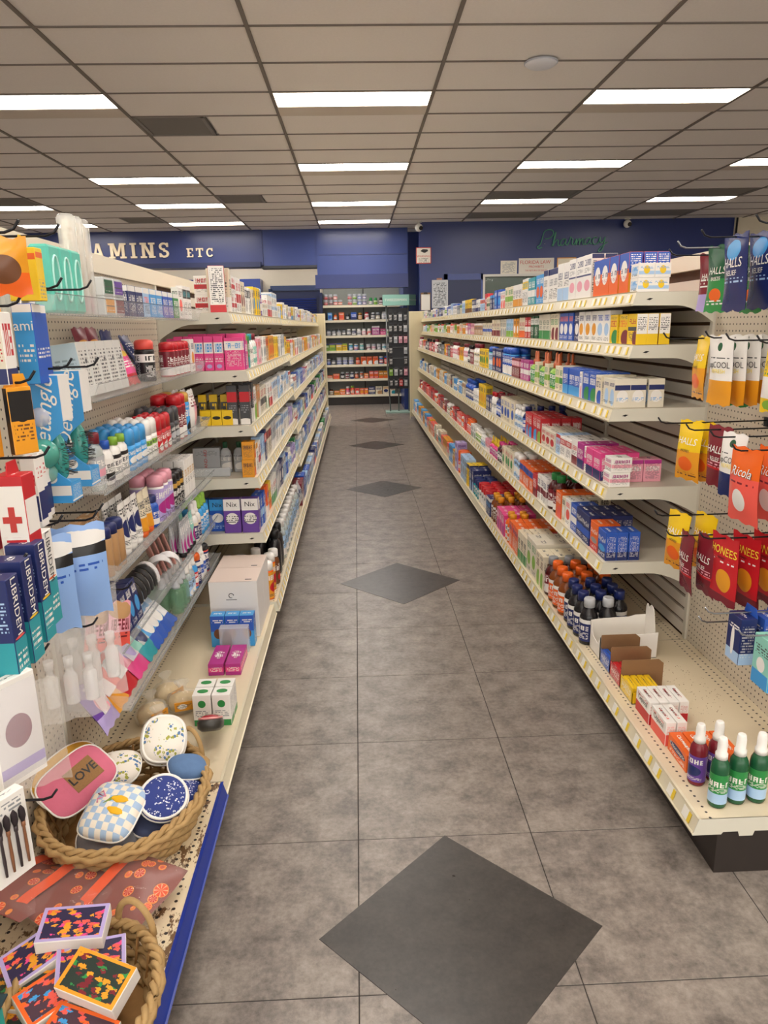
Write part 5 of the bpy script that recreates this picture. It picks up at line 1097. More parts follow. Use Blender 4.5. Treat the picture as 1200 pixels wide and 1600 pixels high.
# tweezer spinner rack
RX0, RX1, RYy = .60, .985, 13.9
r = empty('spinner_rack', ((RX0+RX1)/2, RYy, 0)); tag(r, 'grey wire display rack with mint header at the aisle end', 'display rack')
GM = mat('#7d8081', .4, .5); MINT = mat('#8fc2b4', .5)
b = MB(); b.box(RX0-.06, RX1+.03, RYy-.16, RYy+.18, .0, .025); b.build('base_plate', mat('#93b0a6', .5), r)
for (x0, x1) in ((RX0+.03, RX0-.02), (RX1-.02, RX1), ): b = MB(); b.tube([(x0 if x0 < .8 else x1, RYy-.02, .02), (x1, RYy-.02, 1.0), (x1-.0, RYy-.02, 1.98)], .013, 8); b.build('post', GM, r)
b = MB(); b.tube([((RX0+RX1)/2, RYy+.03, .02), ((RX0+RX1)/2, RYy+.03, 1.95)], .012, 8); b.build('post', GM, r)
b = MB(); b.box(RX0+.01, RX1, RYy+.0, RYy+.006, .45, 1.93); b.build('back_sheet', mat('#34353a', .5), r)
for i in range(7): z = .62+.2*i; b = MB(); b.tube([(RX0-.02, RYy-.025, z), (RX1, RYy-.025, z)], .006, 6); b.build('cross_bar', GM, r)
b = MB(); b.prism([(RX0-.09, RYy-.12), (RX1+.015, RYy-.10), (RX1+.15, RYy+.06), (RX1+.12, RYy+.12), (RX0-.06, RYy+.1)], 'z', 1.975, 2.165); hd = b.build('header_box', MINT, r)
hl = lettering('TWEEZERMAN', .062, WHT, r, (-.04, -.1135, 2.07), (PI/2, 0, .04))
lettering('TWEEZERMAN', .034, WHT, r, (RX1+.083-(RX0+RX1)/2, -.022, 2.07), (PI/2, 0, math.atan2(.16, .135)))
rnd = random.Random(11); cols = ['charcoal', 'rose', 'grey', 'charcoal', 'silver', 'black', 'charcoal']
for i in range(7):
    for j in range(4):
        z = 1.80-.2*i; x = RX0+.05+j*.093
        if i in (3, 4) and j in (1, 2): continue
        c = rnd.choice(cols) if not (i == 5 and j == 0) and not (i == 6 and j == 2) else ('lime' if i == 5 else 'red')
        p = p_box(6.5, 15, 1.6, c, 'black' if c != 'black' else 'grey', 'white', 5, 'card'); p2 = dict(p); p2['name'] = 'tweezer_pack'; p2['cat'] = 'tweezer pack'
        FK[0] += 1; place(p2, (x, RYy-.045, z-.1), 0, '%s tweezer pack, %s row down, %s column of mint-topped rack' % (cname(c), ORD[i], ORD[j]), 'tweezer packs on the wire rack')
# ---- signs and wall things
def slab_letter(ch, S, t):
    """one bold slab-serif capital of height S as polygons in the x-z plane; returns (list of polygons, width)"""
    st = S*.2; sf = S*.12; P = []
    def R(x0, z0, x1, z1): P.append([(x0, z0), (x1, z0), (x1, z1), (x0, z1)])
    def serif(x, z0, wd=.32): R(x-S*wd/2, z0, x+S*wd/2, z0+sf)
    def stem(x): R(x-st/2, 0, x+st/2, S); serif(x, 0, .44); serif(x, S-sf, .44)
    def diag(x0, z0, x1, z1, w_): P.append([(x0-w_/2, z0), (x0+w_/2, z0), (x1+w_/2, z1), (x1-w_/2, z1)])
    def arc(cx, cz, ro, ri, a0, a1, n=10, sq=1.):
        for i in range(n):
            a, b_ = a0+(a1-a0)*i/n, a0+(a1-a0)*(i+1)/n
            P.append([(cx+ro*math.cos(a), cz+ro*sq*math.sin(a)), (cx+ro*math.cos(b_), cz+ro*sq*math.sin(b_)), (cx+ri*math.cos(b_), cz+(ro*sq-(ro-ri)*.8)*math.sin(b_)), (cx+ri*math.cos(a), cz+(ro*sq-(ro-ri)*.8)*math.sin(a))])
    if ch == 'I': stem(S*.22); w_ = S*.44
    elif ch == 'T': stem(S*.42); R(0, S-sf, S*.84, S); R(0, S-sf*2.4, sf, S); R(S*.84-sf, S-sf*2.4, S*.84, S); w_ = S*.84
    elif ch == 'E': stem(S*.2); R(S*.1, 0, S*.74, sf); R(S*.1, S-sf, S*.74, S); R(S*.1, S*.5-sf/2, S*.5, S*.5+sf/2); R(S*.74-sf, 0, S*.74, S*.3); R(S*.74-sf, S*.7, S*.74, S); w_ = S*.74
    elif ch == 'V': diag(S*.2, S, S*.46, 0, st); diag(S*.74, S, S*.5, 0, st*.8); serif(S*.2, S-sf, .4); serif(S*.76, S-sf, .36); w_ = S*.95
    elif ch == 'A': diag(S*.2, 0, S*.44, S, st*.7); diag(S*.74, 0, S*.5, S, st); R(S*.3, S*.26, S*.64, S*.26+sf); serif(S*.2, 0, .36); serif(S*.76, 0, .42); w_ = S*.95
    elif ch == 'M': stem(S*.2); stem(S*.98); diag(S*.3, S, S*.56, S*.15, st); diag(S*.86, S, S*.6, S*.15, st*.8); w_ = S*1.2
    elif ch == 'N': stem(S*.2); stem(S*.78); diag(S*.22, S, S*.76, 0, st); w_ = S*.98
    elif ch == 'C': arc(S*.42, S*.5, S*.42, S*.24, .6, 2*PI-.6, 14, 1.19); R(S*.62, S*.66, S*.76, S*.98); w_ = S*.8
    elif ch == 'S':
        arc(S*.37, S*.735, S*.33, S*.17, .5, PI*1.5, 10, .8); arc(S*.37, S*.265, S*.33, S*.17, -PI*.5-2*PI+2*PI, PI*.5, 10, .8); arc(S*.37, S*.265, S*.33, S*.17, PI*1.05, PI*1.5, 5, .8); P.append([(S*.33, S*.39), (S*.44, S*.39), (S*.44, S*.61), (S*.33, S*.61)]); R(S*.56, S*.7, S*.68, S*.97); R(S*.05, S*.03, S*.17, S*.3); w_ = S*.74
    return P, w_
LETM = mat('#f0dfc0', .55)
r = empty('wall_sign', (-4.1, YL, 2.83)); tag(r, 'raised cream slab-serif lettering on the blue soffit', 'sign')
def sign_text(t, x, z, S, gap, x1):
    ws = [slab_letter(c_, S, 0)[1] for c_ in t]; sp = (x1-x-sum(ws))/(len(t)-1)
    for c_, wd in zip(t, ws):
        b = MB()
        for i, pl in enumerate(slab_letter(c_, S, 0)[0]): b.prism([(x+p[0], z+p[1]) for p in pl], 'y', YL-.03-.0004*i, YL-.002)
        o = b.build('letter_'+c_.lower(), LETM, r); x += wd+sp
sign_text('VITAMINS', -5.42, 2.865, .255, .1, -3.27); sign_text('ETC', -2.965, 2.865, .15, .05, -2.5)
# neon script sign
NEO = mat('#4f9a78', .3); r = empty('neon_sign', (3.75, YR-.04, 2.9)); tag(r, 'green script neon tubing sign high on the blue wall', 'sign')
def bez(pts, n=10):
    out = []
    for i in range(0, len(pts)-3, 3):
        a, b_, c_, d_ = [Vector((p[0], 0, p[1])) for p in pts[i:i+4]]
        for k in range(n if i+4 < len(pts) else n+1):
            t = k/n; out.append(a*(1-t)**3+b_*3*t*(1-t)**2+c_*3*t*t*(1-t)+d_*t**3)
    return out
NS = {'P': [(.18, .02), (.02, -.12), (-.1, .02), (.02, .1), (.14, .14), (.16, .5), (.24, .86), (.3, 1.1), (.72, 1.1), (.68, .78), (.64, .5), (.36, .48), (.3, .52)],
      'h': [(.62, .05), (.72, .3), (.8, .75), (.78, .88), (.72, .7), (.68, .3), (.68, .05), (.74, .4), (.92, .52), (.9, .3), (.88, .1), (.92, .02), (1.0, .1)],
      'a': [(1.24, .42), (1.1, .52), (.98, .3), (1.02, .12), (1.08, -.02), (1.2, .1), (1.26, .42), (1.22, .2), (1.24, .02), (1.34, .1)],
      'r': [(1.34, .1), (1.42, .3), (1.44, .45), (1.46, .55), (1.5, .42), (1.56, .46), (1.56, .4), (1.5, .2), (1.54, .02), (1.64, .1)],
      'm': [(1.64, .1), (1.7, .3), (1.72, .45), (1.74, .4), (1.72, .2), (1.72, .1), (1.72, .05), (1.78, .35), (1.9, .55), (1.88, .3), (1.87, .2), (1.86, .1), (1.86, .05), (1.92, .35), (2.04, .55), (2.02, .3), (2.0, .1), (2.04, .0), (2.12, .1)],
      'a2': [(2.34, .42), (2.2, .52), (2.08, .3), (2.12, .12), (2.18, -.02), (2.3, .1), (2.36, .42), (2.32, .2), (2.34, .02), (2.44, .1)],
      'c': [(2.66, .4), (2.56, .56), (2.44, .4), (2.46, .2), (2.5, -.02), (2.64, .0), (2.72, .14)],
      'y': [(2.72, .14), (2.78, .3), (2.78, .4), (2.8, .46), (2.76, .2), (2.84, .02), (2.94, .2), (3.0, .35), (3.02, .45), (3.02, .46), (3.0, .1), (2.96, -.4), (2.78, -.4), (2.7, -.4), (2.72, -.2), (3.14, .14)]}
SC = .385
for k_, pts in NS.items():
    b = MB(); b.tube([(3.18+p.x*SC, YR-.035, 2.865+p.z*SC*.72+p.x*.012) for p in bez(pts)], .0085, 6); b.build('letter_'+k_[0], NEO, r)
for x in (3.3, 3.9, 4.3): b = MB(); b.tube([(x, YR-.03, 2.93), (x, YR+.0, 2.93)], .006, 6); b.build('standoff', mat('silver', .4), r)
def sign_plate(x0, x1, z0, z1, m, label, yy=YR, fr=None, name='wall_notice', t=.012):
    r = empty(name, ((x0+x1)/2, yy, z0)); tag(r, label, 'sign'); b = MB(); b.box(x0, x1, yy-t, yy-.001, z0, z1); b.build('plate', m, r)
    if fr:
        b = MB(); k = .012
        for q in ((x0, x1, z0, z0+k), (x0, x1, z1-k, z1), (x0, x0+k, z0, z1), (x1-k, x1, z0, z1)): b.box(q[0], q[1], yy-t-.002, yy-t+.001, q[2], q[3])
        b.build('border', fr, r)
    return r
REDM = mat('#c23a35', .5)
r = sign_plate(1.075, 1.335, 2.64, 2.905, mat('#e2ddd3', .5), 'small white camera surveillance warning sign with red border', fr=REDM); 
lettering('WARNING', .047, REDM, r, (0, -.0145, .118)); 
b = MB(); b.box(1.10, 1.31, YR-.0142, YR-.0125, 2.655, 2.735); b.build('small_print', pack('#e2ddd3', text=('charcoal', .05, .95, 5)), r)
b = MB(); b.prism([(1.15, 2.845), (1.19, 2.875), (1.27, 2.87), (1.285, 2.845), (1.23, 2.815), (1.2, 2.82)], 'y', YR-.0145, YR-.0125); b.build('camera_picture', BLK, r)
r = sign_plate(2.545, 2.83, 2.44, 2.665, pack('ivory', text=('grey', .1, .9, 14)), 'small framed paper notice left of the red-lettered law sign')
r = sign_plate(2.86, 3.475, 2.435, 2.70, mat('#dcd5c8', .5), 'white plaque with red law lettering above the service window')
lettering('FLORIDA LAW', .082, REDM, r, (-.02, -.0135, .195)); lettering('PROHIBITS', .055, REDM, r, (0, -.0135, .122)); lettering('THE RETURN OF DRUGS', .036, REDM, r, (0, -.0135, .06))
r = sign_plate(3.53, 3.86, 2.44, 2.70, mat('#e3d9c0', .5), 'cream notice right of the red-lettered law sign', fr=mat('amber', .5))
# clipboards
r = empty('clipboard', (1.235, YR-.02, 1.9)); tag(r, 'brown clipboard with blank sheets hanging beside the rack', 'clipboard'); b = MB(); b.box(1.15, 1.32, YR-.03, YR-.022, 1.86, 2.16); b.build('board', mat('#7a5a3a', .6), r); b = MB(); b.box(1.16, 1.31, YR-.034, YR-.0305, 1.865, 2.13); b.build('sheets', mat('#dedbd4', .6), r); b = MB(); b.prism([(1.195, 2.13), (1.275, 2.13), (1.26, 2.165), (1.21, 2.165)], 'y', YR-.04, YR-.0345); b.build('clip', mat('#3c342c', .4, .6), r)
r = empty('posted_notice', (1.485, YR-.03, 1.9)); tag(r, 'long paper list in a clear sleeve on the blue door frame', 'notice'); b = MB(); b.box(1.345, 1.625, YR-.04, YR-.036, 1.9, 2.365); b.build('sheet', pack('silver', text=('charcoal', .08, .92, 20)), r); b = MB(); b.box(1.43, 1.52, YR-.045, YR-.03, 2.365, 2.395); b.build('clip', mat('#a3705a', .5), r)
# security cameras
def seccam(x, y, z, label, rz=0):
    r = empty('security_camera', (x, y, z)); tag(r, label, 'security camera', 'white security cameras')
    b = MB(); b.lathe([(.05, CEIL-.02), (.055, CEIL-.001)], 16, x, y); b.build('mount', mat('#d5d2cb', .4), r)
    b = MB(); b.lathe([(.018, z), (.018, CEIL-.015)], 10, x, y); b.build('stem', mat('#c9c6bf', .4), r)
    b = MB(); prof = [(.066*math.sin(PI*i/10)+.0003, z-.01-.066*math.cos(PI*i/10)) for i in range(11)]; b.lathe(prof, 18, x, y); b.build('ball', mat('#dedbd5', .35), r)
    dx, dy = math.sin(rz), -math.cos(rz); b = MB(); b.tube([(x+dx*.045, y+dy*.045, z-.02), (x+dx*.072, y+dy*.072, z-.027)], .034, 14); b.build('lens', mat('#1a1a1e', .15), r)
seccam(1.115, YR-.16, 3.215, 'white ball security camera at left end of pharmacy wall', .5); seccam(4.67, YR-.16, 3.225, 'white ball security camera right of the neon sign', .3); seccam(-5.75, YL-.2, 3.22, 'white ball security camera far left above the sign', .4)
# lettering on readable cartons along the shelves
# ================================================================== NEAR LEFT: CLEAR TRAYS
ACR = clear('#eef1f2', .16, .05); ACE = clear('#8f9698', .55, .1)
TZ = [1.655, 1.42, 1.15, .885, .65, .45]; TDEP = .205
for i, z in enumerate(TZ):
    ya = 1.86 if i == 0 else 2.08; yb = 3.575; xb = -.95; xf = xb+TDEP
    r = empty('acrylic_tray', (xb, ya, z)); tag(r, 'clear acrylic tray shelf on the left pegboard, %s from the top' % ORD[i], 'tray', 'clear acrylic trays')
    b = MB(); b.box(xb+.001, xf, ya, yb, z-.005, z-.0008); b.build('tray_floor', ACR, r)
    b = MB(); b.prism([(xf-.001, z-.006), (xf+.004, z-.006), (xf+.022, z+.042), (xf+.018, z+.042)], 'y', ya, yb); lp_ = b.build('front_lip', ACR, r)
    b = MB(); b.prism([(xf+.018, z+.0421), (xf+.022, z+.0421), (xf+.0225, z+.0445), (xf+.0185, z+.0445)], 'y', ya, yb); b.build('lip_edge', ACE, lp_)
    b = MB(); b.box(xf-.002, xf+.0045, ya, yb, z-.0085, z-.0062); b.build('floor_edge', ACE, r)
    for yy in (ya, yb-.003): b = MB(); b.prism([(xb+.001, z), (xf, z), (xf+.02, z+.04), (xb+.06, z+.06), (xb+.001, z+.06)], 'y', yy, yy+.003); b.build('end_panel', ACR, r)
    SHX[('T', i)] = (z, TDEP)
SHT = ['top', 'second', 'third', 'fourth', 'fifth', 'lowest']
def tl(i, y, items, back=.01, rz=0., tilt=0.):
    """goods on a clear tray, listed away from the camera; items (proto, n, rows, description[, gap[, stack]])"""
    z = TZ[i]
    for it in items:
        p, n, rows, desc = it[:4]; gap = it[4] if len(it) > 4 else .006; st = it[5] if len(it) > 5 else 1
        w, h, d = p['size']; RUNID[0] += 1
        for k in range(n):
            for q in range(rows):
                x = -.95+TDEP-back-d/2-q*(d+.003)
                if x-d/2 < -.945: continue
                for s_ in range(st):
                    l = desc
                    if n > 1: l += ', %s along' % ORD[k]
                    if rows > 1: l += ', %s' % ('front' if q == 0 else '%s back' % ORD[q])
                    if st > 1: l += ', %s' % ('lower', 'upper')[s_]
                    RUNID[0] += 1; put(p, (x, y+w/2, z+s_*(h+.0006)), PI/2+rz, uniq(l+', %s clear tray' % SHT[i], RUNID[0]), desc if n*rows*st > 1 else None, (tilt, 0))
            y += w+.003
        y += gap
    return y
def bx(w, h, d, c1, c2, c3, style, name='beauty_carton'):
    p = dict(p_box(w, h, d, c1, c2, c3, style)); p['name'] = name; p['cat'] = 'carton'; return p
def pz(w, h, t, d, name='pouch'): return p_pouch(w, h, t, d, name, 'pouch')
# top tray
def case_proto():
    b = MB(); W, H, D = .072, .165, .05
    b.carton(W, D, H, .006); w_ = MB(); w_.lathe([(.014, 0), (.022, .004), (.022, .04), (.016, .055), (.012, .075), (.018, .095), (.02, .115), (.012, .135), (0.001, .14)], 14, 0, 0, .25)
    ring = MB(); pts = [(.021*math.cos(a), -D/2-.001, .085+.055*math.sin(a)) for a in [2*PI*k/20 for k in range(20)]]; ring.tube(pts, .003, 5, closed=True)
    return proto('brush_case', [('brush_case', b.mesh('brush_case', mat('#5fc3b0', .3), fix=False), None, (0, 0, 0)), ('window_rim', ring.mesh('window_rim', mat('#b6e6dc', .3)), 0, (0, 0, 0))], (W, H, D), 'brush case')
tl(0, 1.925, [(case_proto(), 3, 1, 'mint green vented brush case')], .012)
p = proto('clear_tube_pack', [], (.05, .27, .05), 'tube pack')
tb = MB(); tb.lathe([(.024, 0), (.025, .004), (.025, .262), (.02, .27)], 14); ti = MB(); ti.lathe([(.016, .004), (.016, .25), (.01, .258)], 12)
p['parts'] = [('clear_tube_pack', tb.mesh('clear_tube_pack', clear('#f2f2ee', .35, .12)), None, (0, 0, 0)), ('contents', ti.mesh('contents', pack('ivory', band=('rose', .02, .2), text=('tan', .3, .9, 30))), 0, (0, 0, 0))]
tl(0, 2.162, [(p, 3, 1, 'tall clear tube of white swabs')], .03)
comp = {}
for c in ('darkgreen', 'purple', 'amber', 'maroon'):
    b = MB(); b.carton(.092, .05, .056, .003); w_ = MB(); w_.box(-.036, .036, -.0275, -.0248, .008, .048)
    comp[c] = proto('eyeshadow_compact', [('eyeshadow_compact', b.mesh('eyeshadow_compact', clear('#e8ecec', .75, .1), fix=False), None, (0, 0, 0)), ('powder', w_.mesh('powder', pack(c, band=('charcoal', .46, .54), text=('white', .1, .2, 10))), 0, (0, 0, 0))], (.092, .056, .05), 'compact')
for (c, y_, q) in (('amber', 2.335, 0), ('darkgreen', 2.335, 1), ('maroon', 2.432, 0), ('purple', 2.432, 1)):
    place(comp[c], (-.79, y_+.046, TZ[0]+q*.0575), PI/2, 'clear boxed eyeshadow compact with %s powder, top clear tray' % cname(c), 'eyeshadow compacts')
y = tl(0, 2.54, [(bx(8.5, 10, 4, 'navy', 'white', 'white', 5, 'cosmetic_carton'), 2, 1, 'navy cosmetic carton with white top'), (bx(7.5, 10, 4, 'paleblue', 'white', 'coral', 5, 'cosmetic_carton'), 1, 1, 'pale blue cosmetic carton'), (bx(8.5, 10, 4, 'sky', 'white', 'white', 5, 'cosmetic_carton'), 2, 1, 'sky blue cosmetic carton'), (bx(8, 10, 4, 'blue', 'white', 'white', 5, 'cosmetic_carton'), 2, 1, 'blue cosmetic carton'), (bx(9, 10, 4, 'green', 'white', 'white', 5, 'cosmetic_carton'), 1, 1, 'green cosmetic carton'), (bx(7.5, 13, 3, 'white', 'coral', 'black', 2, 'cosmetic_carton'), 1, 1, 'white cosmetic carton with coral emblem'), (bx(7.5, 14, 3, 'white', 'black', 'teal', 1, 'cosmetic_carton'), 2, 1, 'white cosmetic carton with black band')])
# second tray
skc = lcarton(7.6, 15.5, 9, pack('#d3d2cd', acc=('charcoal', .7, .66, .12, .03), text=('charcoal', .2, .85, 14)), 'skin_cream_carton', [], pack('#b9cfdd', acc=('blue', .4, .2, .12, .06), text=('#8fa5b3', .45, .75, 14)))
y = tl(1, 2.10, [(skc, 5, 1, 'grey-white skin-cream carton leaning back')], .02, tilt=-.12)
pk = pz(11, 15, 4, dict(base='pink', band=('red', .0, .25), acc=('yellow', .4, .75, .25, .08), text=('white', .4, .6, 16)))
pk2 = pz(12, 20, 3.5, dict(base='magenta', band=('maroon', .5, 1.1), acc=('amber', .4, .75, .3, .05), text=('white', .3, .45, 16)))
nv = pz(12, 19, 3.5, dict(base='navy', band=('blue', .1, .4), text=('white', .5, .8, 16)))
place(pk2, (-.90, 2.62, 1.421), PI/2, 'dark pink pouch at the back of the second clear tray', 'pink pouches', (-.1, 0)); place(pk2, (-.895, 2.50, 1.421), PI/2, 'second dark pink pouch beside it, nearer the camera', 'pink pouches', (-.1, 0))
place(pk, (-.80, 2.56, 1.421), PI/2, 'bright pink pouch leaning at the lip of second tray', 'bright pink pouches', (-.35, 0)); place(pk, (-.80, 2.675, 1.421), PI/2, 'bright pink pouch beside the black bottle, second tray', 'bright pink pouches', (-.35, 0))
place(nv, (-.90, 2.78, 1.421), PI/2, 'navy pouch behind the black bottle, second tray', 'navy pouches', (-.1, 0)); place(nv, (-.83, 2.96, 1.421), PI/2, 'navy pouch between black bottle and red cans', 'navy pouches', (-.45, 0))
tl(1, 2.79, [(p_bot(3.6, 15.5, 'black', 'coral', 'black', 'can', 'white'), 1, 1, 'black body-spray bottle with orange cap')], .02)
tl(1, 3.07, [(p_bot(3.2, 14, 'red', 'red', 'maroon', 'can', 'white'), 5, 1, 'red deodorant body spray can'), (bx(7, 14.5, 4, 'white', 'amber', 'charcoal', 2, 'cosmetic_carton'), 1, 1, 'white carton with amber emblem beside red cans')])
# third tray
y = tl(2, 2.10, [(p_bot(3.6, 17, 'clearc', 'maroon', 'silver', 'flat', 'rose'), 1, 1, 'clear bottle with dark red cap'), (p_bot(3.4, 13.5, 'white', 'blue', 'white', 'flat', 'black'), 1, 1, 'white lotion bottle with blue cap'), (p_bot(3.4, 13.5, 'white', 'lime', 'white', 'flat', 'black'), 2, 1, 'white lotion bottle with green cap')], .012)
y = tl(2, y+.005, [(p_bot(3.2, 14, 'sky', 'sky', 'sky', 'stick', 'white'), 3, 4, 'sky blue deodorant stick'), (p_bot(3.3, 14.5, 'white', 'white', 'white', 'stick', 'lime'), 2, 4, 'white deodorant stick'), (p_bot(3.2, 14, 'red', 'red', 'red', 'stick', 'white'), 3, 3, 'red deodorant stick'), (p_bot(3.4, 15, 'charcoal', 'charcoal', 'charcoal', 'stick', 'silver'), 2, 4, 'charcoal deodorant stick'), (p_bot(3.2, 19, 'red', 'red', 'maroon', 'can', 'white'), 2, 3, 'tall red body spray can'), (p_bot(3.2, 19, 'sky', 'gold', 'sky', 'can', 'black'), 1, 2, 'sky blue can with gold cap'), (pz(12, 19, 3, dict(base='white', acc=('rose', .6, .4, .25, .3), text=('maroon', .6, .9, 14))), 1, 3, 'white cotton pouch with pink print', .01)], .012)
# fourth tray
y = tl(3, 2.09, [(p_bot(2.7, 15.5, 'tan', 'navy', None, 'can'), 3, 1, 'tan lotion bottle with navy cap')], .008)
y = tl(3, 2.10, [(bx(8, 17, 3.5, 'tan', 'brown', 'navy', 4, 'lotion_carton'), 2, 1, 'tan lotion carton behind the tan bottles')], .09)
wt = p_tube(6.5, 17.5, 'white', 'white', 'navy', 2)
y = tl(3, 2.30, [(wt, 3, 2, 'white cream tube with navy oval'), (p_tube(6.5, 16.5, 'cream', 'orange', 'amber', 0), 2, 1, 'cream tube with orange foot'), (p_bot(3., 12, 'blue', 'navy', 'blue', 'bot'), 1, 1, 'small blue lotion bottle')], .02)
y = tl(3, y, [(p_bot(3.2, 18.5, 'white', 'rose', 'lavender', 'can', 'magenta'), 3, 2, 'white and pink aerosol can'), (p_bot(2.6, 15, 'black', 'black', 'black', 'can', 'gold'), 3, 2, 'black and gold aerosol can'), (bx(4.4, 17.5, 4.4, 'white', 'white', 'gold', 0, 'hair_care_carton'), 4, 4, 'white and gold slim hair carton')], .012)
# fifth tray: wipe packs, headbands, mirrors, tubes
y = tl(4, 2.12, [(bx(5.5, 14, 12, 'navy', 'sky', 'white', 2, 'facial_wipe_carton'), 4, 1, 'navy and blue facial wipe carton')], .01, tilt=-.15)
hb = MB()
def band_fn(u, v):
    a = PI*(.05+.9*u)*1.0; rr = .055+.012*math.sin(PI*u); return (rr*math.cos(a)*.95, (v-.5)*.032, .012+rr*math.sin(a)*1.35)
b1 = MB(); b1.grid(band_fn, 16, 2); b2 = MB(); b2.grid(lambda u, v: tuple(Vector(band_fn(u, v))*.93+Vector((0, 0, .003))), 16, 2)
hm = b1; n0 = len(hm.v); hm.v += b2.v; hm.f += [tuple(i+n0 for i in f) for f in b2.f]; hm.uv += b2.uv; hm.mi += b2.mi; hm.sm += b2.sm
hk = proto('hair_band', [('hair_band', hm.mesh('hair_band', mat('#17171a', .55), fix=False), None, (0, 0, 0))], (.13, .09, .034), 'hair band'); hw = proto('hair_band', [('hair_band', hm.mesh('hair_band', mat('#e2dfe0', .6), fix=False), None, (0, 0, 0))], (.13, .09, .034), 'hair band')
for k in range(6): place(hk if k < 5 else hw, (-.83+.0*k, 2.42+.045*k, .651), 0, '%s padded hair band standing on the fifth clear tray, %s along' % ('black' if k < 5 else 'white', ORD[k]), 'hair bands')
for k in range(2): place(hw, (-.80+.02*k, 2.735+.04*k, .668), .35, 'white hair band overhanging the fifth tray lip, %s' % ('nearer', 'farther')[k], 'hair bands', (.5, 0))
mb = MB(); mb.carton(.055, .014, .15, .006); mr = MB(); mr.box(-.02, .02, -.009, -.0068, .03, .13)
mp_ = proto('hand_brush', [('hand_brush', mb.mesh('hand_brush', mat('#c58f86', .3, .3), fix=False), None, (0, 0, 0)), ('pad', mr.mesh('pad', mat('#2a2426', .6)), 0, (0, 0, 0))], (.055, .15, .014), 'hairbrush')
for k in range(4): place(mp_, (-.82+.008*k, 2.80+.045*k, .652), PI/2+.6, 'rose gold cushion brush on the fifth clear tray, %s along' % ORD[k], 'rose gold brushes', (-.3, 0))
y = tl(4, 3.0, [(p_tube(5.5, 16, 'silver', 'black', 'magenta', 4), 3, 2, 'silver conditioner tube with black cap') , (p_tube(5.5, 16, 'mint', 'black', 'magenta', 4), 1, 2, 'mint conditioner tube with black cap'), (p_bot(2.8, 18, 'white', 'white', 'navy', 'spray', 'cream'), 2, 1, 'white hair spray bottle with navy label'), (p_bot(2.8, 18, 'sky', 'lime', 'sky', 'spray', 'white'), 3, 2, 'sky blue spray bottle with green pump')], .012)
# lowest tray
def wipes(c1, c2, c3, label, y, tiltx=-.55, w=14, h=19, x=-.77, rz=0., t=4.):
    tiltx -= .38
    p = p_pouch(w, h, t, dict(base=c1, band=(c2, .0, .3), acc=(c3, .5, .5, .3, .22), text=('white', .8, .9, 14)), 'wipes_pack', 'wipes'); pp_ = dict(p); W, H, T = p['size']
    o = place(pp_, (x, y, .452), PI/2+rz, label, 'packs of wipes', (tiltx, 0))
    b = MB(); b.carton(W*.5, .004, H*.42, .0018); fl_ = link('flap', b.mesh('flap', clear('#ffffff', .55, .1), fix=False), o, (0, -T/2-.0015, H*.28)); return o
wipes('purple', 'lavender', 'rose', 'purple pack hanging out below the orange wipes', 1.985, -.1, 12, 17, -.77)
wipes('orange', 'amber', 'coral', 'orange pack of wipes nearest the camera', 2.10, -.5); wipes('coral', 'red', 'silver', 'coral pack of wipes beside the orange one', 2.22, -.5); wipes('rose', 'pink', 'lavender', 'pink pack of wipes between coral and mint', 2.35, -.5); wipes('mint', 'teal', 'navy', 'mint green pack of wipes', 2.48, -.5)
for k in range(4): wipes('sky' if k < 3 else 'paleblue', 'blue', 'white', 'blue and white pack of wipes, %s along' % ORD[k], 2.57+.06*k, -.42, 12, 18, -.77, 0., 2.4)
y = tl(5, 2.86, [(p_bot(2.7, 15.5, 'clearg', 'silver', None, 'spray'), 3, 3, 'clear green mist spray bottle'), (p_bot(2.7, 16, 'clearc', 'white', 'paleblue', 'spray'), 2, 2, 'clear spray bottle with pale blue label'), (p_bot(2.6, 16, 'sky', 'white', 'red', 'spray'), 1, 2, 'blue spray bottle with red label'), (p_bot(2.8, 15, 'navy', 'orange', 'navy', 'can', 'white'), 1, 2, 'navy can with orange cap'), (p_bot(2.7, 15, 'white', 'white', 'blue', 'spray'), 2, 2, 'white spray bottle with blue label'), (p_bot(3, 14, 'coral', 'black', 'navy', 'can'), 1, 2, 'coral and navy can by the tray end')], .012)
# ------------------------------------------------------------------ cream base shelf, second bay
LB = .1906
bb = lcarton(22, 27.8, 19, pack('paleblue', acc=('grey', .5, .78, .05, .04), text=('charcoal', .72, .74, 40)), 'appliance_carton', [])
WB = mat('#e4e1de', .5, noise=.02)
def whitebox(y, label, h=.278):
    r = empty('appliance_carton', (-.60, y+.11, LB)); tag(r, label, 'carton', 'large white cartons'); b = MB(); b.carton(.225, .20, h, .0015, z0=LB, cx=-.605, cy=y+.10); b.build('box', WB, r, fix=False)
    b = MB(); b.box(-.7175, -.4925, y, y+.20, LB+h+.0002, LB+h+.0012); fl_ = b.build('top_flap', mat('#d9c7bb', .6), r)
    b = MB(); b.box(-.55, -.52, y+.02, y+.03, LB+h+.0013, LB+h+.0018); b.build('barcode', mat('charcoal', .6), fl_)
    for zz in (.21, .08):
        b = MB(); pts = [(-.615+.011*math.cos(a), y-.0012, LB+zz+.011*math.sin(a)) for a in [2*PI*k/16*.85 for k in range(16)]]; b.tube(pts, .0016, 4); b.box(-.64, -.59, y-.001, y-.0004, LB+zz-.022, LB+zz-.019); b.build('logo', mat('charcoal', .6), r)
whitebox(3.195, 'large white carton with two round logos, nearer one'); whitebox(3.398, 'large white carton standing behind the nearer white carton')
sc_ = lcarton(6.4, 15.2, 6, pack('sky', band=('blue', .5, 1.1), acc=('brown', .5, .42, .3, .16), text=('white', .78, .88, 16)), 'sleep_aid_carton', [])
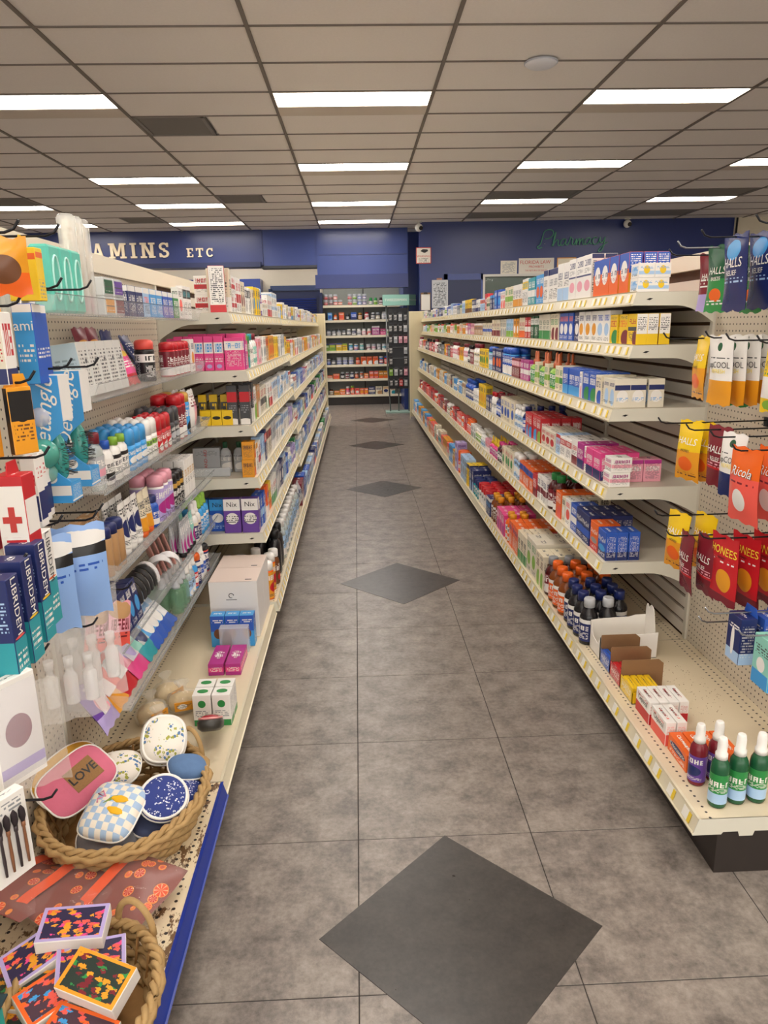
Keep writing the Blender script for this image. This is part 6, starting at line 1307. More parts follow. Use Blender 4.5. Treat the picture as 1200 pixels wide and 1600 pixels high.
for i in range(3): put(sc_, (-.668+.0665*i, 3.12, LB), 0, 'blue carton picturing a bottle before white boxes, %s from wall' % ORD[i], 'blue picture cartons')
r = empty('clear_gift_box', (-.58, 3.0, LB)); tag(r, 'clear lidded plastic box leaning before the blue cartons', 'plastic box')
b = MB(); b.carton(.13, .045, .12, .003, z0=LB, cx=-.585, cy=3.045); b.build('shell', clear('#f0f0f0', .35, .08), r, fix=False); b = MB(); b.lathe([(.001, LB+.01), (.02, LB+.03), (.022, LB+.06), (.012, LB+.09), (.001, LB+.1)], 14, -.62, 3.045, .5); b.build('soap', mat('#3c3a3a', .5), r)
mg = lcarton(6.4, 5.2, 19, pack('magenta', band=('pink', .3, .7), text=('white', .3, .7, 10)), 'eye_care_carton', [('natrol', .03, WHT, 0, -.5, 'top', {'spin': PI/2})])
for i in range(2): put(mg, (-.628+.072*i, 2.90, LB), 0, 'magenta carton lying flat, %s' % ('wall side', 'aisle side')[i], 'magenta cartons', (0, 0))
gc_ = lcarton(6.6, 12.5, 6.2, pack('white', band=('green', -.1, .2), acc=('green', .5, .72, .22, .12), text=('grey', .3, .5, 18)), 'herbal_carton', [])
for i in range(2):
    for j in range(2):
        o = put(gc_, (-.60+.071*i, 2.40+.068*j+.035, LB), 0, 'white carton with round green emblem, %s, %s' % (('front', 'back')[j], ('wall side', 'aisle side')[i]), 'white and green cartons')
        b = MB(); b.lathe([(.02, .1254), (.02, .1262)], 16, 0, 0, .7); link('emblem', b.mesh('emblem', mat('green', .5)), o)
# red eyewear case and yellow sponge packs
r = empty('eyewear_case', (-.545, 2.28, LB)); tag(r, 'red eyewear case with clear lid at the shelf edge', 'eyewear case')
ec = MB(); ec.lathe([(.03, 0), (.042, .01), (.044, .03), (.036, .042)], 20, 0, 0, 2.0, sup=3.)
o = link('shell', ec.mesh('shell', mat('#3b3a36', .4)), r, (0, 0, .055), (-.5, 0, .1))
el = MB(); el.lathe([(.034, .0425), (.03, .05), (.015, .055), (.001, .056)], 20, 0, 0, 2.0, sup=3.); o2 = link('lid', el.mesh('lid', mat('#a3252f', .15)), r, (0, 0, .055), (-.5, 0, .1))
er = MB(); er.tube([(.037*abs(math.cos(a))**.67*math.copysign(1, math.cos(a)), .074*abs(math.sin(a))**.67*math.copysign(1, math.sin(a)), .043) for a in [2*PI*k/28+.01 for k in range(28)]], .004, 5, closed=True); link('rim', er.mesh('rim', mat('#e59a98', .3)), r, (0, 0, .055), (-.5, 0, .1))
sp_ = MB(); sp_.lathe([(.02, 0), (.05, .008), (.056, .03), (.05, .055), (.02, .066), (.001, .068)], 14, 0, 0, .75); spm = sp_.mesh('sponge', mat('#d8bd86', .9, noise=.2, nscale=60, bump=.8))
sb = MB(); sb.lathe([(.03, -.004), (.06, .004), (.066, .03), (.058, .062), (.02, .08), (.012, .092), (.03, .115)], 12, 0, 0, .8); sbm = sb.mesh('clear_bag', clear('#f4efe2', .28, .15))
cdm = MB(); cdm.box(-.035, .035, -.054, -.05, .02, .055); cdm = cdm.mesh('header_card', pack('amber', acc=('white', .4, .5, .25, .3), text=('charcoal', .3, .7, 10)))
for i, (x, y_, a) in enumerate(((-.74, 2.34, .5), (-.80, 2.45, .9), (-.70, 2.53, .3), (-.78, 2.60, 1.2))):
    r = empty('bath_sponge', (x, y_, LB), a); tag(r, 'bagged tan bath sponge with yellow card, %s from the basket' % ORD[i], 'sponge', 'bagged bath sponges'); r.rotation_euler = (0, 0, a)
    for nm, me in (('sponge', spm), ('clear_bag', sbm), ('header_card', cdm)): link(nm, me, r, (0, 0, .005))
# orange aerosol bottles and dark ones at the next bay's corner
oc_ = p_bot(3.2, 21, 'orange', 'white', 'amber', 'can', 'red'); dk = p_bot(3.4, 20, 'brown', 'white', 'brown', 'bot', 'red')
for i, (p_, x, y_, l) in enumerate(((oc_, -.505, 3.66, 'orange sunscreen bottle with white cap, at the base shelf corner'), (oc_, -.51, 3.80, 'orange sunscreen bottle with white cap, second from corner'), (dk, -.50, 3.90, 'brown bottle with red label and white cap'), (dk, -.60, 3.92, 'brown bottle with white cap, inner one'), (p_bot(3.4, 20, 'ivory', 'white', 'ivory', 'bot'), -.66, 3.80, 'off-white bottle behind orange sunscreen'), (p_bot(3.4, 19, 'clearc', 'white', 'white', 'bot'), -.74, 3.82, 'clear bottle near the pegboard, base shelf'))): place(p_, (x, y_, .2056), PI/2, l)
# readable packs standing at the near ends of the left shelves (turned towards the entrance)
nix = lcarton(8.6, 18, 5, pack('purple', band=('white', .66, 1.1), acc=('white', .5, .42, .38, .17), text=('charcoal', .3, .52, 18)), 'lice_treatment_carton', [('Nix', .036, BLK, 0, 15, 'front', {})])
nb = lcarton(8.2, 17, 5, pack('blue', band=('sky', .66, 1.1), acc=('white', .5, .42, .36, .15), text=('paleblue', .08, .2, 18)), 'lice_treatment_carton', [('Nix', .034, BLK, 0, 14, 'front', {})])
for i in range(2): put(nix, (-.66+.092*i, 3.64, .5856), 0, 'purple and white carton facing the entrance, %s' % ('wall side', 'aisle side')[i], 'purple facing cartons')
for i in range(2): put(nb, (-.83+.088*i, 3.68, .5856), 0, 'blue carton facing the entrance beside purple ones, %s' % ('left', 'right')[i], 'blue facing cartons')
yb_ = lcarton(5.2, 7.5, 5, pack('yellow', acc=('black', .5, .5, .4, .12)), 'bandage_tin', [])
yl_ = lcarton(4, 14.5, 3, pack('yellow', band=('charcoal', .1, .75), logo=('yellow', .2, .7, 3)), 'bandage_box', [])
for i in range(3):
    put(yb_, (-.76+.054*i, 3.66, 1.1406), 0, 'small yellow carton at the third shelf end, %s' % ORD[i], 'small yellow cartons')
    put(yl_, (-.79+.056*i, 3.74, 1.1406), .05, 'slim yellow and black carton leaning behind, %s' % ORD[i], 'slim yellow cartons')
cg = lcarton(5, 19.5, 4.5, pack('charcoal', band=('red', .58, .84), acc=('white', .5, .06, .8, .1), text=('grey', .3, .5, 18)), 'brace_carton', [])
for i in range(2): put(cg, (-.625+.062*i, 3.665, 1.1406), 0, 'slim charcoal carton with red panel facing the entrance, %s' % ('left', 'right')[i], 'slim charcoal cartons')
bd = lcarton(14, 13, 5, pack('silver', band=('grey', .0, .2), text=('grey', .7, .9, 18)), 'bandage_carton', [('BAND-AID', .024, REDM, -.5, 6.6, 'front', {'spin': PI/2})])
put(bd, (-.80, 3.80, .8756), 0, 'grey bandage carton with vertical red lettering, fourth shelf end')
for i in range(2): place(p_bot(3, 16, 'silver', 'darkgreen', 'silver', 'flat'), (-.70+.07*i, 3.78, .8756), 0, 'grey bottle with dark green cap, %s' % ('left', 'right')[i], 'green-capped bottles')
r = empty('blister_pack', (-.78, 3.66, .8756)); tag(r, 'clear silver blister pack lying at the fourth shelf end', 'blister pack'); b = MB(); b.carton(.24, .02, .045, .004, z0=.8756, cx=-.78, cy=3.66); b.build('shell', clear('#cfd3d6', .6, .1), r, fix=False)
pkc = lcarton(4.4, 16.5, 8, pack('pink', band=('white', .5, .82), acc=('lavender', .5, .12, .3, .06), logo=('sky', .54, .78, 3), text=('white', .25, .4, 14)), 'hair_removal_carton', [])
for i in range(5): put(pkc, (-.86+.0475*i, 3.665, 1.4106), 0, 'pink carton with white panel facing the entrance, %s from wall' % ORD[i], 'pink facing cartons')
rd = lcarton(7.5, 21.5, 8, pack('red', band=('white', .16, 1.1), text=('charcoal', .2, .95, 24)), 'joint_support_carton', [], pack('red', band=('maroon', .05, .5), logo=('white', .1, .42, 3), acc=('white', .5, .66, .28, .1), text=('charcoal', .6, .72, 30)))
put(rd, (-.665, 3.69, 1.6856), .15, 'tall red and white carton at the top shelf end')
# ------------------------------------------------------------------ hanging goods on the first left bay
def lh(w, h, d, front, side, label, x, y, ztop, texts=(), rz=0., group=None, name='hanging_carton', tab=None, cat='carton'):
    """front faces the aisle, side faces the entrance"""
    p = lcarton(w, h, d, front, name, texts, side, cat); W, H, D = p['size']
    o = put(p, (x, y, ztop-H), PI/2+rz, label, group)
    if tab: tb = MB(); tb.prism([(-W/2, H), (W/2, H), (W/2*.7, H+.025), (-W/2*.7, H+.025)], 'y', -.001, .001); link('hang_tab', tb.mesh('hang_tab', mat(tab, .4)), o)
    return o
og = p_pouch(9, 10.5, 3, dict(base='amber', band=('orange', -.1, .4), acc=('brown', .5, .45, .35, .25)), 'snack_pouch', 'pouch')
place(og, (-.66, 1.46, 1.675), .35, 'orange brown pouch hanging at the top left edge')
lh(3.5, 10.5, 6.2, pack('yellow', band=('orange', .82, .93), text=('grey', .05, .4, 14)), pack('yellow', band=('orange', .78, .9)), 'yellow carton with colour swatches hanging at top left', -.68, 1.60, 1.775, tab='yellow')
for i in range(2): lh(4.2, 13.5, 3.6, pack('white', band=('navy', -.1, .22), logo=('red', .4, .85, 3)), pack('ivory', band=('navy', -.1, .22), text=('red', .3, .9, 20)), 'white toothpaste carton with navy foot, %s' % ('nearer', 'farther')[i], -.68-.03*i, 1.44+.07*i, 1.645, group='white toothpaste cartons', tab='amber')
for i in range(2): lh(4.4, 16.5, 4.2, pack('blue', band=('white', .9, 1.1), text=('white', .3, .45, 20)), pack('sky', band=('white', .9, 1.1), text=('white', .25, .5, 16)), 'blue upright carton with white top, %s' % ('nearer', 'farther')[i], -.69-.02*i, 1.60+.075*i, 1.665, [('ami', .03, WHT, 0, 12, 'left', {})], group='blue upright cartons', tab='white')
# brush boxes with a curved window
SKYP = pack('sky', band=('white', .06, .14), acc=('white', .35, .2, .2, .04), text=('white', .26, .32, 30))
for i in range(2):
    y_, x_ = (1.62, 1.80)[i], (-.68, -.70)[i]; zt = 1.515; H = .285; W = .062
    r = empty('detangling_brush_box', (x_, y_+W/2, zt-H)); tag(r, 'sky blue open-sided box holding a black bristle brush, %s' % ('nearer', 'farther')[i], 'brush box', 'sky blue brush boxes')
    b = MB(); z0 = zt-H; pts = [(x_-.035, z0), (x_+.028, z0), (x_+.028, z0+.05)]
    for k in range(9): a = k/8; pts.append((x_+.028-.05*math.sin(PI*a), z0+.05+.115*a))
    pts += [(x_+.028, zt), (x_-.035, zt)]
    b.prism(pts, 'y', y_, y_+.0025); n = b
    b.uv[-2] = [((p_[0]-x_+.035)/.063*.998+.001, (p_[1]-z0)/H) for p_ in pts][::-1]
    b.build('printed_side', SKYP, r, fix=False)
    b = MB(); b.box(x_-.035, x_+.028, y_+.003, y_+W, z0, z0+.045); b.build('foot', SKYP, r); b = MB(); b.box(x_-.035, x_+.028, y_+.003, y_+W, zt-.10, zt); b.build('head', mat('#e4e2de', .5), r); b = MB(); b.box(x_-.035, x_-.033, y_+.003, y_+W, z0+.045, zt-.10); b.build('back_panel', mat('#e4e2de', .5), r)
    b = MB(); b.lathe([(.012, z0+.046), (.022, z0+.06), (.026, z0+.1), (.02, z0+.14), (.009, z0+.16), (.009, z0+.184)], 12, x_-.008, y_+.033, .8); br_ = b.build('brush', mat('#3f9c92', .2), r)
    b = MB(); rr = random.Random(i)
    for k in range(90): a = rr.uniform(-1.2, 1.2); zz = z0+.06+rr.random()*.075; p0 = Vector((x_-.008+.02*math.cos(a), y_+.033+.018*math.sin(a), zz)); d_ = Vector((math.cos(a), math.sin(a), rr.uniform(-.2, .2)))*.02; b.tube([p0, p0+d_], .0007, 3)
    stuff(b.build('bristles', BLK, br_, fix=False))
    lettering('Detangle', .052, WHT, r, (-.012, -W/2-.0008, .19), (PI/2, -PI/2+.15, 0), shear=.35)
lh(5, 13, 1.6, pack('amber', band=('black', .5, .95), acc=('black', .5, .7, .45, .22), text=('brown', .2, .45, 18)), pack('black'), 'black and amber carded lip balm pack at left edge', -.66, 1.44, 1.505, rz=-.6, tab='amber', name='lip_balm_pack'); lh(5, 13, 1.6, pack('amber', band=('black', .5, .95), text=('brown', .2, .45, 18)), pack('gold'), 'amber carded lip balm pack behind the front one', -.72, 1.42, 1.50, rz=-.6, name='lip_balm_pack')
def ball(x, y, z, rad, m, label):
    b = MB(); b.lathe([(rad*math.sin(PI*i/10)+.0004, z-rad*math.cos(PI*i/10)) for i in range(11)], 18, x, y); o = b.build('toy_ball', m, loc=(x, y, z)); tag(o, label, 'ball')
    return o
ball(-.70, 1.63, 1.425, .024, clear('#e8e6ee', .5, .05), 'clear plastic capsule hanging beside the brush boxes'); ball(-.70, 1.61, 1.345, .034, mat('#4a9a8c', .15), 'shiny teal ball left of the brush boxes'); ball(-.70, 1.62, 1.30, .022, clear('#7fc0b0', .6, .05), 'small clear teal capsule below the teal ball')
for i in range(3): lh(3.2, 15, 3., pack('white', band=('navy', .1, .5), text=('red', .7, .85, 14)), pack('white', band=('navy', .08, .45), logo=('red', .6, .75, 3)), 'white carton with navy stripe above the gloves, %s' % ORD[i], -.68-.012*i, 1.50+.045*i, 1.36, group='white navy-striped cartons')
RC = lh(5.2, 15.5, 5.5, pack('red', band=('white', .25, .7), text=('white', .3, .6, 14)), pack('white', band=('red', .88, 1.1), text=('red', .12, .22, 16)), 'white first aid carton with red cross at left edge', -.665, 1.385, 1.345, tab='red')
b = MB(); b.box(-.0268, -.0262, -.006, .006, .045, .095); b.box(-.0272, -.0269, -.018, .018, .063, .076); link('red_cross', b.mesh('red_cross', REDM), RC)
lh(5.2, 15.5, 5.5, pack('red', text=('white', .3, .6, 14)), pack('red', band=('white', .1, .8)), 'red and white first aid carton behind the front one', -.735, 1.385, 1.35)
# glove packs
gl = p_pouch(12, 23, 3, dict(base='#8fb4ec', band=('black', .68, .8), acc=('white', .5, .86, .6, .08), text=('blue', .52, .62, 20)), 'glove_pack', 'gloves')
for i in range(2): place(gl, (-.665-.04*i, 1.655-.10*i, .94), .55, 'pale blue pack of gloves with black band, %s' % ('farther', 'nearer')[i], 'glove packs')
LTX = lambda c: [('LIBRIDEM', .026, c, 0, 14.5, 'front', {'spin': -PI/2})]
for i in range(3):
    lh(4.6, 20, 5.6, pack('navy', band=('teal', -.1, .42), acc=('coral' if i == 0 else 'yellow', .5, .44, .4, .012), text=('white', .12, .3, 16)), pack('navy', band=('teal', -.1, .42), text=('paleblue', .5, .8, 30)), 'navy and teal tall carton with white lettering, %s' % ('nearest', 'second', 'third')[i], -.64-.005*i, 1.215+.072*i, 1.195+.01*i, LTX(WHT), group='navy and teal tall cartons', name='lotion_carton')
lh(4.8, 20, 5.6, pack('white', band=('teal', -.1, .48), acc=('orange', .5, .5, .4, .012), text=('white', .15, .3, 16)), pack('paleblue', band=('teal', -.1, .48), text=('grey', .55, .85, 30)), 'white and teal tall carton with dark lettering', -.67, 1.44, 1.215, LTX(mat('charcoal', .5)), name='lotion_carton')
# clear travel bottle bags
for i, (y_, z_) in enumerate(((1.74, .68), (1.66, .66))):
    r = empty('travel_bottle_bag', (-.70-.03*i, y_, z_)); tag(r, 'clear zip bag of empty travel bottles, %s one' % ('front', 'rear')[i], 'plastic bag', 'travel bottle bags'); r.rotation_euler = (0, 0, .45)
    pb = pillow(.15, .30, .055, (8, 10), seed=i); o = pb.mesh('bag', clear('#f3f1ee', .22, .12), fix=False); link('bag', o, r, (0, 0, 0), (0, 0, 0))
    for k in range(3): b = MB(); b.lathe([(.016, 0), (.017, .004), (.017, .075), (.009, .085), (.009, .1), (.012, .1), (.012, .122)], 12); link('travel_bottle', b.mesh('travel_bottle', clear('#ffffff', .45, .15)), r, (-.045+.045*k, 0, .05))
    b = MB(); b.box(-.03, .03, -.002, .002, .255, .285); link('colour_card', b.mesh('colour_card', pack('coral', band=('blue', -.1, .4))), r)
fp = p_pouch(7.5, 12.5, 2.2, dict(base='rose', band=('coral', .0, .3), acc=('tan', .5, .8, .5, .2), logo=('maroon', .35, .6, 6), text=('maroon', .15, .3, 14)), 'floral_pack', 'pack')
for i in range(2): place(fp, (-.70-.05*i, 1.935-.04*i, .735), .9, 'pink floral pack hanging before the wipe cartons, %s' % ('right', 'left')[i], 'pink floral packs', (-.25, .25))
# brush sets
wbp = lh(9, 20, 2.4, pack('white', acc=('maroon', .5, .5, .3, .16), band=('lavender', .1, .2)), pack('white', acc=('purple', .5, .6, .3, .12), band=('maroon', .66, .72)), 'white cosmetic brush set box with plum pattern', -.63, 1.18, 1.02, rz=-.5, name='cosmetic_set_box')
b = MB(); b.grid(lambda u, v: ((u-.5)*.09, -.0125-.02*math.sin(PI*u)*math.sin(PI*min(1, v*1.02)), .01+.18*v), 8, 8); link('clear_bubble', b.mesh('clear_bubble', clear('#eceaf2', .3, .08)), wbp)
mbp = lh(7, 16, 2.2, pack('white', text=('grey', .82, .94, 20)), pack('silver', text=('black', .2, .8, 8)), 'white make-up brush pack low at left edge', -.62, 1.085, .85, rz=-.5, name='makeup_brush_pack')
for k_ in range(4):
    b = MB(); x_ = -.022+.0145*k_; b.lathe([(.0022, .02), (.003, .05), (.0024, .09), (.0036, .092), (.0036, .102)], 8, x_, -.0145); bh = link('brush', b.mesh('brush', mat('#8a5a3c' if k_ % 2 else '#3a3034', .4)), mbp)
    b = MB(); b.lathe([(.0034, .102), (.006, .112), (.0055, .124), (.001, .132)], 8, x_, -.0145); link('bristle_head', b.mesh('bristle_head', mat('#2a2024', .9)), bh)
b = pillow(.16, .26, .04, seed=9); r = empty('clear_zip_bag', (-.76, 1.47, .60)); tag(r, 'empty looking clear zip bag above the basket', 'plastic bag'); link('bag', b.mesh('bag', clear('#efece6', .2, .12), fix=False), r, (0, 0, 0), (0, 0, .5))
LHOOK = [(1.46, 1.79, .33, 'at the top left edge'), (1.60, 1.80, .35, 'holding the yellow swatch carton'), (1.5, 1.66, .30, 'holding the toothpaste cartons'), (1.66, 1.70, .32, 'holding the blue upright cartons'), (1.66, 1.53, .32, 'above the nearer brush box'), (1.83, 1.525, .32, 'above the farther brush box'), (1.44, 1.515, .33, 'above the lip balm packs'), (1.46, 1.365, .33, 'above the first aid cartons'), (1.70, 1.17, .32, 'through the nearer gloves'), (1.80, 1.165, .30, 'through the farther gloves'), (1.30, 1.19, .33, 'above the navy cartons'), (1.55, 1.20, .3, 'above the white and teal carton'), (1.70, .99, .30, 'above the travel bottle bags'), (1.98, .89, .29, 'above the floral packs'), (1.62, .93, .32, 'left of the travel bottle bags'), (1.40, .965, .3, 'above the brush set box'), (1.3, .69, .32, 'above the citrus bags'), (1.9, 1.71, .3, 'beside the mint brush cases')]
for i, (y_, z_, L_, t_) in enumerate(LHOOK): hook('L', y_, z_, L_, 'dark wire hook %s' % t_)
# ================================================================== BASKETS AND LOOSE GOODS ON THE WORN BASE SHELF
WICK = mat('#b0905f', .75, noise=.3, nscale=45, bump=.5); WICK2 = mat('#9c7342', .8, noise=.3, nscale=45)
def basket(cx, cy, rx, ry, h, z0, label, handles=(), rows=7, n=48, lean=1.12):
    r = empty('wicker_basket', (cx, cy, z0)); tag(r, label, 'basket', 'wicker baskets')
    b = MB()
    for k in range(rows):
        t = (k+.5)/rows; s = .84+(lean-.84)*t*.9; pts = []
        for j in range(n*2):
            a = 2*PI*j/(n*2); w_ = 1+.022*math.cos(n*a/2*1.0+PI*k); pts.append((cx+rx*s*w_*math.cos(a), cy+ry*s*w_*math.sin(a), z0+h*t+.003*math.sin(n*a/2+PI*k)))
        b.tube(pts, h/rows*.56, 5, closed=True)
    b.build('woven_wall', WICK, r)
    b = MB()
    for j in range(n//2):
        a = 2*PI*j/(n//2)
        b.tube([(cx+rx*.84*math.cos(a), cy+ry*.84*math.sin(a), z0+.002), (cx+rx*.98*math.cos(a), cy+ry*.98*math.sin(a), z0+h*.96)], .004, 4)
    b.build('stakes', WICK2, r)
    b = MB(); b.prism([(cx+rx*.84*math.cos(2*PI*j/32), cy+ry*.84*math.sin(2*PI*j/32)) for j in range(32)], 'z', z0+.0005, z0+.006); b.build('woven_base', WICK2, r)
    b = MB()
    for q in (0, PI): b.tube([(cx+rx*1.02*math.cos(2*PI*j/160)+.006*math.cos(22*2*PI*j/160+q)*math.cos(2*PI*j/160), cy+ry*1.02*math.sin(2*PI*j/160)+.006*math.cos(22*2*PI*j/160+q)*math.sin(2*PI*j/160), z0+h+.006*math.sin(22*2*PI*j/160+q)) for j in range(160)], .0075, 5, closed=True)
    b.build('braided_rim', WICK, r)
    for a in handles:
        b = MB(); c_, s_ = math.cos(a), math.sin(a); px_, py_ = cx+rx*1.04*c_, cy+ry*1.04*s_; tx, ty = -s_, c_
        b.tube([(px_+tx*.05*math.cos(q), py_+ty*.05*math.cos(q), z0+h-.005+.075*math.sin(q)) for q in [PI*k/14 for k in range(15)]], .008, 6); b.build('handle', WICK, r)
    return r
basket(-.705, 1.865, .215, .26, .12, LB, 'oval woven basket full of cosmetic pouches on worn shelf', handles=(.85,))
basket(-.60, 1.20, .145, .19, .10, LB, 'second woven basket with soap cartons, nearest the camera', handles=(1.15,), rows=6, n=36)
def flat_pouch(w, h, t, m, label, loc, rot, name='cosmetic_pouch', outline='round', zipm=None, extra=None, piping=None, pw=2.6):
    """soft zipped pouch; lies in local x-y with its face along +z"""
    r = empty(name, loc); tag(r, label, 'pouch', None); r.rotation_euler = rot
    b = MB(); N = 36; W, H, T = w/2, h/2, t/2
    def ring(s, z):
        out = []
        for k in range(N):
            a = 2*PI*k/N; c_, s_ = math.cos(a), math.sin(a); e = 2./pw
            out.append((math.copysign(abs(c_)**e, c_)*W*s, math.copysign(abs(s_)**e, s_)*H*s, z))
        return out
    prof = [(.0, T), (.35, T*.97), (.65, T*.86), (.85, T*.62), (.96, T*.3), (1., 0), (.96, -T*.3), (.85, -T*.62), (.5, -T*.9), (.0, -T)]
    n0 = 0
    for s, z in prof: b.v += ring(max(s, .001), z)
    for j in range(len(prof)-1):
        for k in range(N):
            k2 = (k+1) % N; ids = (j*N+k, j*N+k2, (j+1)*N+k2, (j+1)*N+k)
            b.face(ids, [((b.v[q][0]/w+.5)*.998+.001, b.v[q][1]/h+.5) for q in ids], 0, True)
    link('body', b.mesh('body', m), r)
    b = MB(); b.tube([(q[0]*1.005, q[1]*1.005, q[2]) for q in ring(1., 0)], .0028, 5, closed=True); link('zip_seam', b.mesh('zip_seam', zipm or WHT), r)
    if piping: b = MB(); b.tube([(q[0], q[1], q[2]) for q in ring(.93, T*.48)], .0045, 6, closed=True); link('piping', b.mesh('piping', piping), r)
    if extra: extra(r, T)
    return r
def check_mat():
    m, N, L, b = new_mat('blue_white_check'); uv = N.new('ShaderNodeUVMap'); ck = N.new('ShaderNodeTexChecker'); ck.inputs['Scale'].default_value = 9; ck.inputs['Color1'].default_value = C('#a9c4e2'); ck.inputs['Color2'].default_value = C('#f0e8da'); L.new(uv.outputs[0], ck.inputs['Vector']); L.new(ck.outputs[0], b.inputs['Base Color']); b.inputs['Roughness'].default_value = .8; return m
def floral_mat(name, base, cols, sc, size):
    m, N, L, b = new_mat(name); h = G(m.node_tree); uv = N.new('ShaderNodeUVMap'); v = N.new('ShaderNodeTexVoronoi'); v.inputs['Scale'].default_value = sc; L.new(uv.outputs[0], v.inputs['Vector'])
    mk = h.m('LESS_THAN', v.outputs['Distance'], size); v2 = N.new('ShaderNodeTexVoronoi'); v2.inputs['Scale'].default_value = sc/3.2; L.new(uv.outputs[0], v2.inputs['Vector'])
    mk = h.m('MULTIPLY', mk, h.m('LESS_THAN', v2.outputs['Distance'], .5)); sp = N.new('ShaderNodeSeparateColor'); L.new(v.outputs['Color'], sp.inputs[0])
    c = h.mix(h.m('GREATER_THAN', sp.outputs[0], .5), C(cols[0]), C(cols[1])); L.new(h.mix(mk, C(base), c), b.inputs['Base Color']); b.inputs['Roughness'].default_value = .85; return m
def lemons(r, T):
    ym = mat('#f0b81c', .5); 
    for (x, y_, a) in ((.02, .022, .3), (.022, -.01, .1)):
        b = MB(); b.lathe([(.001, -.026), (.008, -.02), (.014, 0), (.008, .02), (.001, .027)], 12); link('lemon_applique', b.mesh('lemon_applique', ym), r, (x, y_, T*.94), (PI/2, .2, a+1.2), (1, .25, 1))
    b = MB(); b.prism([(-.02, .0), (.0, .012), (.012, .03), (-.004, .022)], 'z', T*.9, T*.99); link('leaf_applique', b.mesh('leaf_applique', mat('#7d9440', .7)), r, (0, 0, 0))
    b = MB(); b.tube([(-.02, .02, T*.97), (-.035, .035, T*.95), (-.045, .025, T*.95), (-.022, .02, T*.97), (-.04, .01, T*.95), (-.035, .0, T*.95)], .0022, 5); link('bow_applique', b.mesh('bow_applique', mat('#d98aa6', .7)), r)
def love(r, T):
    b = MB(); b.box(-.045, .045, -.035, .035, T*.86, T*.98+.0008); link('burlap_patch', b.mesh('burlap_patch', mat('#9a744a', .95, noise=.25, nscale=200)), r, (.02, .0, 0)); lettering('LOVE', .036, BLK, r, (.02, 0, T*.98+.0016), (0, 0, 0), bold=.0006)
# goods in the first basket (they lean on its walls and on each other)
flat_pouch(.24, .15, .03, mat('#dca93c', .85, noise=.08, nscale=40, bump=.3), 'mustard yellow fabric pouch at the back left of the basket', (-.875, 1.90, .345), (.75, -.1, 1.15))
flat_pouch(.21, .15, .02, mat('#d6708a', .85, noise=.08, nscale=40, bump=.3), 'pink fabric pouch with burlap word patch in the basket', (-.835, 1.85, .36), (.6, -.25, .95), extra=love, pw=3.6)
flat_pouch(.155, .165, .075, check_mat(), 'blue and white checked pouch with lemons in the basket', (-.70, 1.735, .335), (.42, .05, -.25), extra=lemons, pw=4.)
flat_pouch(.17, .13, .05, mat('#8d8f96', .85, noise=.1, nscale=40, bump=.3), 'grey fabric pouch under the checked one in the basket', (-.72, 1.74, .255), (.2, 0, .3))
flat_pouch(.15, .12, .05, mat('#4a5578', .85, noise=.1, nscale=40, bump=.3), 'slate blue pouch under the navy floral one in the basket', (-.60, 1.79, .262), (.2, .1, .5))
fm = floral_mat('white_blue_floral', '#efe9dd', ('#5f83b0', '#a9aa4e'), 15, .5); bf = floral_mat('blue_white_floral', '#2f3f86', ('#e6e9f2', '#ccd4ea'), 24, .4)
flat_pouch(.15, .13, .06, fm, 'white floral oval pouch behind the checked one', (-.76, 1.945, .325), (.35, -.1, .1))
flat_pouch(.135, .155, .06, fm, 'white floral round pouch on top at the back of basket', (-.635, 2.035, .365), (.75, .15, .2), piping=WHT)
flat_pouch(.135, .135, .05, bf, 'round navy pouch with white flowers and white piping', (-.575, 1.785, .335), (.55, .2, .15), piping=WHT, pw=2.)
flat_pouch(.12, .09, .05, mat('#5d7ca6', .9, noise=.2, nscale=25, bump=.6), 'crumpled denim blue pouch behind the navy round one', (-.545, 1.945, .325), (.4, .3, .5)); flat_pouch(.13, .10, .05, bf, 'navy floral pouch half buried at the basket side', (-.545, 1.88, .285), (.3, .35, .4))
# citrus slice bags
def citrus():
    m, N, L, b = new_mat('citrus_print_plastic'); h = G(m.node_tree); uv = N.new('ShaderNodeUVMap'); v = N.new('ShaderNodeTexVoronoi'); v.inputs['Scale'].default_value = 5.; v.inputs['Randomness'].default_value = .7; L.new(uv.outputs[0], v.inputs['Vector'])
    d = v.outputs['Distance']; sp = N.new('ShaderNodeSeparateColor'); L.new(v.outputs['Color'], sp.inputs[0]); disc = h.m('LESS_THAN', d, h.m('MULTIPLY_ADD', sp.outputs[1], .14, .33)); rim = h.m('GREATER_THAN', d, h.m('MULTIPLY_ADD', sp.outputs[1], .14, .285))
    pos = N.new('ShaderNodeVectorMath'); pos.operation = 'SUBTRACT'; mp = N.new('ShaderNodeVectorMath'); mp.operation = 'SCALE'; mp.inputs['Scale'].default_value = 1.; L.new(uv.outputs[0], pos.inputs[0]); L.new(v.outputs['Position'], pos.inputs[1]); s2 = N.new('ShaderNodeSeparateXYZ'); L.new(pos.outputs[0], s2.inputs[0])
    seg = h.m('GREATER_THAN', h.m('SINE', h.m('MULTIPLY', h.m('ARCTAN2', s2.outputs[1], s2.outputs[0]), 8.0)), -.75)
    c = h.mix(h.m('GREATER_THAN', sp.outputs[0], .45), C('#e24a12'), C('#c8281e')); c = h.mix(seg, C('#f3b287'), c); c = h.mix(rim, c, C('#ee8a3c')); c = h.mix(disc, C('#8e4f48'), c)
    L.new(c, b.inputs['Base Color']); b.inputs['Roughness'].default_value = .3; b.inputs['Specular IOR Level'].default_value = .4; L.new(h.m('MULTIPLY_ADD', disc, .1, .88), b.inputs['Alpha']); return m
CIT = citrus(); ZIP = mat('#e8500a', .6)
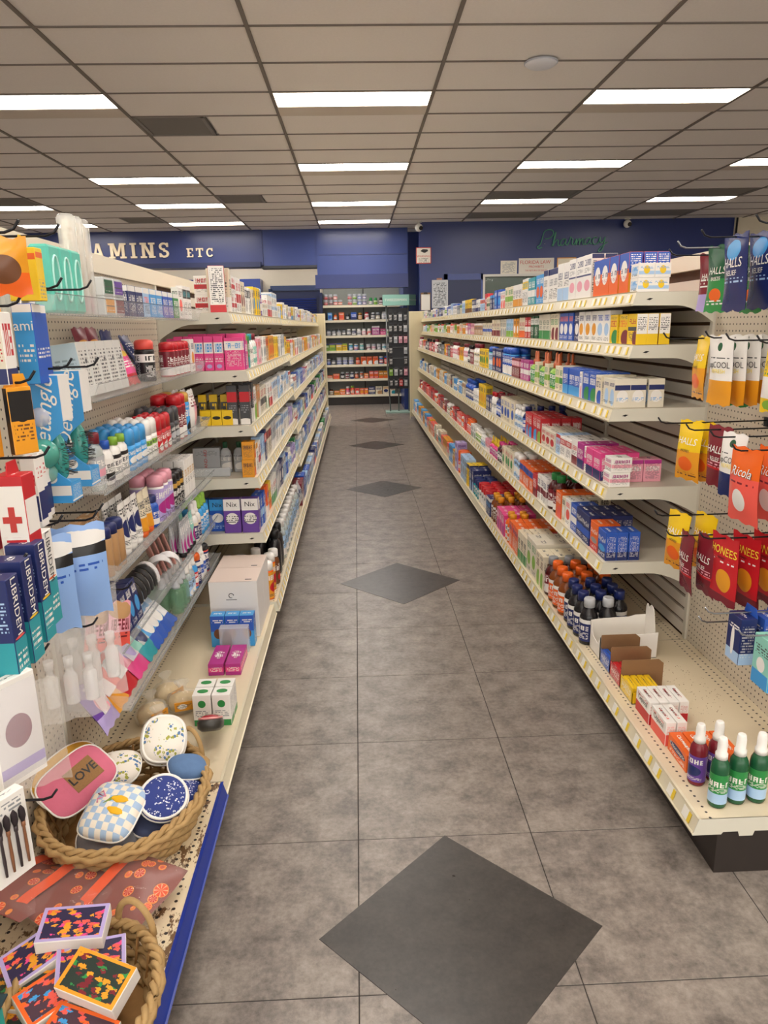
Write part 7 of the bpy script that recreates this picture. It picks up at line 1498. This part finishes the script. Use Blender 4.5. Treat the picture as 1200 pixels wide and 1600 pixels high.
def citrus_bag(loc, rot, label, w=.24, h=.19):
    r = empty('citrus_print_bag', loc); tag(r, label, 'zip bag', 'citrus print bags'); r.rotation_euler = rot
    rn = random.Random(label); ph = rn.random()*6; b = MB()
    for sg in (-1, 1):
        b.grid(lambda u, v: ((u-.5)*w, (v-.5)*h, sg*(.016*(1-abs(2*u-1)**4)*(1-abs(2*v-1)**4))+.006*math.sin(7*u+ph)*math.cos(6*v+ph)), 12, 10, uvf=lambda x, y_: (x, y_))
    link('bag', b.mesh('bag', CIT, fix=False), r)
    b = MB(); b.grid(lambda u, v: ((u-.5)*w*1.0, h*.33+(v-.5)*.03, .0205*(1-abs(2*u-1)**4)*.9+.006*math.sin(7*u+ph)*math.cos(6*.83+ph)+.003), 12, 1); link('zipper_tape', b.mesh('zipper_tape', ZIP), r)
    b = MB(); b.grid(lambda u, v: ((u-.5)*w*1.06, (v-.5)*h*1.1, .026*(1-abs(2*u-1)**6)*(1-abs(2*v-1)**6)+.009*math.sin(9*u+ph)*math.sin(8*v+ph)+.006), 14, 12); link('clear_sleeve', b.mesh('clear_sleeve', clear('#ffffff', .045, .06)), r)
    return r
citrus_bag((-.855, 1.56, .255), (.1, .3, 1.15), 'citrus slice print zip bag, farthest from the aisle'); citrus_bag((-.74, 1.54, .25), (.12, .12, 1.1), 'citrus slice print zip bag in the middle of three'); citrus_bag((-.61, 1.535, .245), (.1, -.05, 1.15), 'citrus slice print zip bag nearest the aisle')
# soap cartons heaped in the second basket
def soapm(base, cols):
    m, N, L, b = new_mat('tropical_print'); h = G(m.node_tree); uv = N.new('ShaderNodeUVMap'); v = N.new('ShaderNodeTexVoronoi'); v.inputs['Scale'].default_value = 9; nz = N.new('ShaderNodeTexNoise'); nz.inputs['Scale'].default_value = 14; L.new(uv.outputs[0], nz.inputs['Vector']); va = N.new('ShaderNodeVectorMath'); va.operation = 'MULTIPLY_ADD'; va.inputs[1].default_value = (.16, .16, 0); L.new(nz.outputs['Color'], va.inputs[0]); L.new(uv.outputs[0], va.inputs[2]); L.new(va.outputs[0], v.inputs['Vector']); sp = N.new('ShaderNodeSeparateColor'); L.new(v.outputs['Color'], sp.inputs[0])
    s2 = N.new('ShaderNodeSeparateXYZ'); L.new(uv.outputs[0], s2.inputs[0]); u = h.m('FRACT', s2.outputs[0]); inn = h.m('MULTIPLY', h.between(u, .06, .94), h.between(s2.outputs[1], .08, .92))
    c = C(base)
    c = h.mix(h.m('MULTIPLY', h.m('LESS_THAN', v.outputs['Distance'], .56), h.m('GREATER_THAN', sp.outputs[0], .3)), C(base), h.mix(h.m('GREATER_THAN', sp.outputs[1], .66), h.mix(h.m('GREATER_THAN', sp.outputs[1], .33), C(cols[0]), C(cols[1])), C(cols[2])))
    L.new(h.mix(inn, C(cols[3]), c), b.inputs['Base Color']); b.inputs['Roughness'].default_value = .35; return m
SPM = [soapm('#2a2348', ('coral', 'pink', 'amber', 'lavender')), soapm('#23322c', ('amber', 'green', 'maroon', 'amber')), soapm('#4a3140', ('sky', 'orange', 'coral', 'orange'))]
WS = mat('#e8e4de', .5)
def soap(k, loc, rot, label, w=.14, h=.085, t=.04):
    r = empty('soap_carton', loc); tag(r, label, 'carton', 'tropical print soap cartons'); r.rotation_euler = rot
    b = MB(); b.carton(w, h, t, .0015, z0=-t/2); link('box', b.mesh('box', WS, fix=False), r)
    b = MB(); b.quad((-w/2+.001, -h/2+.001, t/2+.0008), (w/2-.001, -h/2+.001, t/2+.0008), (w/2-.001, h/2-.001, t/2+.0008), (-w/2+.001, h/2-.001, t/2+.0008)); link('printed_face', b.mesh('printed_face', SPM[k], fix=False), r); return r
soap(0, (-.655, 1.335, .335), (.15, .05, .1), 'violet tropical print soap carton on top of the heap'); soap(0, (-.72, 1.30, .30), (.25, -.25, .6), 'violet print soap carton tucked left under the top one'); soap(0, (-.605, 1.285, .29), (.25, .1, .3), 'violet print soap carton in the middle of the heap')
soap(1, (-.565, 1.215, .315), (.3, .1, -.35), 'amber edged jungle print soap carton at the heap front'); soap(1, (-.745, 1.24, .265), (.15, -.1, -.2), 'amber edged jungle print soap carton at the left'); soap(2, (-.66, 1.225, .275), (.2, .0, .8), 'orange edged soap carton left of the front one'); soap(2, (-.585, 1.145, .255), (.2, .1, -.3), 'orange edged soap carton low at the front'); soap(1, (-.68, 1.155, .245), (.1, 0, -.1), 'amber edged soap carton at the bottom front')
r = empty('teal_storage_box', (-.78, 1.11, LB)); tag(r, 'teal fabric bag corner at the lower left edge', 'bag'); b = MB(); b.carton(.10, .10, .145, .012, z0=LB, cx=-.78, cy=1.12); b.build('body', mat('#2aa79f', .7, noise=.1, nscale=40), r, fix=False); b = MB(); b.box(-.835, -.725, 1.065, 1.175, LB+.1455, LB+.15); b.build('lid_edge', mat('#1f3b44', .6), r)
# ------------------------------------------------------------------ tidy helper data
for o in bpy.data.objects:
    if '_o' in o: del o['_o']
for n in list(bpy.data.meshes):
    if n.users == 0: bpy.data.meshes.remove(n)
